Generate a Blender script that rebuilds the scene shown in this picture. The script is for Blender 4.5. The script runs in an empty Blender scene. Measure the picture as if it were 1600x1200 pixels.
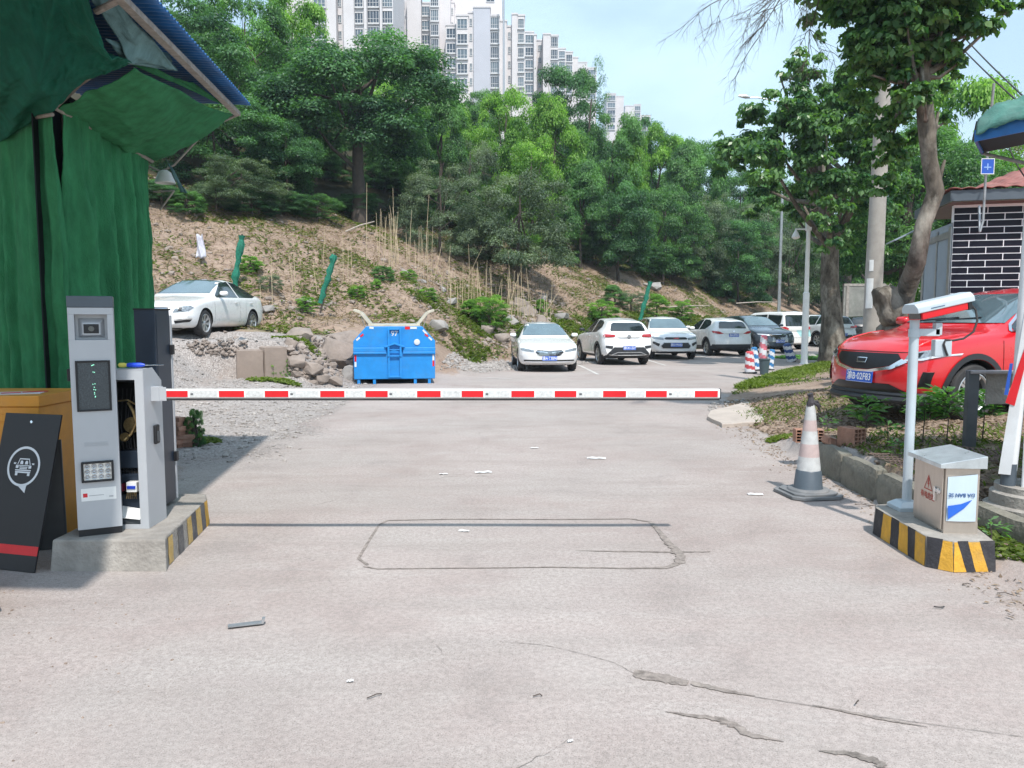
import bpy, bmesh, math, random
import numpy as np
from mathutils import Vector, Matrix, noise
from mathutils.bvhtree import BVHTree
from mathutils.geometry import delaunay_2d_cdt
R = math.radians
rnd = random.Random(7)
nrg = np.random.default_rng(11)
sc = bpy.context.scene
COL = sc.collection
# ------------------------------------------------------------ camera, sky, sun, exposure
CAMH = 1.65
PITCH = math.atan(105 / 1200)
FPX = 1200.0
cam = bpy.data.objects.new('camera', bpy.data.cameras.new('camera'))
COL.objects.link(cam)
cam.location = (0, 0, CAMH)
cam.rotation_euler = (math.pi / 2 - PITCH, 0, 0)
cam.data.sensor_width = 36
cam.data.lens = 27.0
cam.data.clip_start = 0.05
cam.data.clip_end = 3000
sc.camera = cam
SUN = Vector((0.17, -0.62, 1.0)).normalized()
elev = math.asin(SUN.z)
azim = math.atan2(SUN.x, SUN.y)
w = bpy.data.worlds.new('World')
sc.world = w
w.use_nodes = True
wn = w.node_tree
for n in list(wn.nodes): wn.nodes.remove(n)
wo = wn.nodes.new('ShaderNodeOutputWorld')
bg = wn.nodes.new('ShaderNodeBackground')
sky = wn.nodes.new('ShaderNodeTexSky')
sky.sky_type = 'NISHITA'
sky.sun_disc = False
sky.sun_elevation = elev
sky.sun_rotation = azim
sky.air_density = 1.3
sky.dust_density = 0.9
sky.ozone_density = 1.5
tc = wn.nodes.new('ShaderNodeTexCoord')
mp = wn.nodes.new('ShaderNodeMapping')
mp.inputs['Scale'].default_value = (1.0, 1.0, 2.6)
nz = wn.nodes.new('ShaderNodeTexNoise')
nz.inputs['Scale'].default_value = 2.3
nz.inputs['Detail'].default_value = 9
nz.inputs['Roughness'].default_value = 0.55
rp = wn.nodes.new('ShaderNodeMapRange')
rp.inputs[1].default_value = 0.42
rp.inputs[2].default_value = 0.74
rp.inputs[3].default_value = 0.36
rp.inputs[4].default_value = 0.95
mx = wn.nodes.new('ShaderNodeMix')
mx.data_type = 'RGBA'
mx.inputs[7].default_value = (5.0, 6.7, 7.9, 1)
wn.links.new(tc.outputs['Generated'], mp.inputs[0])
wn.links.new(mp.outputs[0], nz.inputs['Vector'])
wn.links.new(nz.outputs['Fac'], rp.inputs[0])
wn.links.new(rp.outputs[0], mx.inputs[0])
wn.links.new(sky.outputs[0], mx.inputs[6])
wn.links.new(mx.outputs[2], bg.inputs[0])
bg.inputs[1].default_value = 0.125
wn.links.new(bg.outputs[0], wo.inputs[0])
sl = bpy.data.lights.new('sun', 'SUN')
sl.energy = 3.5
sl.angle = R(1.2)
sl.color = (1.0, 0.955, 0.90)
so = bpy.data.objects.new('sun', sl)
COL.objects.link(so)
so.rotation_euler = SUN.to_track_quat('Z', 'Y').to_euler()
sc.view_settings.view_transform = 'Standard'
sc.view_settings.look = 'None'
sc.view_settings.gamma = 1
sc.view_settings.use_curve_mapping = False
sc.view_settings.exposure = 0.62
try:
    sc.cycles.max_bounces = 6
    sc.cycles.transparent_max_bounces = 8
except Exception: pass

# ------------------------------------------------------------ helpers
def ray(px, py):
    u = (px - 800) / FPX
    v = -(py - 600) / FPX
    cp, sp = math.cos(PITCH), math.sin(PITCH)
    return Vector((u, cp + v * sp, -sp + v * cp))
def G(px, py, z=0.0):
    d = ray(px, py)
    t = (z - CAMH) / d.z
    return Vector((d.x * t, d.y * t, z))
def D(px, py, y):
    d = ray(px, py)
    t = y / d.y
    return Vector((d.x * t, y, CAMH + d.z * t))
def hit(px, py, lo=4.0, hi=140.0):
    d = ray(px, py); d = d / d.y; y = lo
    while y < hi:
        st = max(.08, y * .006)
        if CAMH + d.z * y < H(d.x * y, y, False):
            a, b = y - st, y
            for _ in range(8):
                m_ = (a + b) / 2
                if CAMH + d.z * m_ < H(d.x * m_, m_, False): b = m_
                else: a = m_
            return Vector((d.x * b, b, H(d.x * b, b, False)))
        y += st
    return Vector((d.x * hi, hi, H(d.x * hi, hi, False)))
def ss(a, b, t):
    if a == b: return 0.0 if t < a else 1.0
    t = max(0.0, min(1.0, (t - a) / (b - a)))
    return t * t * (3 - 2 * t)
def interp(pts, x):
    if x <= pts[0][0]: return pts[0][1]
    for i in range(1, len(pts)):
        if x <= pts[i][0]:
            a, b = pts[i - 1], pts[i]
            return a[1] + (b[1] - a[1]) * (x - a[0]) / (b[0] - a[0])
    return pts[-1][1]
def fbm(x, y, z=0.0, o=4):
    return noise.fractal(Vector((x, y, z)), 1.0, 2.0, o)

def srgb(r, g, b):
    f = lambda c: (c / 255 / 12.92) if c / 255 <= 0.04045 else ((c / 255 + 0.055) / 1.055) ** 2.4
    return (f(r), f(g), f(b))

def newmat(name):
    m = bpy.data.materials.new(name)
    m.use_nodes = True
    nt = m.node_tree
    b = nt.nodes['Principled BSDF']
    return m, nt, b
def mat(name, col, rough=0.6, metal=0.0, var=0.12, scale=6.0, bump=0.0, bscale=None, coat=0.0, dirt=0.0, dcol=(0.16, 0.13, 0.10), emit=0, spec=None, trans=0.0, stretch=None):
    m, nt, b = newmat(name)
    N, Lk = nt.nodes.new, nt.links.new
    tcn = N('ShaderNodeTexCoord')
    src = tcn.outputs['Object']
    if stretch:
        mpn = N('ShaderNodeMapping'); mpn.inputs['Scale'].default_value = stretch
        Lk(src, mpn.inputs[0]); src = mpn.outputs[0]
    n1 = N('ShaderNodeTexNoise'); n1.inputs['Scale'].default_value = scale; n1.inputs['Detail'].default_value = 6
    n1.inputs['Roughness'].default_value = 0.62
    Lk(src, n1.inputs['Vector'])
    rm = N('ShaderNodeMapRange'); rm.inputs[1].default_value = 0.3; rm.inputs[2].default_value = 0.7
    Lk(n1.outputs['Fac'], rm.inputs[0])
    mixn = N('ShaderNodeMix'); mixn.data_type = 'RGBA'
    mixn.inputs[6].default_value = (*[max(0, c * (1 - var)) for c in col], 1)
    mixn.inputs[7].default_value = (*[min(1, c * (1 + var)) for c in col], 1)
    Lk(rm.outputs[0], mixn.inputs[0])
    out = mixn.outputs[2]
    if dirt > 0:
        n2 = N('ShaderNodeTexNoise'); n2.inputs['Scale'].default_value = scale * 0.45; n2.inputs['Detail'].default_value = 10
        n2.inputs['Roughness'].default_value = 0.7
        Lk(src, n2.inputs['Vector'])
        r2 = N('ShaderNodeMapRange'); r2.inputs[1].default_value = 0.48; r2.inputs[2].default_value = 0.72; r2.inputs[4].default_value = dirt
        Lk(n2.outputs['Fac'], r2.inputs[0])
        m2 = N('ShaderNodeMix'); m2.data_type = 'RGBA'
        m2.inputs[7].default_value = (*dcol, 1)
        Lk(r2.outputs[0], m2.inputs[0]); Lk(out, m2.inputs[6]); out = m2.outputs[2]
    Lk(out, b.inputs['Base Color'])
    rr = N('ShaderNodeMapRange'); rr.inputs[3].default_value = max(0.02, rough - 0.08); rr.inputs[4].default_value = min(1, rough + 0.08)
    Lk(n1.outputs['Fac'], rr.inputs[0]); Lk(rr.outputs[0], b.inputs['Roughness'])
    b.inputs['Metallic'].default_value = metal
    if spec is not None: b.inputs['Specular IOR Level'].default_value = spec
    if coat: b.inputs['Coat Weight'].default_value = coat; b.inputs['Coat Roughness'].default_value = 0.04
    if trans: b.inputs['Transmission Weight'].default_value = trans
    if bump:
        n3 = N('ShaderNodeTexNoise'); n3.inputs['Scale'].default_value = bscale or scale * 5; n3.inputs['Detail'].default_value = 5
        Lk(src, n3.inputs['Vector'])
        bn = N('ShaderNodeBump'); bn.inputs['Strength'].default_value = bump; bn.inputs['Distance'].default_value = 0.02
        Lk(n3.outputs['Fac'], bn.inputs['Height']); Lk(bn.outputs[0], b.inputs['Normal'])
    if emit:
        b.inputs['Emission Color'].default_value = (*col, 1); b.inputs['Emission Strength'].default_value = emit
    return m

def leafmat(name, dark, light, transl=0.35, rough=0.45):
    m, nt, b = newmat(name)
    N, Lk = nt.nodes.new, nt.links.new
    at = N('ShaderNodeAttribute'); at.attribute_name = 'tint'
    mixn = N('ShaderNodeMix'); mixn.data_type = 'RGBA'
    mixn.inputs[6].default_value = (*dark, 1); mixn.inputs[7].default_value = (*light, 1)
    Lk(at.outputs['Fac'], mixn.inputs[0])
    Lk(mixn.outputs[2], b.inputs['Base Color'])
    b.inputs['Roughness'].default_value = rough
    b.inputs['Specular IOR Level'].default_value = 0.35
    tr = N('ShaderNodeBsdfTranslucent')
    mm = N('ShaderNodeMix'); mm.data_type = 'RGBA'; mm.blend_type = 'MULTIPLY'; mm.inputs[0].default_value = 1
    mm.inputs[7].default_value = (1.0, 1.25, 0.35, 1)
    Lk(mixn.outputs[2], mm.inputs[6]); Lk(mm.outputs[2], tr.inputs[0])
    ms = N('ShaderNodeMixShader'); ms.inputs[0].default_value = transl
    Lk(b.outputs[0], ms.inputs[1]); Lk(tr.outputs[0], ms.inputs[2])
    Lk(ms.outputs[0], nt.nodes['Material Output'].inputs[0])
    return m

class MB:
    def __init__(s):
        s.v = []; s.f = []; s.m = []
    def add(s, vs, fs, mi=0):
        o = len(s.v); s.v += [tuple(p) for p in vs]
        for f in fs: s.f.append([i + o for i in f]); s.m.append(mi)
        return s
    def box(s, c, d, mi=0, rz=0.0, M=None):
        hx, hy, hz = d[0] / 2, d[1] / 2, d[2] / 2
        vs = [Vector((x, y, z)) for x in (-hx, hx) for y in (-hy, hy) for z in (-hz, hz)]
        if rz: q = Matrix.Rotation(rz, 3, 'Z'); vs = [q @ p for p in vs]
        if M is not None: vs = [M @ p for p in vs]
        vs = [p + Vector(c) for p in vs]
        return s.add(vs, [(0, 1, 3, 2), (4, 6, 7, 5), (0, 4, 5, 1), (2, 3, 7, 6), (0, 2, 6, 4), (1, 5, 7, 3)], mi)
    def b2(s, a, b, mi=0):
        return s.box([(a[i] + b[i]) / 2 for i in range(3)], [abs(b[i] - a[i]) for i in range(3)], mi)
    def tube(s, pts, r, n=8, mi=0, cap=True):
        pts = [Vector(p) for p in pts]
        if not hasattr(r, '__len__'): r = [r] * len(pts)
        rings = []
        prev = None
        for i, p in enumerate(pts):
            t = (pts[min(i + 1, len(pts) - 1)] - pts[max(i - 1, 0)])
            if t.length < 1e-9: t = Vector((0, 0, 1))
            t.normalize()
            a = prev if prev is not None else (Vector((1, 0, 0)) if abs(t.x) < 0.8 else Vector((0, 1, 0)))
            x = (a - t * a.dot(t))
            if x.length < 1e-6: x = t.orthogonal()
            x.normalize(); prev = x
            y = t.cross(x)
            rings.append([p + (x * math.cos(k * 2 * math.pi / n) + y * math.sin(k * 2 * math.pi / n)) * r[i] for k in range(n)])
        vs = [q for rg in rings for q in rg]
        fs = []
        for i in range(len(pts) - 1):
            for k in range(n):
                k2 = (k + 1) % n
                fs.append((i * n + k, i * n + k2, (i + 1) * n + k2, (i + 1) * n + k))
        if cap:
            fs.append(tuple(range(n - 1, -1, -1))); fs.append(tuple((len(pts) - 1) * n + k for k in range(n)))
        return s.add(vs, fs, mi)
    def lathe(s, prof, c=(0, 0, 0), n=24, mi=0, axis='z', cap=True):
        vs = []; fs = []
        for (r, z) in prof:
            for k in range(n):
                a = k * 2 * math.pi / n
                p = (r * math.cos(a), r * math.sin(a), z)
                if axis == 'y': p = (p[0], p[2], p[1])
                if axis == 'x': p = (p[2], p[0], p[1])
                vs.append((p[0] + c[0], p[1] + c[1], p[2] + c[2]))
        for i in range(len(prof) - 1):
            for k in range(n):
                k2 = (k + 1) % n
                fs.append((i * n + k, i * n + k2, (i + 1) * n + k2, (i + 1) * n + k))
        if cap:
            fs.append(tuple(range(n - 1, -1, -1))); fs.append(tuple((len(prof) - 1) * n + k for k in range(n)))
        return s.add(vs, fs, mi)
    def prism(s, poly, d, mi=0, plane='xy', off=0.0):
        # poly in a plane, extruded by d along the third axis from off
        def P(a, b, c):
            return (a, b, c) if plane == 'xy' else ((a, c, b) if plane == 'xz' else (c, a, b))
        n = len(poly)
        vs = [P(a, b, off) for a, b in poly] + [P(a, b, off + d) for a, b in poly]
        fs = [tuple(range(n))[::-1], tuple(range(n, 2 * n))] + [(i, (i + 1) % n, n + (i + 1) % n, n + i) for i in range(n)]
        return s.add(vs, fs, mi)
    def grid(s, fn, nu, nv, mi=0):
        vs = [fn(i / nu, j / nv) for i in range(nu + 1) for j in range(nv + 1)]
        fs = [(i * (nv + 1) + j, (i + 1) * (nv + 1) + j, (i + 1) * (nv + 1) + j + 1, i * (nv + 1) + j + 1) for i in range(nu) for j in range(nv)]
        return s.add(vs, fs, mi)
    def build(s, name, mats, parent=None, smooth=False, bevel=0.0, sharp=35, solid=0.0, fixn=True, seg=2):
        me = bpy.data.meshes.new(name)
        me.from_pydata(s.v, [], s.f)
        if not isinstance(mats, (list, tuple)): mats = [mats]
        for m in mats: me.materials.append(m)
        if len(mats) > 1: me.polygons.foreach_set('material_index', s.m)
        if fixn:
            bm = bmesh.new(); bm.from_mesh(me); bmesh.ops.recalc_face_normals(bm, faces=bm.faces); bm.to_mesh(me); bm.free()
        if smooth:
            me.shade_smooth()
            me.set_sharp_from_angle(angle=R(sharp))
        o = bpy.data.objects.new(name, me)
        COL.objects.link(o)
        if parent is not None: o.parent = parent
        if solid:
            md = o.modifiers.new('thick', 'SOLIDIFY'); md.thickness = solid
        if bevel:
            md = o.modifiers.new('edge', 'BEVEL'); md.width = bevel; md.segments = seg; md.limit_method = 'ANGLE'; md.angle_limit = R(40)
            md.harden_normals = False
        return o

def tag(o, label=None, cat=None, group=None, kind=None):
    if label: o['label'] = label
    if cat: o['category'] = cat
    if group: o['group'] = group
    if kind: o['kind'] = kind
    return o
def thing(name, label, cat, loc=(0, 0, 0), rz=0.0, group=None):
    o = bpy.data.objects.new(name, None); o.empty_display_size = 0.1
    COL.objects.link(o); o.location = loc; o.rotation_euler = (0, 0, rz)
    return tag(o, label, cat, group)
def link_mesh(name, me, parent=None, loc=(0, 0, 0), rot=(0, 0, 0), scale=(1, 1, 1)):
    o = bpy.data.objects.new(name, me); COL.objects.link(o)
    if parent is not None: o.parent = parent
    o.location = loc; o.rotation_euler = rot; o.scale = scale
    return o
def copy_tree(o, parent=None):
    c = o.copy(); COL.objects.link(c)
    if parent is not None: c.parent = parent
    for ch in list(o.children): copy_tree(ch, c)
    return c
def text(body, size, m, parent, loc, rot, name='lettering', depth=0.0, sx=1.0, align='CENTER', bold=0.0):
    cu = bpy.data.curves.new(name, 'FONT'); cu.body = body; cu.size = size; cu.align_x = align; cu.align_y = 'CENTER'
    cu.extrude = depth; cu.offset = bold; cu.resolution_u = 3
    t = bpy.data.objects.new(name, cu); COL.objects.link(t)
    dg = bpy.context.evaluated_depsgraph_get(); dg.update()
    me = bpy.data.meshes.new_from_object(t.evaluated_get(dg))
    bpy.data.objects.remove(t); bpy.data.curves.remove(cu)
    me.materials.clear(); me.materials.append(m)
    o = bpy.data.objects.new(name, me); COL.objects.link(o); o.parent = parent
    o.location = loc; o.rotation_euler = rot; o.scale = (sx, 1, 1)
    return o
def fastmesh(name, V, nper, m, tint=None):
    """V: (n*nper,3) array of polygons of nper verts."""
    V = np.asarray(V, dtype=np.float32).reshape(-1, 3)
    nv = len(V); nf = nv // nper
    me = bpy.data.meshes.new(name)
    me.vertices.add(nv); me.vertices.foreach_set('co', V.ravel())
    me.loops.add(nv); me.loops.foreach_set('vertex_index', np.arange(nv, dtype=np.int32))
    me.polygons.add(nf)
    me.polygons.foreach_set('loop_start', np.arange(0, nv, nper, dtype=np.int32))
    me.polygons.foreach_set('loop_total', np.full(nf, nper, dtype=np.int32))
    if tint is not None:
        a = me.attributes.new('tint', 'FLOAT', 'POINT')
        a.data.foreach_set('value', np.repeat(np.asarray(tint, dtype=np.float32), nper))
    me.materials.append(m)
    me.update(calc_edges=True)
    me.validate()
    return me
# ------------------------------------------------------------ terrain
EDGE = [(-5, 3.25), (4.3, 3.1), (6.5, 3.32), (8.2, 3.35), (10.2, 3.42), (12.8, 3.6), (13.8, 3.75), (16, 4.4), (19.2, 5.9), (23.3, 8.3), (27, 10.9), (31, 15.5), (35, 24), (40, 60)]
def edge_x(y): return interp(EDGE, y) + 0.10 * fbm(y * 0.6, 3.1)
def hill_s(x, y): return -0.771 * x + 0.636 * (y - 28.8)
def bank(x, y):
    d = x - edge_x(y)
    if y > 14: d *= 0.72
    if y > 36: return 0.0
    near = 0.30 * ss(-0.02, 0.10, d) + 0.13 * ss(0.3, 2.2, d)
    far = 0.40 * ss(-0.1, 2.6, d) * (1 - 0.55 * ss(16, 24, y))
    h = near + (far - near) * ss(8.6, 10.4, y)
    h *= ss(3.6, 4.6, y) * (1 - ss(31, 36, y))
    h *= 0.25 + 0.75 * ss(5.9, 6.4, y)
    return h
def leftrise(x, y):
    k = ss(17.25, 17.6, y + .25 * (-5.6 - x)) * ss(-7.8, -6.5, x)
    return 1.12 * ss(-5.7 + 1.9 * k, -8.1 + 2.6 * k, x + 0.2 * fbm(x * 0.3, y * 0.3)) * ss(9.0, 15.0, y)
def H(x, y, micro=True):
    s = hill_s(x, y) + 0.9 * fbm(x * 0.12, y * 0.12, 5.0, 3)
    hz = 0.0
    if s > -1.5:
        hz = 0.5 * max(0, s) + 0.35 * ss(-0.6, 1.4, s)
        if s > 34: hz = 17.35 + 0.05 * (s - 34)
        hz = min(hz, 20)
    lr = leftrise(x, y)
    # cut bank on the left behind the rubble
    lr2 = 1.35 * ss(20.2, 21.8, y + 0.25 * x) * ss(-0.9, -3.8, x) if y < 40 else 0.0
    lr = max(lr, .27 * ss(-4.0, -5.2, x) * ss(13.5, 16.5, y) * (1 - ss(20, 22, y)))
    z = max(hz, lr, lr2 if s > -6 else 0)
    z = z + 0.25 * min(hz, max(lr, lr2))
    z += bank(x, y)
    if micro:
        a = dirtness(x, y, s)
        if a > 0.02:
            z += a * (0.035 * fbm(x * 1.4, y * 1.4, 1.0, 4) + (0.22 * fbm(x * 0.35, y * 0.35, 9.0, 4) if s > -0.5 else 0))
        z += 0.006 * fbm(x * 0.5, y * 0.5, 2.0, 2) - 0.004
    return z
def dirtness(x, y, s=None):
    if s is None: s = hill_s(x, y)
    d = max(ss(-0.8, 0.6, s), ss(-0.05, 0.25, x - edge_x(y)) if 3 < y < 36 else 0)
    d = max(d, ss(-3.2, -3.7, x) * (1 - ss(60, 80, y)))
    d = max(d, ss(19.6, 21.4, y + 0.25 * x) * ss(-0.6, -2.4, x) if y < 40 else 0)
    return d

def axis(segs):
    out = [segs[0][0]]
    for a, b, st in segs:
        n = max(1, int(round((b - a) / st)))
        for i in range(1, n + 1): out.append(a + (b - a) * i / n)
    return out
XS = axis([(-900, -200, 175), (-200, -70, 13), (-70, -30, 1.6), (-30, -12, 0.5), (-12, -7, 0.2), (-7, 7, 0.11), (7, 18, 0.22), (18, 34, 0.6), (34, 80, 3), (80, 200, 20), (200, 900, 175)])
YS = axis([(-40, -4, 6), (-4, 1, 0.5), (1, 11, 0.1), (11, 20, 0.15), (20, 34, 0.25), (34, 60, 0.5), (60, 100, 1.6), (100, 260, 16), (260, 1700, 240)])
def masks(x, y):
    s = hill_s(x, y) + 0.9 * fbm(x * 0.12, y * 0.12, 5.0, 3)
    e = x - edge_x(y)
    n = 0.5 * fbm(x * 0.8, y * 0.8, 4.0, 4)
    bankm = ss(0.0, 0.28, e + 0.15 * n) if 3 < y < 37 else 0.0
    hillm = ss(-0.7, 0.5, s + 0.5 * n)
    cut = ss(20.0, 21.4, y + 0.25 * x + 0.4 * n) * ss(-0.5, -2.2, x + .6 * n) if y < 40 else 0
    left = ss(-3.1, -3.6, x + 0.3 * n) * (1 - ss(7.8, 9.2, y))
    dirt = max(bankm, hillm, cut, left * 0.85)
    if 3 < y < 37 and dirt < .34: dirt = max(dirt, .34 * ss(-1.1, -.05, e + .3 * n))
    # gravel: left ramp and apron behind the container
    gr = ss(-2.4, -4.0, x + 0.9 * n + 0.10 * (y - 12)) * ss(7.6, 10.0, y + n)
    gr = max(gr, ss(-2.6, -1.2, s + n) * ss(1.0, -1.2, x) * ss(19, 21, y))
    gr = gr * (1 - max(hillm, cut) * 0.9)
    if x < -3.3 and y < 24: gr = max(gr, ss(8.5, 10.5, y) * (1 - ss(17.6, 20.4, y)))
    # green cover
    g = 0.0
    gn = fbm(x * 0.35, y * 0.35, 7.0, 4)
    if hillm > 0.3:
        g = ss(0.10, 0.50, gn) * 0.55
        g = max(g, ss(9.5, 13.0, s))
    if bankm > 0.3:
        g = max(g, ss(0.22, 0.5, gn) * 0.5 + ss(1.5, 0.3, e) * ss(15, 19, y) * 0.9)
    return dirt, gr, g
def build_ground():
    nx, ny = len(XS), len(YS)
    V = np.zeros((nx * ny, 3), np.float32); C = np.zeros((nx * ny, 4), np.float32)
    k = 0
    for i, x in enumerate(XS):
        for j, y in enumerate(YS):
            far = abs(x) > 90 or y > 140
            V[k] = (x, y, H(x, y, not far))
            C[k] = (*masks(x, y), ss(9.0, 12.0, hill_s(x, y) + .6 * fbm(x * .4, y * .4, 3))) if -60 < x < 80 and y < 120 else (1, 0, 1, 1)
            k += 1
    idx = lambda i, j: i * ny + j
    groups = {'road': [], 'ground': [], 'hill': []}
    for i in range(nx - 1):
        for j in range(ny - 1):
            q = (idx(i, j), idx(i + 1, j), idx(i + 1, j + 1), idx(i, j + 1))
            d, g, gg = C[q[0]][:3]
            if hill_s(XS[i], YS[j]) > 0.3: groups['hill'].append(q)
            elif d > 0.5 or g > 0.5: groups['ground'].append(q)
            else: groups['road'].append(q)
    for nm, fs in groups.items():
        F = np.array(fs, dtype=np.int64)
        used, inv = np.unique(F.ravel(), return_inverse=True)
        me = bpy.data.meshes.new(nm)
        me.vertices.add(len(used)); me.vertices.foreach_set('co', V[used].ravel())
        me.loops.add(len(inv)); me.loops.foreach_set('vertex_index', inv.astype(np.int32))
        me.polygons.add(len(F)); me.polygons.foreach_set('loop_start', np.arange(0, len(inv), 4, dtype=np.int32))
        me.polygons.foreach_set('loop_total', np.full(len(F), 4, np.int32))
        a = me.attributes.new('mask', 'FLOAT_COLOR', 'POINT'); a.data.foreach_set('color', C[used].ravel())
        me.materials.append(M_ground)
        me.update(calc_edges=True); me.validate(); me.shade_smooth()
        o = bpy.data.objects.new(nm, me); COL.objects.link(o)
        o['kind'] = 'structure'

def ground_material():
    m, nt, b = newmat('ground')
    N, Lk = nt.nodes.new, nt.links.new
    geo = N('ShaderNodeNewGeometry'); P = geo.outputs['Position']
    at = N('ShaderNodeAttribute'); at.attribute_name = 'mask'
    sp = N('ShaderNodeSeparateColor'); Lk(at.outputs['Color'], sp.inputs[0])
    def nz(scale, det=6, rough=0.6, dist=0.0, vec=None, sc3=None):
        n = N('ShaderNodeTexNoise'); n.inputs['Scale'].default_value = scale; n.inputs['Detail'].default_value = det
        n.inputs['Roughness'].default_value = rough; n.inputs['Distortion'].default_value = dist
        v = vec or P
        if sc3:
            q = N('ShaderNodeMapping'); q.inputs['Scale'].default_value = sc3; Lk(v, q.inputs[0]); v = q.outputs[0]
        Lk(v, n.inputs['Vector']); return n.outputs['Fac']
    def mr(src, a, b_, c=0.0, d=1.0):
        n = N('ShaderNodeMapRange'); n.inputs[1].default_value = a; n.inputs[2].default_value = b_
        n.inputs[3].default_value = c; n.inputs[4].default_value = d; Lk(src, n.inputs[0]); return n.outputs[0]
    def mix(f, a, b_, mode='MIX'):
        n = N('ShaderNodeMix'); n.data_type = 'RGBA'; n.blend_type = mode
        if isinstance(f, float): n.inputs[0].default_value = f
        else: Lk(f, n.inputs[0])
        for k, c in ((6, a), (7, b_)):
            if isinstance(c, tuple): n.inputs[k].default_value = (*c, 1)
            else: Lk(c, n.inputs[k])
        return n.outputs[2]
    def mth(op, a, b_=None):
        n = N('ShaderNodeMath'); n.operation = op
        for k, c in ((0, a), (1, b_)):
            if c is None: continue
            if isinstance(c, (int, float)): n.inputs[k].default_value = c
            else: Lk(c, n.inputs[k])
        return n.outputs[0]
    # concrete
    big = nz(0.35, 5, 0.6, 0.4); mid = nz(1.7, 8, 0.66, 0.5); fine = nz(38, 3, 0.6); grain = nz(170, 2, 0.5)
    strk = nz(1.1, 7, 0.65, 0.3, sc3=(0.35, 2.6, 1))
    con = mix(mr(big, 0.38, 0.62), (0.330, 0.268, 0.244), (0.430, 0.368, 0.342))
    con = mix(mr(nz(0.5, 4, 0.55, 0.8, sc3=(0.6, 1.2, 1)), 0.45, 0.60, 0, 0.45), con, (0.350, 0.322, 0.300))
    con = mix(mr(nz(2.1, 8, 0.7, 0.6, sc3=(0.45, 1.8, 1)), 0.52, 0.66, 0, 0.35), con, (0.47, 0.43, 0.40))
    con = mix(mr(mid, 0.40, 0.68, 0, 0.45), con, (0.445, 0.405, 0.372))
    con = mix(mr(strk, 0.50, 0.70, 0, 0.38), con, (0.27, 0.232, 0.208))
    con = mix(mr(mid, 0.30, 0.42, 0.35, 0.0), con, (0.23, 0.205, 0.19))
    con = mix(mr(fine, 0.34, 0.62, 0.42, 0.0), con, (0.20, 0.175, 0.16))
    con = mix(mr(grain, 0.28, 0.46, 0.75, 0.0), con, (0.15, 0.13, 0.115))
    con = mix(mr(grain, 0.60, 0.74, 0.0, 0.4), con, (0.56, 0.52, 0.49))
    # cracks
    dv = N('ShaderNodeVectorMath'); dv.operation = 'ADD'
    dn = N('ShaderNodeTexNoise'); dn.inputs['Scale'].default_value = 1.2; dn.inputs['Detail'].default_value = 6; Lk(P, dn.inputs['Vector'])
    ds = N('ShaderNodeVectorMath'); ds.operation = 'SCALE'; ds.inputs['Scale'].default_value = 0.9; Lk(dn.outputs['Color'], ds.inputs[0])
    Lk(P, dv.inputs[0]); Lk(ds.outputs[0], dv.inputs[1])
    vo = N('ShaderNodeTexVoronoi'); vo.feature = 'DISTANCE_TO_EDGE'; vo.inputs['Scale'].default_value = 0.21; Lk(dv.outputs[0], vo.inputs['Vector'])
    crack = mth('MULTIPLY', mr(vo.outputs['Distance'], 0.0003, 0.0014, 1, 0), mr(mid, 0.52, 0.60))
    con = mix(mth('MULTIPLY', crack, 0.35), con, (0.10, 0.085, 0.075))
    # dirt
    dn1 = nz(1.3, 9, 0.7); dn2 = nz(14, 6, 0.7)
    dirt = mix(mr(dn1, 0.35, 0.65), (0.20, 0.132, 0.098), (0.36, 0.265, 0.205))
    dirt = mix(mr(dn2, 0.42, 0.7, 0, 0.8), dirt, (0.36, 0.29, 0.225))
    dirt = mix(mr(dn2, 0.28, 0.44, 0.7, 0), dirt, (0.07, 0.05, 0.04))
    # gravel
    vg = N('ShaderNodeTexVoronoi'); vg.inputs['Scale'].default_value = 30; Lk(P, vg.inputs['Vector'])
    bw = N('ShaderNodeRGBToBW'); Lk(vg.outputs['Color'], bw.inputs[0])
    grv = mix(mr(bw.outputs[0], 0.1, 0.9), (0.30, 0.265, 0.245), (0.46, 0.42, 0.395))
    grv = mix(mr(vg.outputs['Distance'], 0.4, 0.8, 0, 0.5), grv, (0.17, 0.155, 0.145))
    grv = mix(mr(dn1, 0.5, 0.68, 0, 0.6), grv, (0.31, 0.255, 0.22))
    # green cover
    grn = mix(mr(dn2, 0.35, 0.65), (0.055, 0.085, 0.022), (0.15, 0.175, 0.06))
    fr = mth('ADD', sp.outputs[0], mr(dn1, 0.3, 0.7, -0.28, 0.28)); fr = mr(fr, 0.38, 0.62)
    fg = mth('ADD', sp.outputs[1], mr(dn2, 0.3, 0.7, -0.35, 0.35)); fg = mr(fg, 0.35, 0.65)
    fb = mth('ADD', sp.outputs[2], mr(dn2, 0.3, 0.7, -0.45, 0.35)); fb = mr(fb, 0.35, 0.7, 0, 0.8)
    col = mix(fr, con, dirt); col = mix(fg, col, grv); col = mix(mth('MULTIPLY', fb, fr), col, grn)
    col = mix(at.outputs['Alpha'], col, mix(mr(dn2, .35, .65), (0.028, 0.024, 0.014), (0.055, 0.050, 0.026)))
    Lk(col, b.inputs['Base Color'])
    b.inputs['Roughness'].default_value = 0.88
    b.inputs['Specular IOR Level'].default_value = 0.25
    h1 = mth('MULTIPLY', dn2, mth('ADD', mth('MULTIPLY', fr, 2.0), 0.12))
    h2 = mth('MULTIPLY', vg.outputs['Distance'], mth('MULTIPLY', fg, -1.6))
    h3 = mth('MULTIPLY', mth('ADD', grain, fine), 0.10)
    h4 = mth('MULTIPLY', crack, -0.3)
    hh = mth('ADD', mth('ADD', h1, h2), mth('ADD', h3, h4))
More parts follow.
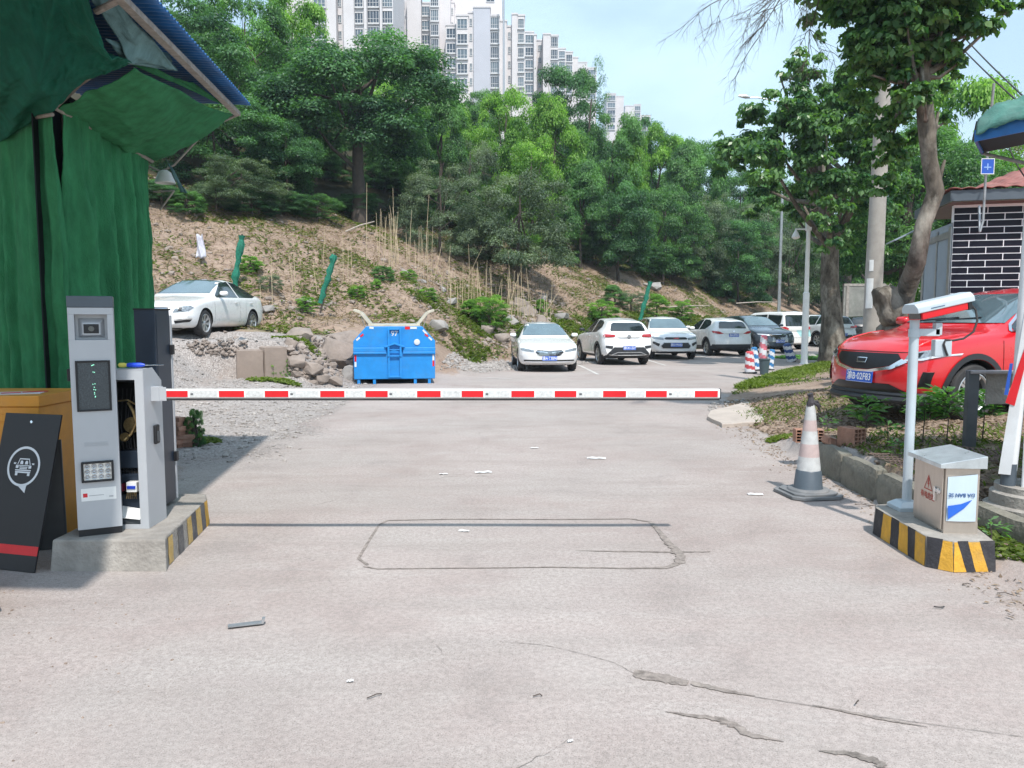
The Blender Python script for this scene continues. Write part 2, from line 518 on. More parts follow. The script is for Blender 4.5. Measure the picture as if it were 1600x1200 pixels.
    bn = N('ShaderNodeBump'); bn.inputs['Strength'].default_value = 0.7; bn.inputs['Distance'].default_value = 0.025
    Lk(hh, bn.inputs['Height']); Lk(bn.outputs[0], b.inputs['Normal'])
    return m
M_ground = ground_material()
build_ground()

# ------------------------------------------------------------ shared materials
M_white = mat('white_paint', (0.78, 0.78, 0.76), 0.4, var=0.05, dirt=0.25, dcol=(0.4, 0.38, 0.34))
M_red = mat('red_reflective', (0.62, 0.008, 0.015), 0.35, var=0.1)
M_black = mat('black_plastic', (0.010, 0.010, 0.012), 0.5, var=0.3)
M_rubber = mat('rubber', (0.028, 0.028, 0.03), 0.8, var=0.35, dirt=0.35, dcol=(0.14, 0.12, 0.10))
M_greymetal = mat('grey_powder_coat', (0.43, 0.445, 0.465), 0.42, 0.15, var=0.05, scale=3, bump=0.04, bscale=300)
M_slate = mat('slate_grey_paint', (0.075, 0.095, 0.115), 0.45, var=0.1)
M_navy = mat('dark_blue_grey_paint', (0.018, 0.028, 0.045), 0.4, var=0.1)
M_steel = mat('galvanised_steel', (0.42, 0.43, 0.44), 0.38, 0.7, var=0.18, scale=9)
M_darksteel = mat('dark_steel', (0.10, 0.11, 0.12), 0.5, 0.5, var=0.2)
M_concrete = mat('weathered_concrete', (0.30, 0.275, 0.245), 0.9, var=0.25, scale=5, bump=0.5, bscale=40, dirt=0.6, dcol=(0.12, 0.10, 0.085))
M_yellow = mat('yellow_road_paint', (0.62, 0.33, 0.035), 0.75, var=0.18, scale=10, bump=0.3, bscale=60, dirt=0.45, dcol=(0.22, 0.17, 0.10))
M_yellowfaded = mat('faded_yellow_paint', (0.52, 0.34, 0.10), 0.8, var=0.2, scale=10, bump=0.3, bscale=60, dirt=0.7, dcol=(0.27, 0.24, 0.20))
M_blackpaint = mat('black_road_paint', (0.028, 0.027, 0.032), 0.75, var=0.4, scale=10, bump=0.3, bscale=60, dirt=0.5, dcol=(0.12, 0.11, 0.10))
M_blackfaded = mat('faded_black_paint', (0.085, 0.08, 0.085), 0.8, var=0.3, scale=10, bump=0.3, bscale=60, dirt=0.6, dcol=(0.25, 0.23, 0.20))
M_blueplate = mat('blue_plate', (0.012, 0.10, 0.50), 0.35, var=0.05)
M_bark = mat('bark', (0.125, 0.108, 0.088), 0.95, var=0.6, scale=7, bump=1.0, bscale=12, dirt=0.95, dcol=(0.36, 0.335, 0.285), stretch=(1, 1, 0.5), spec=.1)
M_darkbark = mat('dark_bark', (0.07, 0.055, 0.045), 0.9, var=0.3, scale=4, bump=0.6, bscale=12)
M_rock = mat('rock', (0.27, 0.225, 0.195), 0.92, var=0.35, scale=2.2, bump=0.8, bscale=11, dirt=0.5, dcol=(0.15, 0.11, 0.085))
M_rockgrey = mat('grey_rock', (0.30, 0.285, 0.27), 0.92, var=0.3, scale=2.2, bump=0.8, bscale=11, dirt=0.4, dcol=(0.14, 0.12, 0.10))
M_brick = mat('red_brick', (0.36, 0.19, 0.13), 0.9, var=0.25, scale=7, bump=0.4, bscale=60, dirt=0.55, dcol=(0.40, 0.33, 0.28))
# ------------------------------------------------------------ cars
def carpaint(name, col, rough=0.28, coat=1.0, metal=0.0):
    return mat(name, col, rough, metal, var=0.03, scale=2, coat=coat, dirt=0.10, dcol=(0.30, 0.27, 0.24))
P_white = carpaint('white_car_paint', (0.80, 0.80, 0.79))
P_red = carpaint('red_car_paint', (0.60, 0.006, 0.012), 0.3)
P_darkred = carpaint('dark_red_car_paint', (0.22, 0.012, 0.02))
P_navy = carpaint('dark_blue_grey_car_paint', (0.030, 0.045, 0.065))
P_black = carpaint('black_car_paint', (0.012, 0.013, 0.016))
M_glass = mat('tinted_window_glass', (0.018, 0.026, 0.030), 0.05, var=0.2, spec=0.9, coat=0.6)
M_wind = mat('windscreen_glass', (0.085, 0.135, 0.155), 0.04, var=0.25, spec=1.0, coat=1.0, scale=1.2)
M_clad = mat('car_plastic', (0.022, 0.024, 0.028), 0.55, var=0.2)
M_tyre = mat('tyre', (0.03, 0.03, 0.031), 0.8, var=0.3, dirt=0.3, dcol=(0.13, 0.11, 0.10))
M_alloy = mat('alloy', (0.55, 0.56, 0.57), 0.3, 0.7, var=0.1)
M_chrome = mat('chrome', (0.75, 0.76, 0.77), 0.12, 1.0, var=0.05)
M_tail = mat('tail_light', (0.42, 0.012, 0.02), 0.12, var=0.2, coat=1.0)
M_head = mat('head_light', (0.26, 0.29, 0.31), 0.08, 0.35, var=0.6, scale=30, coat=1.0)
M_lens = mat('lamp_lens', (0.70, 0.72, 0.74), 0.12, 0.4, var=0.2, scale=30, coat=1.0)
M_grille = mat('grille_black', (0.010, 0.010, 0.012), 0.35, var=0.2)
M_text = mat('plate_lettering', (0.75, 0.76, 0.78), 0.4, var=0.02)
M_arch = mat('wheel_well', (0.008, 0.008, 0.008), 0.95, var=0.1)

def bezier_smooth(pts, step=0.04, k=2):
    x0, x1 = pts[0][0], pts[-1][0]
    n = int((x1 - x0) / step)
    ys = np.interp([x0 + (x1 - x0) * i / n for i in range(n + 1)], [p[0] for p in pts], [p[1] for p in pts])
    for _ in range(k):
        y2 = ys.copy(); y2[1:-1] = (ys[:-2] + 2 * ys[1:-1] + ys[2:]) / 4; ys = y2
    xs = [x0 + (x1 - x0) * i / n for i in range(n + 1)]
    return xs, ys

TYPES = {
 'sedan': dict(L=4.65, W=1.82, H=1.48, wb=(0.92, 3.66), wr=0.325, zb=0.19, belt=[(0, .66), (.3, .78), (1.2, .90), (2, .95), (4, 1.0), (4.65, .93)],
   top=[(0, .68), (.08, .76), (.3, .84), (1.25, .99), (1.36, 1.03), (2.25, 1.43), (2.75, 1.48), (3.2, 1.45), (4.02, 1.13), (4.2, 1.09), (4.55, 1.07), (4.65, .96)],
   roofw=.56, dlo=[[(1.62, 1.02), (2.30, 1.37), (2.80, 1.415), (2.80, .99), (1.62, .97)], [(2.87, .99), (2.87, 1.415), (3.25, 1.38), (3.85, 1.13), (3.98, 1.05), (3.7, 1.0)]],
   ws=(1.07, 1.42, .70, .56), rw=(1.13, 1.40, .62, .52)),
 'suv': dict(L=4.40, W=1.84, H=1.62, wb=(0.88, 3.50), wr=0.345, zb=0.22, belt=[(0, .75), (.3, .90), (1.1, 1.0), (2, 1.05), (3.6, 1.10), (4.4, 1.0)],
   top=[(0, .78), (.07, .88), (.3, .96), (1.10, 1.09), (1.2, 1.13), (1.95, 1.54), (2.35, 1.61), (3.3, 1.60), (3.95, 1.53), (4.02, 1.48), (4.25, 1.15), (4.36, 1.02), (4.40, .95)],
   roofw=.60, dlo=[[(1.40, 1.12), (1.98, 1.49), (2.45, 1.545), (2.45, 1.08), (1.40, 1.07)], [(2.53, 1.08), (2.53, 1.545), (3.30, 1.53), (3.30, 1.10)], [(3.37, 1.11), (3.37, 1.525), (3.72, 1.49), (3.95, 1.25), (3.9, 1.18)]],
   ws=(1.17, 1.53, .74, .60), rw=(1.14, 1.50, .62, .56)),
 'coupe_suv': dict(L=4.33, W=1.80, H=1.61, wb=(0.86, 3.46), wr=0.345, zb=0.22, belt=[(0, .78), (.3, .92), (1.1, 1.0), (2, 1.06), (3.6, 1.16), (4.33, 1.02)],
   top=[(0, .82), (.07, .91), (.3, .98), (.75, 1.045), (1.14, 1.085), (1.26, 1.12), (2.06, 1.53), (2.45, 1.605), (3.1, 1.60), (3.8, 1.50), (3.95, 1.43), (4.18, 1.18), (4.28, 1.05), (4.33, .95)],
   roofw=.58, dlo=[[(1.50, 1.13), (2.08, 1.48), (2.55, 1.54), (2.55, 1.10), (1.50, 1.07)], [(2.63, 1.10), (2.63, 1.54), (3.15, 1.52), (3.45, 1.44), (3.6, 1.30), (3.30, 1.13)]],
   ws=(1.16, 1.53, .74, .58), rw=(1.16, 1.44, .60, .54)),
 'van': dict(L=4.95, W=1.88, H=1.92, wb=(0.95, 3.95), wr=0.34, zb=0.22, belt=[(0, .78), (.3, .92), (.9, 1.02), (2, 1.10), (4.95, 1.10)],
   top=[(0, .80), (.07, .92), (.3, 1.0), (.78, 1.12), (.88, 1.16), (1.70, 1.74), (2.1, 1.87), (3.2, 1.92), (4.6, 1.90), (4.75, 1.84), (4.85, 1.45), (4.92, 1.15), (4.95, 1.05)],
   roofw=.70, dlo=[[(1.25, 1.18), (1.78, 1.68), (2.3, 1.74), (2.3, 1.10), (1.25, 1.10)], [(2.4, 1.12), (2.4, 1.74), (3.4, 1.76), (3.4, 1.12)], [(3.5, 1.12), (3.5, 1.76), (4.6, 1.72), (4.6, 1.14)]],
   ws=(1.2, 1.78, .78, .68), rw=(1.18, 1.74, .66, .66)),
}
def body_bm(T, SC=1.0):
    L, W = T['L'], T['W']
    xs, tops = bezier_smooth(T['top'])
    bx_, by_ = bezier_smooth(T['belt'])
    top = lambda u: float(np.interp(u, xs, tops)); belt = lambda u: float(np.interp(u, bx_, by_))
    us = sorted(set([round(t, 4) for t in list(np.linspace(0, .5, 14)) + list(np.linspace(.5, L - .5, 60)) + list(np.linspace(L - .5, L, 14))]))
    seg = [2, 2, 2, 3, 4, 2, 6, 2, 5]
    def ring(u):
        f = 1 - abs(1 - min(1, u / .75)) ** 3.2 * .12
        r = 1 - abs(1 - min(1, (L - u) / .65)) ** 3.2 * .10
        hw = W / 2 * f * r
        zt = top(u); zs = min(belt(u), zt - .05)
        zb = T['zb'] + .10 * (1 - min(1, u / .35)) ** 2 + .12 * (1 - min(1, (L - u) / .5)) ** 2
        yt = .945 * hw - (.945 * W / 2 - T['roofw']) * max(0, (zt - zs) / (T['H'] - zs)) if zt > zs else .94 * hw
        yt = min(yt, .935 * hw)
        d = zt - zs
        pts = [(0, zb), (.75 * hw, zb), (.93 * hw, zb + .05), (.985 * hw, zb + .20), (hw, zb + .55 * (zs - zb)), (.985 * hw, zs - .03), (.945 * hw, zs + min(.02, d * .3)),
               (yt + .0, zt - min(.07, d * .5)), (yt - .09, zt - .012), (0, zt + .02)]
        if d < .12:
            pts[7] = (.86 * hw, zt - d * .32); pts[8] = (.70 * hw, zt - .006)
        out = []
        for i in range(9):
            for k in range(seg[i]):
                t = k / seg[i]; out.append((pts[i][0] * (1 - t) + pts[i + 1][0] * t, pts[i][1] * (1 - t) + pts[i + 1][1] * t))
        out.append(pts[9])
        for _ in range(1):
            o2 = list(out)
            for i in range(1, len(out) - 1):
                o2[i] = ((out[i - 1][0] + 2 * out[i][0] + out[i + 1][0]) / 4, (out[i - 1][1] + 2 * out[i][1] + out[i + 1][1]) / 4)
            out = o2
        return out
    rings = [ring(u) for u in us]
    n = len(rings[0]); full = 2 * n - 2
    bm = bmesh.new()
    allv = []
    def deform(u, y, z):
        yy = abs(y) / (W / 2)
        if u < 1.0:
            k = (1 - u) ** 2
            u2 = u + k * (.30 * yy ** 2.4 + T.get('nose', .10) * ((z - .48) / .4) ** 2)
        elif u > L - .8:
            k = ((u - (L - .8)) / .8) ** 2
            u2 = u - k * (.16 * yy ** 2.6 + (.10 * ((z - .5) / .45) ** 2 if z < .95 else .05))
        else: u2 = u
        return (L / 2 - u2, y, z)
    for u, rg in zip(us, rings):
        row = []
        for (y, z) in rg: row.append(bm.verts.new(deform(u, y, z)))
        for (y, z) in rg[-2:0:-1]: row.append(bm.verts.new(deform(u, -y, z)))
        allv.append(row)
    for a, b in zip(allv[:-1], allv[1:]):
        for k in range(full):
            k2 = (k + 1) % full
            bm.faces.new((a[k], a[k2], b[k2], b[k]))
    # end caps: strips across, with inner columns for curvature
    for ei, u in ((0, us[0]), (-1, us[-1])):
        row = allv[ei]; rg = rings[ei]; NC = 10
        cols = [[row[0]] * (NC + 1)]
        for i in range(1, n - 1):
            y, z = rg[i]
            line = [row[full - i]]
            for c in range(1, NC):
                yy = -y + 2 * y * c / NC
                line.append(bm.verts.new(deform(u, yy, z)))
            line.append(row[i]); cols.append(line)
        cols.append([row[n - 1]] * (NC + 1))
        for a, b in zip(cols[:-1], cols[1:]):
            for c in range(NC):
                vs = []
                for v in (a[c], a[c + 1], b[c + 1], b[c]):
                    if v not in vs: vs.append(v)
                if len(vs) >= 3:
                    try: bm.faces.new(vs)
                    except ValueError: pass
    bmesh.ops.remove_doubles(bm, verts=bm.verts, dist=1e-4)
    bmesh.ops.recalc_face_normals(bm, faces=bm.faces)
    if bm.calc_volume(signed=True) < 0: bmesh.ops.reverse_faces(bm, faces=bm.faces)
    return bm
BODY_CACHE = {}
def get_body(typ):
    if typ in BODY_CACHE: return BODY_CACHE[typ]
    T = TYPES[typ]; L, W = T['L'], T['W']
    bm = body_bm(T)
    bvh = BVHTree.FromBMesh(bm)
    me = bpy.data.meshes.new('car_body'); bm.to_mesh(me); bm.free()
    o = bpy.data.objects.new('tmp_body', me); COL.objects.link(o)
    cb = MB(); ra = T['wr'] + .055
    for u in T['wb']:
        for s in (-1, 1):
            n = 40
            ring = [(L / 2 - u + ra * math.cos(k * 2 * math.pi / n), T['wr'] + ra * math.sin(k * 2 * math.pi / n)) for k in range(n)]
            cb.prism(ring, s * .5, plane='xz', off=s * (W / 2 - .30))
    c = cb.build('tmp_cut', [M_arch]); c.hide_render = True
    md = o.modifiers.new('b', 'BOOLEAN'); md.operation = 'DIFFERENCE'; md.object = c; md.solver = 'FAST'
    dg = bpy.context.evaluated_depsgraph_get(); dg.update()
    me2 = bpy.data.meshes.new_from_object(o.evaluated_get(dg)); me2.name = 'car_body'
    bpy.data.objects.remove(o); bpy.data.objects.remove(c)
    me2.shade_smooth(); me2.set_sharp_from_angle(angle=R(38))
    BODY_CACHE[typ] = (me2, bvh)
    return BODY_CACHE[typ]
def body_mesh(typ, paint, clad):
    base, _ = get_body(typ); T = TYPES[typ]; L = T['L']
    me = base.copy(); me.materials.clear()
    for m in (paint, M_clad, M_arch): me.materials.append(m)
    idx = []
    ra = T['wr'] + .0575
    for p in me.polygons:
        c = p.center; i = 0
        if c.z < clad and abs(p.normal.z) < 2: i = 1
        for u in T['wb']:
            if (c.x - (L / 2 - u)) ** 2 + (c.z - T['wr']) ** 2 < ra * ra and abs(c.y) > T['W'] / 2 - .32: i = 2
        if c.z < T['zb'] + .02 and p.normal.z < -.5: i = 2
        idx.append(i)
    me.polygons.foreach_set('material_index', idx)
    return me

def patch(bvh, outline, ax, sign, name, m, parent, off=.004, res=.05, mirror=False, L=4.5, rim=None):
    """Trim piece: outline (2D) laid on the car surface. ax 'x': (y,z) seen from front/rear; ax 'y': (x,z) seen from a side."""
    n = len(outline); pts = []
    for i in range(n):
        a, b = outline[i], outline[(i + 1) % n]
        k = max(1, int(math.dist(a, b) / res))
        for j in range(k): pts.append((a[0] + (b[0] - a[0]) * j / k, a[1] + (b[1] - a[1]) * j / k))
    nb = len(pts)
    def inside(p):
        c = False
        for i in range(n):
            (x1, y1), (x2, y2) = outline[i], outline[i - 1]
            if (y1 > p[1]) != (y2 > p[1]) and p[0] < (x2 - x1) * (p[1] - y1) / (y2 - y1) + x1: c = not c
        return c
    x0, x1 = min(p[0] for p in pts), max(p[0] for p in pts); y0, y1 = min(p[1] for p in pts), max(p[1] for p in pts)
    inner = []
    y = y0 + res * .5
    while y < y1:
        x = x0 + res * .5
        while x < x1:
            if inside((x, y)) and min(math.dist((x, y), q) for q in pts) > res * .4: inner.append((x, y))
            x += res
        y += res
    allp = [Vector(p) for p in pts + inner]
    vs2, _, fs, _, _, _ = delaunay_2d_cdt(allp, [(i, (i + 1) % nb) for i in range(nb)], [], 1, 1e-5)
    out = []
    for p in vs2:
        if ax == 'x': o, d = Vector((sign * 5, p[0], p[1])), Vector((-sign, 0, 0))
        elif ax == 'y': o, d = Vector((p[0], sign * 5, p[1])), Vector((0, -sign, 0))
        else: o, d = Vector((p[0], p[1], 5)), Vector((0, 0, -1))
        h, nn, _, _ = bvh.ray_cast(o, d)
        sh_ = 0
        while h is None and sh_ < 25 and ax == 'x':
            sh_ += 1; o.y *= .992; o.z -= .003 if o.z > .8 else -.004
            h, nn, _, _ = bvh.ray_cast(o, d)
        while h is None and sh_ < 25 and ax == 'y':
            sh_ += 1; o.z -= .006
            h, nn, _, _ = bvh.ray_cast(o, d)
        if h is None:
            q = Vector((sign * 2.2, p[0], p[1])) if ax == 'x' else (Vector((p[0], sign * .9, p[1])) if ax == 'y' else Vector((p[0], p[1], 1.6)))
            h, nn, _, _ = bvh.find_nearest(q)
        if nn.dot(d) > 0: nn = -nn
        out.append(h + nn * off)
    mb = MB(); mb.add(out, [tuple(f) for f in fs])
    if mirror:
        m2 = MB(); m2.add([(v[0], -v[1], v[2]) for v in out], [tuple(reversed(f)) for f in fs]); m2.build(name, m, parent, smooth=True, sharp=45, fixn=False)
    o = mb.build(name, m, parent, smooth=True, sharp=45, fixn=False)
    return o
def mirrored(poly): return [(-a, b) for a, b in poly][::-1]
def place_on(bvh, y, z, sign):
    h, nn, _, _ = bvh.ray_cast(Vector((sign * 5, y, z)), Vector((-sign, 0, 0)))
    return h if h else Vector((sign * 2.2, y, z))

WHEELS = {}
def wheel_meshes(r, spokes, rimcol):
    k = (r, spokes, rimcol.name)
    if k in WHEELS: return WHEELS[k]
    t = MB(); rr = r * .70
    t.lathe([(rr, .10), (rr + .01, .115), (r - .03, .112), (r - .006, .085), (r, .05), (r, -.05), (r - .006, -.085), (r - .03, -.112), (rr + .01, -.115), (rr, -.10)], n=40, axis='y', cap=False)
    for kk in range(48):
        a = kk * 2 * math.pi / 48
        for sgn in (-1, 1):
            M = Matrix.Rotation(-a, 3, 'Y')
            p = M @ Vector((r + .0005, 0, 0))
            t.box((p.x, sgn * .055, p.z), (.006, .05, .022), M=M)
    to = t.build('tyre_tmp', M_tyre, smooth=True); tm = to.data
    q = MB()
    q.lathe([(rr, .105), (rr - .012, .108), (rr - .025, .09), (rr - .03, -.08), (rr, -.10)], n=40, axis='y', cap=False)
    q.lathe([(.001, .035), (rr - .028, .035), (rr - .028, .02), (.001, .02)], n=32, axis='y', mi=1, cap=False)
    q.lathe([(.001, .088), (.035, .086), (.06, .07), (.062, .03)], n=20, axis='y', cap=False)
    for s_ in range(spokes):
        a = s_ * 2 * math.pi / spokes
        for da in (-.13, .13):
            c, s2 = math.cos(a + da), math.sin(a + da); c0, s0 = math.cos(a + da * .3), math.sin(a + da * .3)
            p0 = Vector((c0 * .045, .072, s0 * .045)); p1 = Vector((c * (rr - .015), .095, s2 * (rr - .015)))
            d = (p1 - p0).normalized(); side = d.cross(Vector((0, 1, 0))) * .016
            dn = Vector((0, -.03, 0))
            vs = [p0 - side, p0 + side, p1 + side * 1.1, p1 - side * 1.1]
            q.add(vs + [v + dn for v in vs], [(0, 1, 2, 3), (7, 6, 5, 4), (0, 4, 5, 1), (1, 5, 6, 2), (2, 6, 7, 3), (3, 7, 4, 0)])
    qo = q.build('rim_tmp', [rimcol, M_arch], smooth=True, sharp=30); qm = qo.data
    bpy.data.objects.remove(to); bpy.data.objects.remove(qo)
    WHEELS[k] = (tm, qm); return WHEELS[k]

def plate(parent, x, y, z, sgn, body, tilt=0.0, wide=.44):
    p = MB(); p.box((0, 0, 0), (.012, wide, .14))
    o = p.build('number_plate', M_blueplate, parent, bevel=.004); o.location = (x + sgn * .014, y, z); o.rotation_euler = (0, tilt, 0)
    rot = (R(90), 0, R(90) * sgn)
    text(body, .118, M_text, o, (sgn * .0075, 0, -.002), rot, 'plate_lettering', sx=.80, bold=.002)
    f = MB()
    for (a, b, c, d) in ((0, .066, wide - .012, .003), (0, -.066, wide - .012, .003)): f.box((sgn * .0068, a, b), (.0015, c, d))
    f.build('plate_border', M_text, o)
    return o

def make_car(name, label, cat, loc, heading, typ, paint, clad=.0, plate_txt='', front=None, rear=None, spokes=5, rim=None, scale=1.0, extra=None, hs=None, wheel_r=None):
    T = TYPES[typ]; L = T['L']; X = lambda u: L / 2 - u
    t = thing(name, label, cat, loc, heading)
    if scale != 1.0: t.scale = (scale, scale, scale) if hs is None else (scale, scale, hs)
    me = body_mesh(typ, paint, clad)
    link_mesh('body', me, t)
    _, bvh = get_body(typ)
    tm, qm = wheel_meshes(T['wr'], spokes, rim or M_alloy)
    for u in T['wb']:
        for s in (-1, 1):
            wv = link_mesh('wheel', tm, t, (X(u), s * (T['W'] / 2 - .125), T['wr']), (0, rnd.uniform(0, 1), 0 if s > 0 else math.pi))
            link_mesh('rim', qm, wv)
    if clad > 0:
        for u in T['wb']:
            ra, rb = T['wr'] + .058, T['wr'] + .125
            ol = [(X(u) + rb * math.cos(a), T['wr'] + rb * math.sin(a)) for a in [R(-12 + 204 * k / 24) for k in range(25)]]
            ol += [(X(u) + ra * math.cos(a), T['wr'] + ra * math.sin(a)) for a in [R(192 - 204 * k / 24) for k in range(25)]]
            patch(bvh, ol, 'y', 1, 'wheel_arch_trim', M_clad, t, off=.012, mirror=True)
    for w_ in T['dlo']:
        ol = [(X(u), z) for u, z in w_]
        o = patch(bvh, ol, 'y', 1, 'side_window', M_glass, t, off=.005, res=.08)
        o2 = patch(bvh, ol, 'y', -1, 'side_window', M_glass, t, off=.005, res=.08)
    z0, z1, w0, w1 = T['ws']
    ol = [(-w0, z0), (w0, z0)] + [(w0 + (w1 - w0) * k, z0 + (z1 - z0) * k) for k in (.5, .92)] + [(w1 - .07, z1), (-(w1 - .07), z1)] + [(-(w0 + (w1 - w0) * k), z0 + (z1 - z0) * k) for k in (.92, .5)]
    patch(bvh, ol, 'x', 1, 'windscreen', M_wind, t, off=.011, res=.06)
    z0, z1, w0, w1 = T['rw']
    ol = [(-w0, z0), (w0, z0), (w0 + .01, z0 + .05), (w1, z1 - .04), (w1 - .08, z1), (-w1 + .08, z1), (-w1, z1 - .04), (-w0 - .01, z0 + .05)]
    patch(bvh, ol, 'x', -1, 'rear_window', M_glass if not (rear or {}).get('clear') else M_wind, t, off=.011, res=.06)
    # mirrors
    ub = T['dlo'][0][0][0] + .12; zb_ = T['dlo'][0][0][1] + .05
    for s in (-1, 1):
        mb = MB()
        c = Vector((X(ub), s * (T['W'] / 2 + .075), zb_))
        bmx = bmesh.new(); bmesh.ops.create_uvsphere(bmx, u_segments=12, v_segments=8, radius=1)
        pw_ = lambda a_: math.copysign(abs(a_) ** .62, a_)
        vs = [(c.x + pw_(v.co.x) * .07, c.y + pw_(v.co.y) * .105, c.z + pw_(v.co.z) * .068 * (1.0 if v.co.z > 0 else .7)) for v in bmx.verts]
        bmx.verts.ensure_lookup_table(); fs = [[v.index for v in f.verts] for f in bmx.faces]; bmx.free()
        mb.add(vs, fs); mb.box((c.x, c.y - s * .10, c.z - .045), (.06, .09, .03), 1)
        mb.build('wing_mirror', [(extra or {}).get('mirror', paint), M_clad], t, smooth=True, sharp=60)
    # door seams and handles
    sm = T['dlo'][0][3][0] + .035
    seam = MB()
    for u in (T['dlo'][0][0][0] - .22, sm, (T['wb'][1] - T['wr'] - .12)):
        ol = [(X(u) - .004, .34), (X(u) + .004, .34), (X(u) + .004, T['dlo'][0][3][1] - .02), (X(u) - .004, T['dlo'][0][3][1] - .02)]
        patch(bvh, ol, 'y', 1, 'door_seam', M_arch, t, off=.003, mirror=True, res=.12)
    for u in (sm - .22, sm + .70):
        zz = T['dlo'][0][3][1] - .13
        for s in (-1, 1):
            h, nn, _, _ = bvh.ray_cast(Vector((X(u), s * 3, zz)), Vector((0, -s, 0)))
            if h:
                hb = MB(); hb.box((h.x, h.y + s * .018, h.z), (.17, .018, .024)); hb.build('door_handle', paint, t, bevel=.006)
    def feats(F, sg):
        for it in F.get('p', []):
            nm, m, poly, off = it[0], it[1], it[2], it[3] if len(it) > 3 else .008
            patch(bvh, poly, 'x', sg, nm, m, t, off=off, res=.05)
            if len(it) > 4 and it[4]: patch(bvh, mirrored(poly), 'x', sg, nm, m, t, off=off, res=.05)
        if plate_txt and 'plate' in F:
            y, z, ti = F['plate']; h = place_on(bvh, y, z, sg)
            plate(t, h.x, y, z, sg, plate_txt, ti)
    if front: feats(front, 1)
    if rear: feats(rear, -1)
    return t, bvh, T

def bars(y0, y1, z0, z1, n, th=.012):
    out = []
    for k in range(n):
        z = z0 + (z1 - z0) * (k + .5) / n
        out.append([(y0, z - th / 2), (y1, z - th / 2), (y1, z + th / 2), (y0, z + th / 2)])
    return out
def front_sedan(H_=0):
    g = [(-.36, .66), (0, .64), (.36, .66), (.42, .60), (.30, .50), (0, .475), (-.30, .50), (-.42, .60)]
    P = [('grille', M_grille, g, .012), ('head_light', M_head, [(.47, .60), (.80, .645), (.845, .70), (.78, .715), (.46, .655)], .010, True),
         ('lower_grille', M_grille, [(-.74, .335), (.74, .335), (.76, .375), (-.76, .375)], .010)]
    for b_ in bars(-.36, .36, .50, .64, 5, .010): P.append(('grille_bar', M_chrome, b_, .018))
    P.append(('grille_wing', M_chrome, [(.06, .57), (.40, .625), (.40, .64), (.06, .60)], .022, True))
    return dict(p=P, plate=(0, .42, 0))
REAR_SUV = dict(p=[
    ('tail_light', M_tail, [(.44, .95), (.80, .93), (.84, 1.0), (.78, 1.05), (.46, 1.03)], .012, True),
    ('lower_trim', M_clad, [(-.62, .42), (.62, .42), (.50, .60), (-.50, .60)], .012),
    ('bumper_vent', M_clad, [(.60, .52), (.80, .54), (.80, .62), (.56, .61)], .012, True),
    ('skid_plate', M_steel, [(-.45, .30), (.45, .30), (.40, .36), (-.40, .36)], .016),
    ('boot_seam', M_arch, [(-.62, .895), (.62, .895), (.62, .905), (-.62, .905)], .004),
], plate=(0, .58, 0))

def car_at(px, y, z=None):
    p = D(px, 500, y); zz = H(p.x, y, False) if z is None else z
    return (p.x, y, zz)
HD = R(-90)
# 1 white sedan facing us (first in the row)
f = front_sedan()
make_car('parked_car', 'white saloon with winged chrome grille, first in the parked row beside the gravel', 'car',
         (0.98, 25.1, 0), R(-90 + 3.5), 'sedan', P_white, 0, '渝A·T3B96', front=f, rear=dict(p=[('tail_light', M_tail, [(.45, .80), (.82, .82), (.82, .92), (.5, .92)], .01, True)]), spokes=5)
# 2 white compact SUV seen from the rear
r2 = dict(p=[('tail_light', M_tail, [(.50, .965), (.80, .95), (.85, 1.0), (.80, 1.06), (.50, 1.05), (.46, 1.01)], .012, True),
    ('lower_trim', M_clad, [(-.80, .25), (.80, .25), (.72, .42), (.52, .62), (-.52, .62), (-.72, .42)], .010),
    ('bumper_vent', M_clad, [(.58, .56), (.80, .60), (.80, .68), (.55, .66)], .014, True),
    ('skid_plate', M_steel, [(-.60, .38), (-.40, .46), (.40, .46), (.60, .38), (.60, .355), (.40, .43), (-.40, .43), (-.60, .355)], .020),
    ('badge', M_darksteel, [(.07 * math.cos(a), .97 + .07 * math.sin(a)) for a in [k * math.pi / 6 for k in range(12)]], .016),
    ('boot_seam', M_arch, [(-.62, .725), (.62, .725), (.62, .735), (-.62, .735)], .004)], plate=(0, .60, 0))
make_car('parked_car', 'white compact SUV parked tail outwards with grey skid plate, right beside the winged-grille white saloon', 'car',
         (3.65, 28.2, 0), R(90 + 9), 'coupe_suv', P_white, .34, '渝DK1Z37', rear=r2, front=front_sedan(), spokes=5, extra=dict(mirror=M_clad))
# 3 white SUV facing us with hexagonal lower grille
f3 = dict(p=[('grille', M_grille, [(-.40, .76), (.40, .76), (.44, .80), (.36, .84), (-.36, .84), (-.44, .80)], .012),
    ('badge', M_tail, [(-.10, .785), (.10, .785), (.10, .815), (-.10, .815)], .018),
    ('head_light', M_head, [(.46, .74), (.80, .78), (.86, .86), (.80, .87), (.46, .82)], .010, True),
    ('lower_grille', M_grille, [(-.50, .42), (.50, .42), (.58, .52), (.48, .64), (-.48, .64), (-.58, .52)], .012),
    ('grille_surround', M_alloy, [(-.50, .42), (.50, .42), (.58, .52), (.48, .64), (.46, .62), (.55, .52), (.49, .435), (-.49, .435), (-.55, .52), (-.46, .62), (-.48, .64), (-.58, .52)], .020),
    ('fog_light_recess', M_grille, [(.64, .50), (.82, .60), (.84, .68), (.80, .68), (.60, .60)], .012, True)], plate=(0, .56, 0))
make_car('parked_car', 'white SUV facing outwards with wide black hexagonal lower grille, third in the parked row', 'car',
         (6.25, 31.8, 0), R(-90 + 2), 'suv', P_white, .30, '渝D19W03', front=f3, rear=REAR_SUV, spokes=6, scale=1.02)
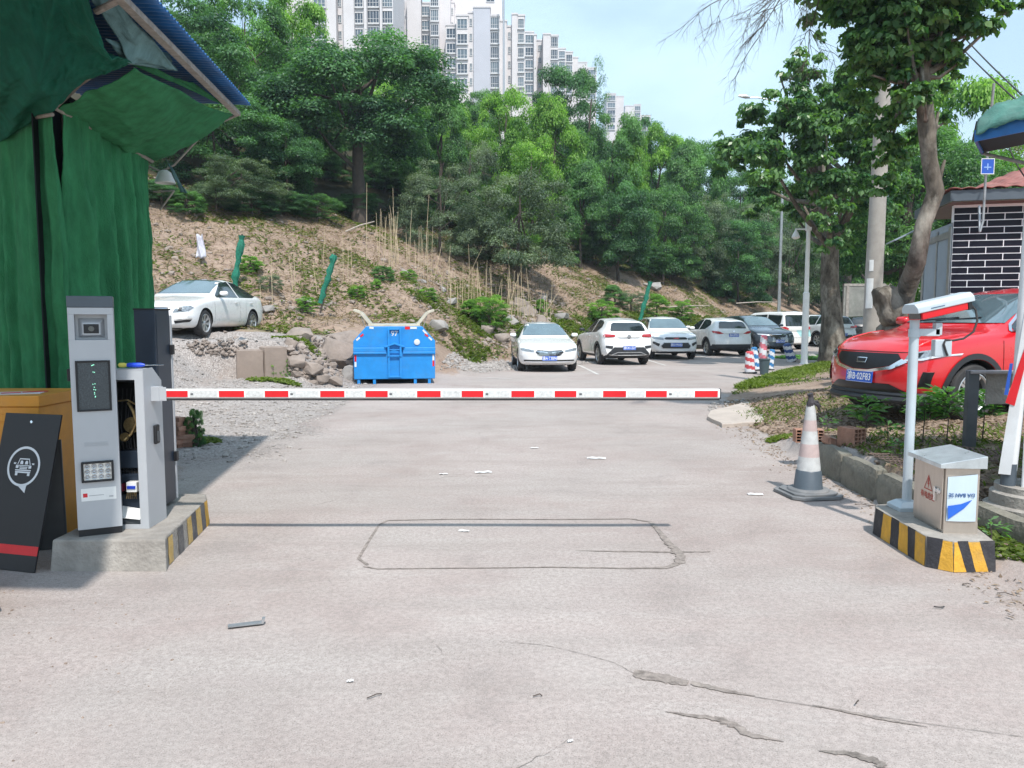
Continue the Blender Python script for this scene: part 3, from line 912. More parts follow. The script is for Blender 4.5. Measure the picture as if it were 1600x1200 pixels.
# 4 white crossover seen from the rear, dark lower bumper
r4 = dict(p=[('tail_light', M_tail, [(.42, .94), (.62, .92), (.84, .98), (.86, 1.06), (.60, 1.03)], .014, True),
    ('lower_trim', M_clad, [(-.86, .22), (.86, .22), (.86, .50), (-.86, .50)], .010),
    ('skid_plate', M_darksteel, [(-.5, .27), (.5, .27), (.45, .34), (-.45, .34)], .018),
    ('badge', M_chrome, [(.06 * math.cos(a), 1.03 + .05 * math.sin(a)) for a in [k * math.pi / 6 for k in range(12)]], .016)], plate=(0, .88, .1))
make_car('parked_car', 'white crossover showing its tail with high number plate and black bumper, fourth in the row', 'car',
         (9.0, 34.4, 0), R(90 + 9), 'coupe_suv', P_white, .46, '渝A3F95V', rear=r4, front=front_sedan(), spokes=5)
# 5 dark people carrier facing us
f5 = dict(p=[('grille', M_grille, [(-.30, .50), (.30, .50), (.44, .80), (-.44, .80)], .012),
    ('head_light', M_lens, [(.46, .76), (.84, .80), (.86, .84), (.46, .80)], .012, True),
    ('fog_light', M_lens, [(.52, .40), (.82, .42), (.82, .45), (.52, .43)], .014, True)] +
    [('grille_bar', M_chrome, b_, .020) for b_ in bars(-.36, .36, .50, .82, 7, .014)], plate=(0, .52, 0))
make_car('parked_car', 'dark blue-grey estate-style people carrier with barred chrome grille facing outwards, fifth in the parked row', 'car',
         (11.5, 36.8, 0), R(-90 + 14), 'suv', P_navy, .26, '渝A·F36D8', front=f5, rear=REAR_SUV, spokes=6, scale=1.06)
# 6 van from the rear
r6 = dict(p=[('tail_light', M_tail, [(.56, 1.0), (.86, 1.02), (.88, 1.12), (.72, 1.16), (.50, 1.06)], .014, True),
    ('livery_patch', mat('pale_teal_livery', (.35, .62, .64), .4), [(-.84, .66), (-.1, .66), (.1, .98), (-.84, .98)], .008),
    ('boot_seam', M_arch, [(-.70, .60), (.70, .60), (.70, .61), (-.70, .61)], .006)])
make_car('van', 'white van with dark rear window and pale teal patch on its tailgate', 'van',
         (13.6, 40.9, 0), R(90 + 18), 'van', P_white, .26, '', rear=r6, front=front_sedan(), spokes=5)
# 7 white SUV behind the lamp post
make_car('parked_car', 'boxy white SUV parked tail outwards behind the white camera pole, left of the tree trunk', 'car',
         (17.45, 44.3, 0), R(90 + 16), 'suv', P_white, .30, '渝A·0B716', rear=dict(p=REAR_SUV['p'], plate=(0, .62, 0)), front=front_sedan(), spokes=6, scale=1.10)
# 8 black pickup behind the trunk
make_car('parked_car', 'black car with only its tail showing right of the banyan trunk', 'car',
         (22.6, 50.5, 0), R(78), 'suv', P_black, .3, '', rear=REAR_SUV, front=front_sedan(), scale=1.05)
make_car('parked_car', 'small white car facing outwards between the tree trunk and the concrete utility pole', 'car',
         (24.2, 54.0, 0), R(-82), 'suv', P_white, .25, '', rear=REAR_SUV, front=f3, scale=.96)
make_car('parked_car', 'dark red and black car facing outwards behind the concrete utility pole, farthest in the lot', 'car',
         (28.4, 57.0, 0), R(-85), 'suv', P_darkred, .62, '', rear=REAR_SUV, front=f5, scale=1.0)
# white saloon on the gravel rise at the left
f9 = dict(p=[('grille', M_grille, [(-.40, .70), (.40, .70), (.36, .50), (-.36, .50)], .010)] +
    [('grille_bar', M_chrome, b_, .018) for b_ in bars(-.38, .38, .51, .70, 4, .012)] +
    [('head_light', M_head, [(.50, .58), (.80, .61), (.86, .70), (.80, .745), (.56, .70)], .010, True),
     ('head_light_lens', M_grille, [(.60, .61), (.68, .61), (.68, .69), (.61, .69)], .014, True),
     ('fog_light_recess', M_grille, [(.54, .32), (.80, .36), (.84, .42), (.52, .385)], .012, True),
     ('fog_light_trim', M_chrome, [(.52, .395), (.84, .43), (.85, .445), (.52, .41)], .014, True),
     ('lower_grille', M_grille, [(-.42, .30), (.42, .30), (.40, .38), (-.40, .38)], .012)], plate=(0, .44, 0))
vz = H(-6.9, 18.0, False)
t9, b9, T9 = make_car('parked_car', 'white saloon standing on the raised gravel at the left, just behind the green curtain edge', 'car',
         (-8.32, 20.5, H(-7.9, 20.0, False) + .0), R(-95), 'sedan', P_white, 0, '', front=f9, rear=dict(p=[('tail_light', M_tail, [(.45, .80), (.82, .82), (.82, .92), (.5, .92)], .01, True)]), spokes=7)
patch(b9, [(-.35, -.40), (.22, -.40), (.22, .40), (-.35, .40)], 'z', 1, 'sunroof', M_glass, t9, off=.006)

# ---- the red SUV at the right
fr = dict(p=[
    ('grille', M_grille, [(-.47, .80), (.47, .80), (.52, .74), (.40, .655), (.12, .60), (-.12, .60), (-.40, .655), (-.52, .74)], .010),
    ('grille_trim', M_chrome, [(-.53, .74), (-.41, .648), (-.12, .592), (.12, .592), (.41, .648), (.53, .74), (.60, .705), (.44, .615), (.13, .560), (-.13, .560), (-.44, .615), (-.60, .705)], .020),
    ('head_light', M_head, [(.56, .735), (.72, .745), (.86, .80), (.895, .87), (.86, .875), (.70, .84), (.58, .80)], .010, True),
    ('head_light_lens', M_grille, [(.62, .755), (.70, .765), (.72, .82), (.62, .80)], .014, True),
    ('head_light_strip', M_lens, [(.56, .715), (.74, .73), (.89, .80), (.89, .82), (.72, .75), (.56, .735)], .018, True),
    ('lower_grille', M_grille, [(-.62, .27), (.62, .27), (.60, .36), (.42, .44), (-.42, .44), (-.60, .36)], .010),
    ('air_curtain', M_grille, [(.72, .42), (.80, .42), (.83, .60), (.76, .60)], .012, True),
    ('badge', M_chrome, [(-.075, .675), (.075, .675), (.085, .74), (-.085, .74)], .018),
    ('badge_inset', M_grille, [(-.06, .688), (.06, .688), (.068, .728), (-.068, .728)], .022),
    ('bonnet_edge', M_arch, [(-.60, .815), (.60, .815), (.60, .823), (-.60, .823)], .003)], plate=(0, .505, -.08))
RX, RY = 6.60, 10.55
tr_, br_, Tr_ = make_car('parked_suv', 'glossy red SUV with black hexagonal grille parked on the dirt bank beside the tiled hut', 'car',
    (RX, RY, .37), R(198), 'coupe_suv', P_red, .33, '渝B·02F83', front=fr, rear=REAR_SUV, spokes=5, scale=1.03)
lipb = MB(); lpts = []
for k in range(25):
    y = -.86 + 1.72 * k / 24; h, nn, _, _ = br_.ray_cast(Vector((5, y, .335)), Vector((-1, 0, 0)))
    if h: lpts.append(Vector((h.x + .0, h.y, .25)))
lipb.tube(lpts, .045, 8); lipb.tube([p + Vector((-.03, 0, .06)) for p in lpts], .05, 8); lipb.build('front_lip', M_clad, tr_, smooth=True)
L = Tr_['L']
# bonnet creases and chrome line under the side windows
for s in (-1, 1):
    tb = MB(); pts = []
    for k in range(15):
        u = .22 + k * .062; y = s * (.60 + .16 * (k / 14)); h, nn, _, _ = br_.ray_cast(Vector((L / 2 - u - .0, y, 3)), Vector((0, 0, -1)))
        if h: pts.append(h + Vector((0, 0, -.002)))
    tb.tube(pts, [.004] + [.011] * (len(pts) - 2) + [.004], 8); tb.build('bonnet_crease', P_red, tr_, smooth=True, sharp=80)
wl = [(L / 2 - u, z) for u, z in ((1.42, 1.055), (1.52, 1.14), (2.10, 1.50), (2.12, 1.485), (1.56, 1.13), (1.48, 1.085), (2.55, 1.115), (2.55, 1.095))]
patch(br_, [(L / 2 - u, z) for u, z in ((1.44, 1.055), (2.58, 1.085), (3.34, 1.115), (3.34, 1.135), (2.58, 1.105), (1.44, 1.075))], 'y', 1, 'window_trim', M_chrome, tr_, off=.012, mirror=True)
patch(br_, [(L / 2 - u, z) for u, z in ((1.42, 1.07), (1.48, 1.15), (2.06, 1.50), (2.08, 1.485), (1.51, 1.14), (1.46, 1.07))], 'y', 1, 'window_trim', M_chrome, tr_, off=.012, mirror=True)
for s in (-1, 1):
    wp = MB(); a = br_.ray_cast(Vector((3, s * .15 - .3, 1.18)), Vector((-1, 0, 0)))[0]; b = br_.ray_cast(Vector((3, s * .15 + .28, 1.22)), Vector((-1, 0, 0)))[0]
    wp.tube([a + Vector((.015, 0, .012)), b + Vector((.015, 0, .015))], .010, 6); wp.build('wiper', M_black, tr_)
# ------------------------------------------------------------ left side: canvas shelter
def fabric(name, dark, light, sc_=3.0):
    m = mat(name, tuple((a + b) / 2 for a, b in zip(dark, light)), 0.9, var=0.26, scale=sc_ * 3.2, bump=0.5, bscale=150, dirt=0.4, dcol=tuple(c * .8 + .012 for c in dark), spec=0.08, stretch=(1, 1, .35))  # stretched tone streaks imitate fold shading in the cloth colour
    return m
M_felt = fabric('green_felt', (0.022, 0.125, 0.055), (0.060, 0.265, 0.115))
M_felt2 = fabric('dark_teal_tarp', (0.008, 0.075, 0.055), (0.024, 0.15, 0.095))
M_net = fabric('grey_blue_netting', (0.10, 0.20, 0.22), (0.18, 0.30, 0.30))
M_bluesheet = mat('blue_roof_sheet', (0.02, 0.13, 0.36), 0.45, 0.2, var=0.25, scale=4, dirt=0.4, dcol=(0.12, 0.17, 0.24))
M_pole = mat('dusty_steel_tube', (0.30, 0.27, 0.24), 0.6, 0.3, var=0.3, scale=20, dirt=0.4, dcol=(0.16, 0.10, 0.07))
M_void = mat('shade_black', (0.012, 0.016, 0.02), 0.9, var=0.3)  # near-black colour standing in for shade under cover
def lerp(a, b, t): return Vector(a) * (1 - t) + Vector(b) * t
tent = thing('canvas_shelter', 'tall shelter hung with green felt curtains under a blue sheet roof, left of the barrier', 'shelter', (-4.2, 7.2, 0))
TO = Vector((-4.2, 7.2, 0))
def TV(p): return Vector(p) - TO
C0 = D(85, 170, 6.0); C1 = D(235, 252, 8.0); E0 = D(0, 216, 6.9); E1 = C0 + (E0 - C0) * 4.0
EA = D(195, 4, 5.1); EB = D(371, 178, 8.2)
def curtain(a, b, name, folds, seed, amp=.07, nrm=None, lean=0.0, hem=.03, topf=None, bu0=0, bu1=0):
    d = (b - a); d.z = 0; L_ = d.length; dn = d.normalized(); nr = nrm or Vector((dn.y, -dn.x, 0))
    def fn(u, v):
        u2 = u + (bu0 * (1 - u) + bu1 * u) * v / L_
        top = lerp(a, b, u); z = top.z * (1 - v) + hem * v
        z += (0.07 - 0.03 * math.sin(u * math.pi * 5) ** 2) * (1 - v)
        p = Vector((a.x + d.x * u2, a.y + d.y * u2, z))
        f = sum(math.sin(2 * math.pi * (k * u * .9 + seed * k * .37) + .8 * fbm(u * 3, v * 1.2, seed)) * w for k, w in ((folds * .5, .40), (folds, .55), (folds * 2.1, .28), (folds * 3.7, .12)))
        env = .25 + .75 * ss(0, .35, v)
        f2 = .45 * fbm(u * 4, v * 2.5, seed + 3) + .22 * fbm(u * 14, v * 9, seed + 5) + .10 * abs(fbm(u * 22, v * 22, seed + 8))
        p += nr * (amp * f * env + .08 * f2 + lean * v)
        return TV(p)
    mb = MB(); mb.grid(fn, 220, 130)
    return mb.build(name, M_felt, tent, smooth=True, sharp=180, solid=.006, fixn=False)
ax_ = (C1 - C0); ax_.z = 0; ax_.normalize()
curtain(C0 + ax_ * .10 + Vector((.02, 0, 0)), C1 - ax_ * .06, 'curtain', 9, 1.7, .085, nrm=Vector((.99, .1, 0)), bu0=.22)
curtain(E1, C0 + Vector((-.02, .02, 0)), 'curtain', 13, 4.2, .085, nrm=Vector((-.3, -.95, 0)), bu1=.02)
mb = MB(); mb.grid(lambda u, v: TV(Vector((-3.74 - .22 * u, 6.15 + 1.75 * u, 3.55 * v))), 4, 4); mb.build('shade_backing', M_void, tent, solid=.01)  # black sheets behind the curtains stand in for the shaded interior
mb = MB(); mb.grid(lambda u, v: TV(lerp(Vector((-3.80, 6.75, 3.5 * v)), Vector((-8.0, 10.8, 3.5 * v)), u)), 4, 4); mb.build('shade_backing', M_void, tent, solid=.01)
mb = MB(); mb.add([TV(p) for p in ((-3.72, 6.1, 3.5), (-3.95, 7.95, 3.5), (-8, 10, 3.5))], [(0, 1, 2)]); mb.build('shade_backing', M_void, tent, solid=.01)
# frame tubes
def tube_part(pts, r, name='roof_tube', m=None, n=8):
    b_ = MB(); b_.tube([TV(p) for p in pts], r, n); return b_.build(name, m or M_pole, tent, smooth=True)
tube_part([C0 + Vector((.02, -.03, .0)), C1 + Vector((.02, 0, 0))], .017)
tube_part([E1 + Vector((0, -.03, 0)), lerp(E0, C0, .5) + Vector((0, -.03, .03)), C0 + Vector((0, -.03, -.05))], .015)
R0 = D(200, 96, 5.75)
tube_part([C0, D(125, 132, 5.92), D(160, 108, 5.85), R0], .014)
bb = MB(); d_ = EB - EA
M_ = d_.to_track_quat('Y', 'Z').to_matrix()
ext = EA - d_ * .35
mid_ = (ext + EB) / 2
bb.box(TV(mid_), (.065, (EB - ext).length, .045), M=M_); bb.build('eave_beam', M_pole, tent, bevel=.004)
tube_part([EA + Vector((.0, -.02, .02)), D(150, 18, 5.15)], .022, 'rafter')
tube_part([C1, D(280, 225, 8.1), D(330, 197, 8.15), EB + Vector((0, 0, -.01))], .014, 'bracket')
tube_part([C1 + Vector((-.02, 0, -.05)), D(252, 268, 8.02), D(272, 258, 8.05), D(328, 198, 8.15)], .010, 'bracket')
tube_part([C1 + Vector((-.12, -.1, 0)), Vector((C1.x - .16, C1.y - .15, .0))], .022, 'corner_post')
tube_part([C0 + Vector((-.16, .40, .1)), Vector((C0.x - .16, C0.y + .40, .0))], .022, 'corner_post')
# ceiling cloth between curtain top and eave
def sagcloth(name, pa, pb, pc, pd, sag, m, nu=60, nv=40, seed=1.0, amp=.03, edge=None, par=None):
    """pa-pb one edge, pd-pc the opposite edge"""
    nr = (pb - pa).cross(pd - pa).normalized()
    def fn(u, v):
        p = lerp(lerp(pa, pb, u), lerp(pd, pc, u), v)
        p = p + Vector((0, 0, -1)) * (sag * 4 * u * (1 - u) * (.4 + .6 * math.sin(math.pi * v)) + .3 * sag * math.sin(math.pi * v))
        p += nr * (amp * (math.sin(9 * (u + .6 * v) + seed + 2 * fbm(u * 2, v * 2, seed)) + .8 * fbm(u * 5, v * 5, seed) + .7 * abs(fbm(u * 9, v * 9, seed + 2))))
        if edge: p += edge(u, v)
        return TV(p)
    mb = MB(); mb.grid(fn, nu, nv); return mb.build(name, m, tent, smooth=True, sharp=180, solid=.006, fixn=False)
# ceiling: from C0..C1 to R0..EB
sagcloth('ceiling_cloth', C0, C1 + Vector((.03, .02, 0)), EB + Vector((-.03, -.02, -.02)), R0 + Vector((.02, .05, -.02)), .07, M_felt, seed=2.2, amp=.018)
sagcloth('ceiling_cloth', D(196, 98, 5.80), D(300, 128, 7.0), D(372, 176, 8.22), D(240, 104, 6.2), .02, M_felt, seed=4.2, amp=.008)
# upper canopy cloth, hanging towards the viewer
A0 = D(-190, 260, 7.4)
def hang(u, v):
    pts = [(0, D(-190, 262, 7.4)), (.32, D(0, 216, 6.86)), (.5, D(82, 172, 5.96)), (.70, D(128, 128, 5.86)), (1, D(206, 98, 5.70))]
    tops = [(0, D(-260, -160, 5.6)), (.5, D(30, -150, 4.9)), (1, D(128, -26, 4.95))]
    def L3(P, t):
        for i in range(1, len(P)):
            if t <= P[i][0]:
                k = (t - P[i - 1][0]) / (P[i][0] - P[i - 1][0]); return lerp(P[i - 1][1], P[i][1], k)
        return P[-1][1]
    a = L3(pts, u); b = L3(tops, u)
    p = lerp(a, b, v)
    bul = math.sin(math.pi * v) * (.22 + .10 * math.sin(5 * u + 1))
    fold = .05 * math.sin(7.5 * (u * 1.3 + v * .9) + 1.2) * math.sin(math.pi * min(1, v * 1.3)) + .05 * fbm(u * 4, v * 3, 8.0) + .035 * abs(fbm(u * 11, v * 9, 4.0)) + .07 * math.exp(-((u * 1.1 - v * .55 - .38) / .05) ** 2)
    p += Vector((.15, -.5, -.8)).normalized() * (bul + fold)
    return TV(p)
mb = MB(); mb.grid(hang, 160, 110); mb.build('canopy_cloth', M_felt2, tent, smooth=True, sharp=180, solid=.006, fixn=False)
sagcloth('netting', D(128, -30, 4.98), D(205, 98, 5.72), D(278, 108, 6.3), D(160, -30, 5.0), .02, M_net, seed=6, amp=.02, nu=30, nv=16)
sagcloth('netting', D(165, 60, 5.4), D(200, 100, 5.74), D(276, 109, 6.35), D(262, 82, 6.28), .015, M_net, seed=6, amp=.01, nu=30, nv=16)
# corrugated blue roof sheet
I0, I1 = D(120, -60, 5.0), D(345, 160, 8.1)
O0, O1 = D(216, -30, 4.75), D(384, 176, 8.25)
KX = .92  # runs the sheet on out of view, lengthened to shade canopy and cabinets
I0b = EA - d_ * KX + Vector((-2.6, .1, .12)); I1b = EB + Vector((-1.6, .15, .12))
def roofp(u, v):
    a = lerp(I0b, I1b, u); b = lerp(EA - d_ * KX, EB, u) + Vector((.02, .02, .05)); c = lerp(EA - d_ * KX, EB, u) + Vector((.13, .03, .05))
    p = lerp(a, b, v / .8) if v < .8 else lerp(b, c, (v - .8) / .2)
    p.z += .012 * math.sin(u * 2 * math.pi * 80) + .05 + .03 * (1 - v)
    return TV(p)
mb = MB(); mb.grid(roofp, 80 * 6, 12); mb.build('roof_sheet', M_bluesheet, tent, smooth=True, sharp=180, solid=.004, fixn=False)
# torn rag and lamp under the far bracket
lamp = MB(); q = TV(D(258, 285, 7.95))
lamp.lathe([(.03, .12), (.06, .10), (.10, .0), (.095, -.01), (.02, .09)], c=(q.x, q.y, q.z), n=16)
lamp.build('lamp_shade', mat('lamp_enamel', (0.6, 0.6, 0.58), 0.4, dirt=.3), tent, smooth=True)
sagcloth('rag', D(262, 255, 8.0), D(268, 262, 8.02), D(292, 302, 8.0), D(284, 300, 8.0), .0, M_net, seed=3, amp=.01, nu=6, nv=6)
tube_part([D(240, 300, 8.0), D(272, 298, 8.0)], .008, 'bracket'); tube_part([D(272, 298, 8.0), D(250, 328, 8.0)], .010, 'bracket')

# ------------------------------------------------------------ traffic islands
def island(name, label, poly, h, stripes, capmat, group=None, slope=.04):
    """poly: list of ground corners (ccw), stripes: list over the outer edges (edge index -> list of (t0,t1,mat))"""
    cx = sum(p[0] for p in poly) / len(poly); cy = sum(p[1] for p in poly) / len(poly)
    t = thing(name, label, 'traffic island', (cx, cy, 0), 0, group)
    tp = [(cx + (p[0] - cx) * (1 - slope), cy + (p[1] - cy) * (1 - slope)) for p in poly]
    b_ = MB(); n = len(poly)
    vs = [(p[0] - cx, p[1] - cy, -.05) for p in poly] + [(p[0] - cx, p[1] - cy, h) for p in tp]
    b_.add(vs, [tuple(range(n, 2 * n))] + [(i, (i + 1) % n, n + (i + 1) % n, n + i) for i in range(n)])
    b_.build('kerb_body', capmat, t, bevel=.012)
    for ei, bands in stripes.items():
        a, b = poly[ei], poly[(ei + 1) % n]; ta, tb = tp[ei], tp[(ei + 1) % n]
        nr = Vector((b[1] - a[1], -(b[0] - a[0]), 0)).normalized()
        for (t0, t1, s0, s1, m, z1) in bands:
            s = MB()
            K = 5; rows = []
            for k in range(K + 1):
                zz = k / K * z1
                lo, hi = (t0 * (1 - k / K) + s0 * (k / K)), (t1 * (1 - k / K) + s1 * (k / K))
                lo += .004 * math.sin(k * 2.1 + t0 * 40); hi += .004 * math.sin(k * 1.7 + t1 * 30)
                def P(t): 
                    g = Vector((a[0] + (b[0] - a[0]) * t, a[1] + (b[1] - a[1]) * t, 0)); u_ = Vector((ta[0] + (tb[0] - ta[0]) * t, ta[1] + (tb[1] - ta[1]) * t, h))
                    q_ = g * (1 - zz) + u_ * zz; return q_ - Vector((cx, cy, 0)) + nr * .003
                rows += [P(lo), P(hi)]
            s.add(rows, [(2 * k, 2 * k + 1, 2 * k + 3, 2 * k + 2) for k in range(K)])
            s.build('painted_stripe', m, t, fixn=False)
    return t
Y_, B_, YF, BF = M_yellow, M_blackpaint, M_yellowfaded, M_blackfaded
# right island: A (1364,833) B(1446,885) B2(1492,894) C(1554,895) then back
rA, rB, rB2, rC = [G(*p) for p in ((1364, 833), (1446, 885), (1490, 894), (1556, 893))]
rpoly = [(rA.x, rA.y), (rB.x, rB.y), (rB2.x, rB2.y), (rC.x, rC.y), (rC.x + .12, rC.y + .5), (3.45, 6.0), (rA.x + .05, rA.y + .12)]
e0 = [(0, .17, 0, .17, B_, 1), (.17, .36, .17, .34, Y_, .97), (.36, .52, .34, .50, B_, 1), (.52, .70, .50, .66, Y_, .97), (.70, .82, .66, .80, B_, 1), (.82, .99, .80, .98, Y_, .97)]
rpolyS = {0: e0, 1: [(0, .45, 0, .60, B_, 1), (.45, .999, .60, .95, Y_, .96)], 2: [(0, .30, 0, .08, Y_, .96), (.30, .52, .08, .34, B_, 1), (.52, .82, .34, .62, Y_, .96), (.82, .995, .62, .995, B_, 1)],
          3: [(0.02, .2, .02, .15, Y_, .95), (.2, .99, .15, .99, B_, 1)]}
island('traffic_island', 'small concrete plinth with bright yellow and black slanted stripes under the steel box', rpoly, .20, rpolyS, M_concrete)
lpoly = [(-3.02, 4.88), (-2.25, 4.88), (-2.29, 5.0), (-2.42, 6.02), (-2.52, 6.25), (-3.02, 6.25)]
ls = {2: [(0, .10, 0, .1, YF, .9), (.22, .34, .22, .34, BF, .9), (.44, .55, .44, .55, YF, .95), (.55, .67, .55, .67, BF, .98), (.67, .80, .67, .80, YF, .98), (.80, .91, .80, .91, BF, 1), (.91, .999, .91, .999, Y_, 1)], 3: [(.02, .6, .02, .6, M_brick, 1)]}
island('traffic_island', 'long concrete plinth with worn faded yellow and black stripes under the cabinets on the left', lpoly, .20, ls, M_concrete)

# ------------------------------------------------------------ cabinets on the left island
I_H = .20
def local_front(t): return t
# gate camera cabinet
def rrect(x0, x1, z0, z1, r=.01): return [(x0 + r, z0), (x1 - r, z0), (x1, z0 + r), (x1, z1 - r), (x1 - r, z1), (x0 + r, z1), (x0, z1 - r), (x0, z0 + r)]
def frame_mb(mb, x0, x1, z0, z1, t, y0, y1, mi=0):
    mb.b2((x0, y0, z0), (x0 + t, y1, z1), mi); mb.b2((x1 - t, y0, z0), (x1, y1, z1), mi)
    mb.b2((x0 + t, y0, z0), (x1 - t, y1, z0 + t), mi); mb.b2((x0 + t, y0, z1 - t), (x1 - t, y1, z1), mi)
lp = thing('camera_cabinet', 'tall light grey plate-reading cabinet with display and white lamp cluster, beside the orange box', 'cabinet', (-2.745, 5.02, I_H), R(26))
Wd, Dp, Hh = .262, .26, 1.585
b_ = MB()
# body with a recess for the camera: front skin built round the opening
x0, x1 = -Wd / 2, Wd / 2; z0, z1 = .045, Hh - .075; rx, rz0, rz1 = .094, 1.300, 1.465
b_.b2((x0, .004, z0), (x1, Dp, z1)) if False else None
b_.b2((x0, 0, z0), (x1, Dp, rz0)); b_.b2((x0, 0, rz1), (x1, Dp, z1)); b_.b2((x0, 0, rz0), (-rx, Dp, rz1)); b_.b2((rx, 0, rz0), (x1, Dp, rz1)); b_.b2((-rx, .07, rz0), (rx, Dp, rz1))
b_.build('housing', M_greymetal, lp, bevel=.002)
b_ = MB(); b_.b2((x0 - .002, -.004, Hh - .073), (x1 + .002, Dp + .004, Hh)); b_.build('cap', M_slate, lp, bevel=.004)
b_ = MB(); b_.b2((x0 + .004, .004, 0), (x1 - .004, Dp - .004, .043)); b_.build('plinth', M_black, lp)
b_ = MB(); b_.b2((x0 - .022, .05, 1.03), (x0 - .001, .10, 1.11)); b_.build('hinge', M_black, lp, bevel=.004)
b_ = MB()
vsq = [(-.075, .066, 1.315), (.075, .066, 1.315), (.075, .066, 1.44), (-.075, .066, 1.44), (-.052, .03, 1.33), (.052, .03, 1.33), (.052, .03, 1.41), (-.052, .03, 1.41)]
b_.add(vsq, [(0, 1, 5, 4), (1, 2, 6, 5), (2, 3, 7, 6), (3, 0, 4, 7), (4, 5, 6, 7)]); b_.build('camera_hood', M_greymetal, lp, bevel=.006)
b_ = MB(); b_.b2((-.044, .024, 1.342), (.044, .03, 1.402)); cl = b_.build('camera_window', M_black, lp, bevel=.003)
b_ = MB(); b_.lathe([(.001, 0), (.018, 0), (.02, .006), (.001, .008)], c=(.0, .018, 1.372), n=20, axis='y'); b_.build('lens', M_glass, cl, smooth=True)
b_ = MB(); frame_mb(b_, -.101, .101, .832, 1.165, .012, -.012, .0); df = b_.build('display_frame', M_black, lp, bevel=.003)
M_disp = mat('led_matrix_off', (0.055, 0.065, 0.07), 0.35, var=0.6, scale=160, bump=.3, bscale=260)
b_ = MB(); b_.b2((-.089, -.005, .844), (.089, -.001, 1.153)); b_.build('display', M_disp, df)
M_led = mat('lit_green_led', (0.35, 0.95, 0.65), 0.4, emit=0.9)
b_ = MB()
for (dx, dz) in ((0, 1.135), (-.006, 1.132), (.006, 1.137), (.0, 1.09), (.008, 1.088), (-.004, 1.01), (.008, 1.012), (.003, .99), (.0, .975), (.01, .972), (.003, .945), (.008, .93), (.006, .925), (.003, .955)): b_.box((dx, -.0065, dz), (.0045, .002, .0045))
b_.build('glyph', M_led, df)
b_ = MB(); frame_mb(b_, -.095, .095, .362, .500, .014, -.022, 0); lf = b_.build('lamp_frame', M_black, lp, bevel=.004)
M_refl = mat('lamp_reflector', (0.72, 0.73, 0.70), 0.25, 0.3, var=0.1)
b_ = MB(); b_.b2((-.081, -.010, .376), (.081, -.002, .486)); b_.build('reflector', M_refl, lf)
for i in range(4):
    for j in range(3):
        b_ = MB(); b_.lathe([(.017, 0), (.016, -.004), (.009, -.002), (.005, -.006), (.0005, -.007)], c=(-.061 + i * .0405, -.0105, .395 + j * .036), n=16, axis='y'); b_.build('bulb', M_steel, lf, smooth=True)
b_ = MB(); b_.b2((-.103, -.0015, .236), (.103, -.0002, .320)); st = b_.build('sticker', M_white, lp)
b_ = MB(); b_.b2((-.092, -.0025, .262), (-.066, -.0016, .288)); b_.build('logo', mat('sticker_red', (.6, .02, .03), .5), st)
b_ = MB(); b_.b2((-.058, -.0022, .268), (.03, -.0016, .273)); b_.b2((.06, -.0022, .252), (.085, -.0016, .262)); b_.build('print', mat('print_grey', (.45, .45, .45), .6), st)
b_ = MB()
for k in range(5): b_.b2((-.07, -.002, .60 + k * .006), (.07, 0, .6025 + k * .006))
b_.build('vent', M_darksteel if False else M_greymetal, lp)

# barrier machine, open front
bm_ = thing('barrier_machine', 'open-fronted grey barrier drive box showing gears and wiring, holding the striped arm', 'barrier machine', (-2.70, 5.16, I_H), R(2))
w2, dp, hh = .42, .29, 1.10
prof = [(0, 0), (dp, 0), (dp, hh - .10), (.15, hh), (0, hh)]
b_ = MB(); b_.prism(prof, .004, plane='yz', off=w2 / 2 - .004); b_.build('side_panel', M_greymetal, bm_, bevel=.0015)
b_ = MB(); b_.prism(prof, .004, plane='yz', off=-w2 / 2); b_.build('side_panel', M_greymetal, bm_, bevel=.0015)
b_ = MB(); b_.b2((-w2 / 2 + .004, dp - .004, 0), (w2 / 2 - .004, dp, hh - .10)); b_.build('back_panel', M_greymetal, bm_)
b_ = MB(); b_.add([(-w2 / 2 + .004, 0, hh - .004), (w2 / 2 - .004, 0, hh - .004), (w2 / 2 - .004, .15, hh - .004), (-w2 / 2 + .004, .15, hh - .004), (-w2 / 2 + .004, dp, hh - .104), (w2 / 2 - .004, dp, hh - .104)], [(0, 1, 2, 3), (3, 2, 5, 4)])
b_.build('lid', M_greymetal, bm_, solid=.004)
b_ = MB(); fx = w2 / 2 - .004
b_.b2((fx - .055, .001, .03), (fx, .005, hh - .006)); b_.b2((-fx, .001, .03), (-fx + .05, .005, hh - .006)); b_.b2((-fx + .05, .001, hh - .075), (fx - .055, .005, hh - .006)); b_.b2((-fx, .001, .0), (fx, .012, .03))
b_.build('door_frame', M_greymetal, bm_, bevel=.001)
b_ = MB(); b_.b2((w2 / 2, .12, .565), (w2 / 2 + .022, .185, .70)); hd = b_.build('lock_handle', M_black, bm_, bevel=.01, seg=3)
b_ = MB(); b_.b2((w2 / 2 + .022, .13, .585), (w2 / 2 + .028, .172, .655)); b_.build('keyhole_plate', M_darksteel, hd, bevel=.003)
b_ = MB(); b_.b2((-fx, .02, .0), (fx, dp - .006, .06)); b_.build('floor_tray', M_darksteel, bm_)
b_ = MB(); b_.b2((-fx, dp - .03, .06), (fx, dp - .02, .99)); b_.build('mounting_plate', M_arch, bm_)
M_brass = mat('oily_brass', (0.28, 0.20, 0.09), 0.35, 0.8, var=0.4, scale=40)
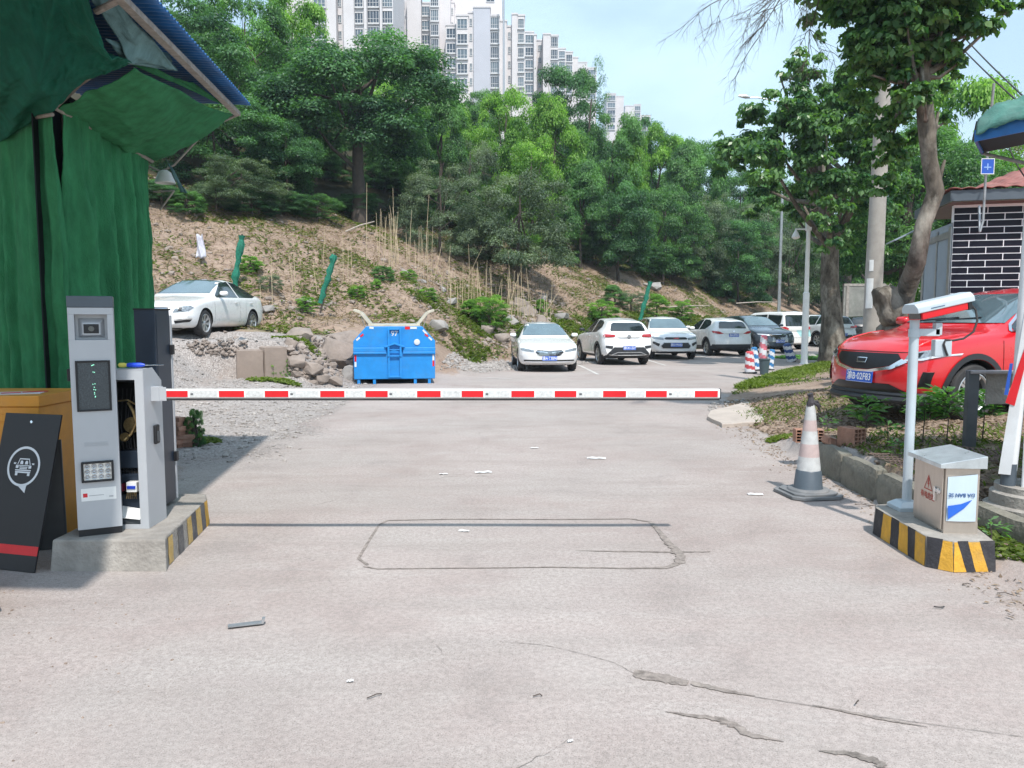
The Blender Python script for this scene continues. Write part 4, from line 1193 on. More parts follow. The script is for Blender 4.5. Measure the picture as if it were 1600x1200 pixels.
b_ = MB(); b_.lathe([(.001, 0), (.055, 0), (.055, .02), (.001, .02)], c=(.06, .13, .70), n=26, axis='y'); b_.lathe([(.001, 0), (.03, 0), (.03, .02), (.001, .02)], c=(.02, .10, .62), n=20, axis='y'); b_.tube([(.05, .12, .86), (.09, .1, .80), (.10, .12, .72), (.06, .12, .64), (.02, .1, .60)], .011, 6); b_.tube([(-.02, .12, .87), (.06, .09, .88), (.11, .12, .84)], .006, 6)
b_.build('gearing', M_brass, bm_, smooth=True)
b_ = MB()
for k in range(7): b_.tube([(-.05 + .03 * k, .2, .95), (-.06 + .028 * k + .02 * math.sin(k), .14, .7), (-.03 + .02 * k, .16, .45), (.02 + .015 * k, .12, .27)], .004, 5)
b_.build('cable_loom', M_rubber, bm_)
b_ = MB(); b_.b2((-.10, .10, .30), (.15, .24, .36)); b_.b2((-.10, .12, .40), (.14, .24, .52)); b_.b2((-.05, .10, .08), (.12, .2, .22)); b_.build('control_unit', M_navy, bm_, bevel=.004)
b_ = MB(); b_.b2((.045, .045, .245), (.115, .10, .315)); br = b_.build('circuit_breaker', M_white, bm_, bevel=.003)
b_ = MB(); b_.b2((.052, .038, .270), (.108, .045, .290)); b_.build('toggle', mat('blue_plastic', (.01, .05, .45), .4), br)
b_ = MB(); b_.b2((-.02, .05, .25), (.02, .09, .30)); b_.build('contactor', mat('maroon_plastic', (.16, .01, .03), .5), bm_)
b_ = MB()
for k in range(6): b_.tube([(.05 + .012 * k, .05, .245), (.05 + .012 * k, .04, .22), (.04 + .014 * k, .05, .20)], .003, 5)
b_.build('copper_lead', M_brass, bm_)
b_ = MB(); b_.add([(-.03, .02, .075), (.15, .0, .064), (.15, .10, .10), (-.02, .12, .15)], [(0, 1, 2, 3)]); pp = b_.build('manual', M_white, None, solid=.004)
pp.location = bm_.location + Vector((0, 0, 0)); tag(pp, 'white paper sheet lying on the floor of the open barrier box', 'paper')
# things on the lid
def world(o, p): return o.location + Matrix.Rotation(o.rotation_euler.z, 3, 'Z') @ Vector(p)
sd = thing('screwdriver', 'blue and yellow handled screwdriver lying on the barrier box lid', 'screwdriver', world(bm_, (.03, .06, hh + .002)), R(5))
b_ = MB(); b_.lathe([(.004, -.01), (.015, 0), (.016, .03), (.012, .045), (.013, .05)], c=(0, 0, .02), n=12, axis='x'); b_.build('grip_end', mat('yellow_plastic', (.75, .65, .12), .4), sd, smooth=True)
b_ = MB(); b_.lathe([(.013, .05), (.017, .07), (.016, .14), (.008, .165), (.001, .166)], c=(0, 0, .02), n=12, axis='x'); b_.build('handle', mat('blue_grip', (.01, .06, .55), .35), sd, smooth=True)
b_ = MB(); b_.tube([(.165, 0, .02), (.29, 0, .02)], .0035, 8); b_.build('blade', M_chrome, sd)
b_ = MB(); rr_ = random.Random(3)
for k in range(26):
    a = rr_.uniform(0, 6.28); r0 = rr_.uniform(.02, .06); pts = [(r0 * math.cos(a + j * .8) * 1.3 + rr_.uniform(-.01, .01), r0 * math.sin(a + j * .8) * .7, .012 + rr_.uniform(0, .05)) for j in range(6)]
    b_.tube(pts, .0028, 4)
wn_ = b_.build('wire_bundle', M_steel, None, smooth=True); wn_.location = world(bm_, (-.12, .08, hh)); tag(wn_, 'tangled bundle of silvery wire ends on the barrier box lid', 'wire')

# barrier arm
arm = thing('barrier_boom', 'long white boom with red reflective blocks lowered across the road', 'barrier arm', (-2.44, 5.31, 1.118))
AL = 1.44 + 2.44
b_ = MB(); prof = rrect(-.010 - .012, .022, -.032, .033, .008)
b_.prism([(p[0], p[1]) for p in prof], AL, plane='yz', off=0.0); b_.build('boom', M_white, arm, bevel=.001)
b_ = MB(); b_.b2((0.02, -.014, -.046), (AL, .014, -.0325)); b_.build('rubber_strip', M_rubber, arm)
b_ = MB(); b_.b2((AL + .0, -.023, -.034), (AL + .006, .023, .035)); b_.build('end_cap', M_black, arm)
M_refw = mat('silver_reflective', (0.60, 0.61, 0.60), 0.3, 0.1, var=0.2, scale=50)
X5 = lambda px: (px - 800) / 1200 * 5.29 + 2.44
segs = [(253, 291), (340, 379.5), (412, 449), (499, 537), (570, 605), (651, 688), (721, 755), (799, 835), (867, 901), (943, 979), (1010, 1043), (1087, 1123)]
for a, c in segs:
    b_ = MB(); b_.b2((X5(a), -.0235, -.022), (X5(c), -.022, .022)); b_.build('red_block', M_red, arm)
prev = 291
for a, c in zip([s[1] for s in segs[:-1]], [s[0] for s in segs[1:]]):
    b_ = MB(); b_.b2((X5(a) + .012, -.0228, -.022), (X5(c) - .012, -.022, .022)); b_.build('silver_block', M_refw, arm)
for px in (297, 453.5, 609, 760, 907, 1048):
    b_ = MB(); b_.b2((X5(px) - .006, -.026, -.005), (X5(px) + .012, -.0235, .005)); b_.build('rivet', M_darksteel, arm)
b_ = MB(); b_.b2((-.085, -.03, -.05), (.0, .04, .05)); b_.b2((-.0, -.028, -.048), (.05, -.0236, .048)); b_.build('clamp', M_greymetal, arm, bevel=.003)

# dark cabinet seen from behind
dk = thing('dark_cabinet', 'tall dark blue-grey cabinet with side hinges standing behind the barrier box', 'cabinet', (-2.70, 5.66, I_H), R(3))
b_ = MB(); b_.b2((-.075, 0, .03), (.075, .27, 1.50)); b_.build('housing', M_navy, dk, bevel=.003)
b_ = MB(); b_.b2((.0755, .02, .03), (.078, .262, 1.47)); b_.build('side_plate', M_navy, dk)
b_ = MB(); b_.b2((-.08, -.004, 1.50), (.08, .29, 1.512)); b_.build('cap', M_black, dk, bevel=.002)
b_ = MB(); b_.b2((-.08, .271, .03), (.082, .300, 1.46)); b_.build('front_bezel', M_greymetal, dk, bevel=.002)
for zz in (1.16, .33):
    b_ = MB(); b_.b2((.079, .245, zz), (.103, .285, zz + .075)); b_.build('hinge', M_black, dk, bevel=.003)

# orange box, leaning panels
M_orange = mat('orange_paint', (0.62, 0.26, 0.025), 0.5, var=0.12, scale=4, dirt=0.45, dcol=(0.38, 0.22, 0.10))
ob = thing('orange_cabinet', 'squat orange metal box behind the leaning black panel at the left edge', 'cabinet', (-3.94, 5.35, 0))
b_ = MB(); b_.b2((-.75, 0, .0), (.62, .55, 1.02)); b_.build('housing', M_orange, ob, bevel=.006)
b_ = MB(); b_.b2((-.77, -.015, 1.022), (.635, .57, 1.10)); b_.build('lid', M_orange, ob, bevel=.006)
b_ = MB(); b_.b2((.20, -.012, .92), (.56, 0, .97)); b_.b2((-.3, -.004, .05), (.55, -.001, .90)); b_.build('front_panel', M_orange, ob, bevel=.003)
b_ = MB(); b_.b2((-.1, -.006, .82), (.14, -.0045, .87)); b_.build('sticker', M_red, ob)
M_flyer = mat('printed_sheet', (.65, .6, .6), .6, var=.1)
b_ = MB(); b_.box((0, 0, .003), (.30, .20, .004)); b_.box((.09, .02, .0085), (.16, .03, .004), 1, rz=.3); b_.box((-.05, -.03, .0085), (.12, .02, .004), 1, rz=.2)
fl = b_.build('leaflet', [M_flyer, M_red], None); fl.location = (-3.55, 5.52, 1.10); fl.rotation_euler = (0, 0, .3); tag(fl, 'white and red printed leaflet lying on the orange box', 'leaflet')
# leaning panels: built in their own frame, x across, z up the panel
def lean_frame(pa, pb, pc, pd):
    """corners bottom-left, bottom-right, top-right, top-left in the world"""
    o = pa; x = (pb - pa).normalized(); zz = (pd - pa); zz = (zz - x * zz.dot(x)).normalized(); y = zz.cross(x)
    M = Matrix((x, y, zz)).transposed().to_4x4(); M.translation = o
    return M, (pb - pa).length, (pd - pa).length
bp = thing('emblem_board', 'black metal panel with white car emblem in a ring, leaning on the orange box', 'panel')
M4, pw, ph = lean_frame(G(-36, 886), G(68, 897), D(94, 648, 5.24), D(14.5, 645, 5.22))
bp.matrix_world = M4
b_ = MB(); b_.b2((0, 0, 0), (pw * .86, .012, ph)); b_.build('sheet', M_black, bp, bevel=.002)
cxp, czp = pw * .43, ph * .655
def ringm(mb, cx, cz, r0, r1, y, n=48, a0=0, a1=2 * math.pi):
    vs = []
    for k in range(n + 1):
        a = a0 + (a1 - a0) * k / n; vs += [(cx + r0 * math.cos(a), y, cz + r0 * math.sin(a)), (cx + r1 * math.cos(a), y, cz + r1 * math.sin(a))]
    mb.add(vs, [(2 * k, 2 * k + 1, 2 * k + 3, 2 * k + 2) for k in range(n)])
M_print = mat('white_print', (.62, .64, .66), .5, var=.05)
b_ = MB(); ringm(b_, cxp, czp, .118, .134, -.002)
b_.add([(cxp - .02, -.002, czp - .13), (cxp + .05, -.002, czp - .122), (cxp + .045, -.002, czp - .175)], [(0, 1, 2)])
# front-on car emblem
def pl(mb, pts): mb.add([(cxp + x * 1.0, -.002, czp + z) for x, z in pts], [tuple(range(len(pts)))])
for s in (-1, 1):
    pl(b_, [(s * .062, .022), (s * .072, .012), (s * .085, .014), (s * .084, .024)])
    pl(b_, [(s * .060, -.045), (s * .040, -.045), (s * .040, -.062), (s * .060, -.062)])
    pl(b_, [(s * .064, .004), (s * .040, .000), (s * .043, -.014), (s * .064, -.012)])
    pl(b_, [(s * .055, .012), (s * .040, .052), (s * .035, .048), (s * .049, .012)])
pl(b_, [(-.042, .053), (.042, .053), (.037, .046), (-.037, .046)])
for s in (-1, 1): pl(b_, [(s * .008, .014), (s * .032, .014), (s * .032, .028), (s * .026, .038), (s * .014, .038), (s * .008, .028)])
pl(b_, [(-.062, .008), (.062, .008), (.064, .003), (-.064, .003)])
pl(b_, [(-.034, -.002), (.034, -.002), (.032, -.008), (-.032, -.008)]); pl(b_, [(-.032, -.012), (.032, -.012), (.030, -.018), (-.030, -.018)])
pl(b_, [(-.066, -.022), (.066, -.022), (.064, -.030), (-.064, -.030)]); pl(b_, [(-.064, -.034), (.064, -.034), (.060, -.044), (-.060, -.044)])
b_.build('car_emblem', M_print, bp, fixn=False)
b_ = MB(); b_.b2((.06, -.002, .105), (pw * .86, -.0005, .165)); b_.build('red_band', M_red, bp)
b_ = MB(); b_.lathe([(.012, 0), (.010, -.006), (.001, -.007)], c=(cxp, 0, ph * .945), n=14, axis='y'); b_.build('lock', M_chrome, bp, smooth=True)
gp = thing('steel_cover', 'plain grey steel door leaning between the orange box and the tall camera cabinet', 'door')
M4, pw, ph = lean_frame(G(60, 860), G(106, 856), D(101, 690, 5.335), D(84, 690, 5.335))
gp.matrix_world = M4
b_ = MB(); b_.b2((0, 0, 0), (pw, .012, ph)); b_.build('sheet', mat('dull_grey_steel', (.13, .135, .14), .4, .4, var=.25, scale=2), gp, bevel=.002)
b_ = MB(); b_.b2((0, -.012, 0), (.012, 0, ph)); b_.b2((pw - .012, -.012, 0), (pw, 0, ph)); b_.build('flange', M_darksteel, gp)
# white-capped pipe or board at the bottom left
b_ = MB(); b_.b2((-.30, -.05, 0), (.30, .05, .16)); b_.b2((-.31, -.06, .16), (.31, .06, .19), 1)
wb_ = b_.build('low_box', [mat('dark_recess', (.02, .02, .022), .8), M_white], None, bevel=.006); q = G(-40, 945); wb_.location = (q.x, q.y, 0); wb_.rotation_euler = (0, 0, R(-50)); tag(wb_, 'low dark trough with white rim lying under the black panel at the left edge', 'trough')
# ------------------------------------------------------------ right side kit
M_camgrey = mat('pale_blue_grey_paint', (0.46, 0.52, 0.56), 0.4, 0.1, var=0.06, dirt=.15, dcol=(.3, .3, .28))
M_ss = mat('brushed_stainless', (0.56, 0.50, 0.44), 0.34, 0.75, var=0.10, scale=7, dirt=.3, dcol=(.30, .25, .20), stretch=(1, 1, .2))
cp_ = thing('camera_post', 'pale grey post with white and red boxy camera on top, standing on the striped plinth', 'camera post', (2.99, 5.72, .20))
b_ = MB()
vs = [(-.10, -.10, 0), (.10, -.10, 0), (.10, .10, 0), (-.10, .10, 0), (-.10, -.10, .028), (.10, -.10, .028), (.10, .10, .028), (-.10, .10, .028), (-.055, -.055, .065), (.055, -.055, .065), (.055, .055, .065), (-.055, .055, .065)]
b_.add(vs, [(3, 2, 1, 0), (0, 1, 5, 4), (1, 2, 6, 5), (2, 3, 7, 6), (3, 0, 4, 7), (4, 5, 9, 8), (5, 6, 10, 9), (6, 7, 11, 10), (7, 4, 8, 11), (8, 9, 10, 11)])
b_.build('base_plate', M_camgrey, cp_, bevel=.002)
b_ = MB(); b_.tube([(0, 0, .06), (0, 0, 1.49)], .034, 20); b_.tube([(0, 0, 1.30), (0, 0, 1.36)], .041, 20); b_.build('post', M_camgrey, cp_, smooth=True)
b_ = MB(); b_.box((.10, 0, 1.335), (.16, .05, .055)); b_.box((.17, .0, 1.36), (.05, .05, .09)); b_.build('bracket', M_camgrey, cp_, bevel=.004)
# housing, nose towards -x, tilted
Mh = Matrix.Rotation(R(-7), 3, 'Y') @ Matrix.Rotation(R(0), 3, 'Z')
hd = thing('camera_housing', None, None); hd.parent = cp_; hd.location = (.17, -.02, 1.515); hd.rotation_euler = (0, R(-11), R(14)); hd.scale = (1, 1.1, 1.55)
del_ = None
b_ = MB(); b_.prism([(-.065, -.03), (.065, -.03), (.068, .012), (-.068, .012)], .40, plane='yz', off=-.22); b_.build('red_shell', M_red, hd, bevel=.004)
b_ = MB(); b_.prism([(-.075, .004), (.075, .004), (.072, .030), (.045, .048), (-.045, .048), (-.072, .030)], .50, plane='yz', off=-.26); b_.build('white_cover', M_camgrey, hd, bevel=.004)
b_ = MB(); b_.prism([(-.066, -.034), (.066, -.034), (.066, .018), (-.066, .018)], .035, plane='yz', off=.185); b_.build('rear_cap', M_black, hd, bevel=.003)
b_ = MB(); b_.prism([(-.05, -.026), (.05, -.026), (.05, .006), (-.05, .006)], .006, plane='yz', off=-.226); b_.build('front_glass', M_glass, hd)
b_ = MB(); b_.b2((-.15, -.0765, .014), (-.03, -.0755, .018)); b_.build('print', mat('navy_print', (.05, .12, .2), .5), hd)
b_ = MB(); cpts = [(.38, -.02, 1.56), (.43, -.03, 1.50), (.44, -.04, 1.42), (.41, -.05, 1.34), (.34, -.05, 1.29), (.26, -.05, 1.275), (.20, -.06, 1.28), (.185, -.068, 1.25), (.20, -.072, 1.20), (.215, -.072, 1.165)]
b_.tube(cpts, .008, 8); b_.build('cable', M_rubber, cp_, smooth=True)
b_ = MB(); b_.box((.19, -.03, 1.22), (.125, .06, .125)); jb = b_.build('junction_box', M_camgrey, cp_, bevel=.006)
# stainless box
sb = thing('power_box', 'small stainless steel electrical box with red warning triangle on its door', 'electrical box', (2.90, 5.06, .20), R(-4))
bw, bd, bh = .22, .44, .475   # x depth, y length
b_ = MB(); b_.b2((0, 0, .0), (bw, bd, bh)); b_.build('housing', M_ss, sb, bevel=.003)
b_ = MB(); b_.b2((-.012, .018, .02), (-.001, bd - .012, bh - .02)); dr = b_.build('door', M_ss, sb, bevel=.003)
b_ = MB(); b_.prism([(-.045, .478), (.30 - .06, .50), (.30 - .06, .515), (.0, .515), (-.045, .49)], bd + .06, plane='xz', off=-.03) if False else None
vs = [(-.05, -.03, bh - .03), (bw + .03, -.03, bh - .03), (bw + .03, bd + .03, bh - .03), (-.05, bd + .03, bh - .03), (-.05, -.03, bh + .0), (bw + .03, -.03, bh + .055), (bw + .03, bd + .03, bh + .055), (-.05, bd + .03, bh + .0)]
b_.add(vs, [(3, 2, 1, 0), (4, 5, 6, 7), (0, 1, 5, 4), (1, 2, 6, 5), (2, 3, 7, 6), (3, 0, 4, 7)])
M_sslid = mat('worn_stainless_lid', (0.55, 0.60, 0.62), 0.3, 0.6, var=.2, scale=8)
b_.build('sloped_lid', M_sslid, sb, bevel=.003)
b_ = MB(); b_.b2((.0, -.002, .0), (bw, -.0002, .075)); b_.build('foot_strip', M_ss, sb)
M_warn = mat('warning_red', (.42, .05, .03), .5, var=.1)
b_ = MB()
def tri_ring(mb, yc, zc, r0, r1, x):
    a = [(yc + r * math.cos(t), zc + r * math.sin(t)) for r in (r0, r1) for t in (R(90), R(210), R(330))]
    mb.add([(x, p[0], p[1]) for p in a], [(0, 1, 4, 3), (1, 2, 5, 4), (2, 0, 3, 5)])
tri_ring(b_, .21, .285, .058, .072, -.0135)
bolt = [(.205, .335), (.222, .335), (.214, .300), (.226, .300), (.204, .252), (.208, .286), (.196, .286)]
b_.add([(-.0135, 2 * .21 - p[0], p[1]) for p in bolt], [tuple(range(7))])
b_.build('warning_triangle', M_warn, dr, fixn=False)
text('有电危险', .052, M_warn, dr, (-.0135, .215, .205), (R(90), 0, R(-90)), 'warning_lettering', bold=.001)
b_ = MB(); b_.b2((-.028, .085, .20), (-.012, .105, .30)); b_.b2((-.020, .03, .262), (-.012, .10, .285)); b_.b2((-.022, .052, .25), (-.012, .064, .297)); b_.build('latch', M_chrome, dr, bevel=.002)
M_poster = mat('pale_blue_sheet', (.50, .60, .68), .5, var=.04)
b_ = MB(); b_.grid(lambda u, v: (.012 + .19 * u, -.006 - .006 * math.sin(u * 3), .085 + .30 * v - .0 * u + (.02 * u if v > .5 else 0)), 8, 4); ps = b_.build('taped_sheet', M_poster, sb, solid=.001, fixn=False)
M_bp = mat('blue_print', (.02, .12, .55), .5)
text('DA BAN SE', .034, mat('navy_letters', (.04, .10, .25), .5), ps, (.102, -.0155, .265), (R(90), R(180), 0), 'printed_lettering', bold=.001)
b_ = MB(); b_.add([(.014, -.0165, .19), (.10, -.0165, .205), (.17, -.0165, .235), (.12, -.0165, .175), (.02, -.0165, .10)], [(0, 4, 3, 2, 1)]); b_.build('blue_swoosh', M_bp, ps, fixn=False)
# cone
cx_, cy_ = 2.76, 7.05
M_conew = mat('faded_cone_white', (.50, .50, .49), .6, var=.15, scale=12, dirt=.5, dcol=(.30, .26, .24))
M_conep = mat('faded_cone_red', (.48, .37, .35), .6, var=.12, scale=12, dirt=.4, dcol=(.36, .30, .28))
cn = thing('traffic_cone', 'tall faded grey-white traffic cone with black rubber foot and rag tied to its tip', 'traffic cone', (cx_, cy_, 0), R(8))
b_ = MB()
def oct_(mb, r, z0, z1, r2=None):
    mb.lathe([(r, z0), (r2 or r, z1)], n=8)
b_.add([(s1 * .255 + (s2 * 0), s2 * .255, z) for z in (0,) for s1, s2 in ()], [])
pl8 = lambda r, c: [(r, -r + c), (r, r - c), (r - c, r), (-r + c, r), (-r, r - c), (-r, -r + c), (-r + c, -r), (r - c, -r)]
b_.prism(pl8(.25, .07), .028); b_.prism(pl8(.215, .07), .018, off=.028); b_.lathe([(.19, .046), (.18, .062), (.15, .066)], n=28)
b_.build('base', mat('grey_rubber', (.16, .165, .17), .75, var=.2, dirt=.5, dcol=(.28, .25, .23)), cn, bevel=.004)
cone_r = lambda z: .125 - (z - .06) * .112
b_ = MB(); b_.lathe([(.135, .062), (.128, .075), (cone_r(.22) + .006, .225), (cone_r(.235), .235)], n=36); b_.build('black_collar', M_slate, cn, smooth=True)
bnd = [(.232, .36, M_conew), (.36, .48, M_conep), (.48, .60, M_conew), (.60, .70, M_conep), (.70, .845, M_conew)]
for z0, z1, m in bnd:
    b_ = MB(); b_.lathe([(cone_r(z0), z0), (cone_r((z0 + z1) / 2) + .001, (z0 + z1) / 2), (cone_r(z1), z1)], n=36, cap=False); b_.build('sleeve_band', m, cn, smooth=True, sharp=60)
b_ = MB(); b_.lathe([(cone_r(.845), .843), (.030, .875), (.001, .88)], n=20); b_.build('tip', M_conew, cn, smooth=True)
b_ = MB(); rr_ = random.Random(5)
b_.tube([(-.01, 0, .80), (-.005, -.01, .86), (.0, 0, .91), (-.012, 0, .945)], [.03, .036, .022, .028], 9)
b_.tube([(0, -.03, .87), (.05, -.035, .84), (.08, -.02, .79)], [.012, .016, .008], 7); b_.tube([(0, .0, .87), (.06, .0, .87), (.10, 0, .82)], [.012, .014, .006], 7)
b_.build('rag', mat('dark_rag', (.05, .045, .05), .9, var=.4), cn, smooth=True)

# kerb stones along the right
def rough_block(name, dims, m, seed, amp=.012, parent=None, sub=5, rnd_=.02):
    bm = bmesh.new(); bmesh.ops.create_cube(bm, size=1)
    bmesh.ops.subdivide_edges(bm, edges=bm.edges, cuts=sub, use_grid_fill=True)
    for v in bm.verts:
        c = Vector((v.co.x * dims[0], v.co.y * dims[1], v.co.z * dims[2]))
        e = sum(1 for k in range(3) if abs(v.co[k]) > .499)
        q = Vector((v.co.x * 2, v.co.y * 2, v.co.z * 2))
        if e >= 2: c -= Vector([math.copysign(rnd_, v.co[k]) if abs(v.co[k]) > .499 else 0 for k in range(3)])
        n_ = noise.noise_vector(c * 6 + Vector((seed, seed * 2, 0))) * amp + noise.noise_vector(c * 22 + Vector((seed, 0, seed))) * amp * .4
        v.co = c + n_
    me = bpy.data.meshes.new(name); bm.to_mesh(me); bm.free(); me.materials.append(m)
    me.shade_smooth(); me.set_sharp_from_angle(angle=R(50))
    o = bpy.data.objects.new(name, me); COL.objects.link(o)
    if parent: o.parent = parent
    return o
M_kerb = mat('mossy_kerb_concrete', (0.20, 0.185, 0.15), 0.95, var=0.35, scale=5, bump=0.7, bscale=30, dirt=0.7, dcol=(0.055, 0.06, 0.035))
kerb = thing('kerb', 'low mossy concrete kerb holding back the dirt bank between the cone and the striped plinth', 'kerb', (3.3, 7.2, 0))
kp = [(3.30, 8.35), (3.28, 7.55), (3.27, 6.78), (3.27, 6.10)]
for i in range(3):
    a, b = Vector((*kp[i], 0)), Vector((*kp[i + 1], 0)); L_ = (b - a).length
    o = rough_block('kerb_stone', (.15, L_ - .012, .44), M_kerb, i * 3.1, .018, kerb)
    o.location = (a + b) / 2 - kerb.location + Vector((.05, 0, .085 - .015 * i)); o.rotation_euler = (0, R(2 - 2 * i), math.atan2(-(b - a).x, (b - a).y) * 1 + math.pi)
kp2 = [(3.60, 5.9), (3.62, 5.0), (3.62, 4.1)]
for i in range(2):
    a, b = Vector((*kp2[i], 0)), Vector((*kp2[i + 1], 0)); L_ = (b - a).length
    o = rough_block('kerb_stone', (.15, L_ - .012, .40), M_kerb, i * 5.1 + 9, .018, kerb)
    o.location = (a + b) / 2 - kerb.location + Vector((-.02, 0, .03)); o.rotation_euler = (0, 0, 0)
# hollow clay blocks
def hollow_block(name, label, loc, rot, nx, nz_, dims):
    t = thing(name, label, 'brick', loc); t.rotation_euler = rot
    L_, Dp_, Hh_ = dims; b_ = MB(); wt = .010
    for i in range(nx + 1): x = -L_ / 2 + i * (L_ - wt) / nx + wt / 2; b_.box((x, 0, Hh_ / 2), (wt, Dp_, Hh_))
    for j in range(nz_ + 1):
        z = wt / 2 + j * (Hh_ - wt) / nz_
        for i in range(nx):
            xa = -L_ / 2 + i * (L_ - wt) / nx + wt; xb = -L_ / 2 + (i + 1) * (L_ - wt) / nx
            b_.b2((xa, -Dp_ / 2 + .001, z - wt / 2 + (.001 if j else 0)), (xb, Dp_ / 2 - .001, z + wt / 2 - .001))
    b_.build('clay_web', M_brick, t)
    b_ = MB(); b_.b2((-L_ / 2 + wt, Dp_ / 2 - .03, wt), (L_ / 2 - wt, Dp_ / 2 - .02, Hh_ - wt)); b_.build('hole_shade', M_arch, t)  # black sheet near the back stands in for shade in the holes
    return t
hx, hy = 3.52, 8.0
hollow_block('hollow_brick', 'hollow clay block behind the cone tipped beside a broken piece', (3.28, 8.42, .27), (0, 0, R(-6)), 5, 4, (.30, .14, .145))
t_ = hollow_block('hollow_brick', 'hollow clay block standing upright on end, right of the broken block', (3.56, 7.98, .28), (0, 0, R(20)), 3, 5, (.15, .24, .215))
o = rough_block('broken_brick', (.20, .12, .09), M_brick, 2.2, .02); o.location = (3.40, 8.12, .32); o.rotation_euler = (.2, .3, .5); tag(o, 'broken clay block piece leaning between the two hollow blocks', 'brick')
# expanded metal grates
def grate(label, loc, rz, ww, hh_):
    t = thing('floor_grate', label, 'grate', loc, rz); t.rotation_euler = (R(6), R(4), rz)
    b_ = MB(); n = int(ww / .045)
    for k in range(n + 1):
        x = -ww / 2 + ww * k / n; pts = [(x + (.012 if j % 2 else -.012), -hh_ / 2 + hh_ * j / 14, 0) for j in range(15)]
        b_.tube(pts, .004, 4)
    for k in range(3): b_.tube([(-ww / 2, -hh_ / 2 + hh_ * k / 2, .004), (ww / 2, -hh_ / 2 + hh_ * k / 2, .004)], .004, 4)
    b_.build('mesh', mat('rusty_mesh', (.17, .12, .10), .8, .2, var=.3), t); return t
grate('rusty metal mesh panel lying on the bank behind the camera post', (3.62, 6.75, .36), R(14), .62, .5)
grate('rusty metal mesh piece lying on the litter behind the steel box', (4.3, 6.9, .40), R(-20), .5, .4)
# steel guard post with rail
gx, gy = 4.42, 7.35
gp_ = thing('guard_post', 'grey steel channel post carrying a short rail in front of the red SUV wheel', 'post', (gx, gy, H(gx, gy)), 0)
b_ = MB(); b_.prism([(-.05, -.03), (.05, -.03), (.05, -.022), (-.042, -.022), (-.042, .03), (-.05, .03)], .78); b_.b2((.042, -.022, 0), (.05, .03, .78)); b_.build('upright', M_darksteel, gp_)
b_ = MB(); b_.box((.22, .0, .765), (.52, .12, .03)); b_.build('rail', mat('dusty_rail', (.32, .29, .29), .6, .3, var=.2), gp_, bevel=.006)
b_ = MB(); b_.box((.33, .04, .60), (.34, .02, .30)); b_.build('concrete_panel', M_concrete, gp_, bevel=.004)
# guard booth at the right edge
M_booth = mat('white_booth_panel', (.66, .67, .68), .45, var=.06, dirt=.3, dcol=(.40, .36, .33))
M_canvas = mat('faded_green_canvas', (.06, .17, .14), .9, var=.3, scale=6, bump=.3, bscale=80, dirt=.4, dcol=(.20, .27, .24))
gb = thing('guard_booth', 'white guard booth edge with striped panel, round concrete footing and blue-edged canvas roof', 'booth', (4.33, 5.68, 0), R(-34))
BRI = Matrix.Rotation(R(34), 3, 'Z')
b_ = MB(); b_.b2((-.42, -.2, .34), (.9, .9, 2.75)); b_.build('wall', M_booth, gb, bevel=.01)
b_ = MB(); b_.b2((-.36, -.14, -.15), (.86, .86, .338)); b_.build('plinth', M_concrete, gb, bevel=.01)
b_ = MB(); b_.tube([(-.50, -.16, .42), (-.465, -.17, 1.2), (-.45, -.18, 2.75)], .048, 16); pst = b_.build('corner_pipe', M_booth, gb, smooth=True)
b_ = MB(); b_.tube([(-.507, -.163, .33), (-.50, -.163, .53)], .052, 16); b_.build('blue_sleeve', M_slate, gb, smooth=True)
b_ = MB(); b_.lathe([(.34, 0), (.34, .20), (.30, .215), (.30, .30), (.27, .315), (.27, .36), (.001, .36)], c=(-.33, -.06, .0), n=28); b_.build('footing', M_concrete, gb, smooth=True, sharp=30)
M_blue = mat('sign_blue', (.015, .08, .40), .45, var=.08)
b_ = MB(); b_.prism([(-.56, 1.06), (-.535, 1.30), (-.515, 1.30), (-.535, 1.06)], .004, plane='xz', off=-.235); bs_ = b_.build('blue_stripe', M_blue, gb)
b_ = MB(); b_.prism([(-.55, 1.00), (-.44, 1.45), (-.41, 1.45), (-.49, .98)], .004, plane='xz', off=-.232); b_.build('red_stripe', M_red, gb)
b_ = MB(); b_.prism([(-.57, .45), (-.49, .45), (-.40, 1.9), (-.44, 1.9)], .006, plane='xz', off=-.226); b_.build('banner_board', M_booth, gb)
# roof: blue fascia and sagging canvas
ro = Vector(gb.location)
b_ = MB()
BP = lambda a_, b__, c_: BRI @ (D(a_, b__, c_) - ro)
BK = BRI @ Vector((.36, .50, .0))
f0 = BP(1527, 221, 6.2); f1 = BP(1700, 186, 5.6); f0t = BP(1527, 203, 6.2); f1t = BP(1700, 140, 5.6)
b_.add([f0, f1, f1t, f0t], [(0, 1, 2, 3)]); b_.add([f0, f0 + BK, f0t + BK, f0t], [(0, 1, 2, 3)])
b_.build('fascia', M_bluesheet, gb, solid=.02)
c0 = BP(1524, 216, 6.15); c1 = BP(1529, 188, 6.4); c2 = BP(1700, 98, 5.9); c3 = BP(1700, 143, 5.55)
def cv(u, v):
    p = lerp(lerp(c0 + Vector((0, 0, .03)), c3, u), lerp(c1, c2, u), v)
    p += Vector((0, 0, 1)) * (.05 * math.sin(u * 9) * math.sin(v * 3) + .05 * math.sin(math.pi * v) + .03 * fbm(u * 6, v * 6, 2))
    return p
b_.v = []; b_ = MB(); b_.grid(cv, 40, 16); b_.grid(lambda u, v: lerp(lerp(c1, c2, u), lerp(c1, c2, u) + BK + Vector((0, 0, .02)), v), 20, 6)
b_.build('roof_canvas', M_canvas, gb, smooth=True, sharp=180, solid=.008, fixn=False)
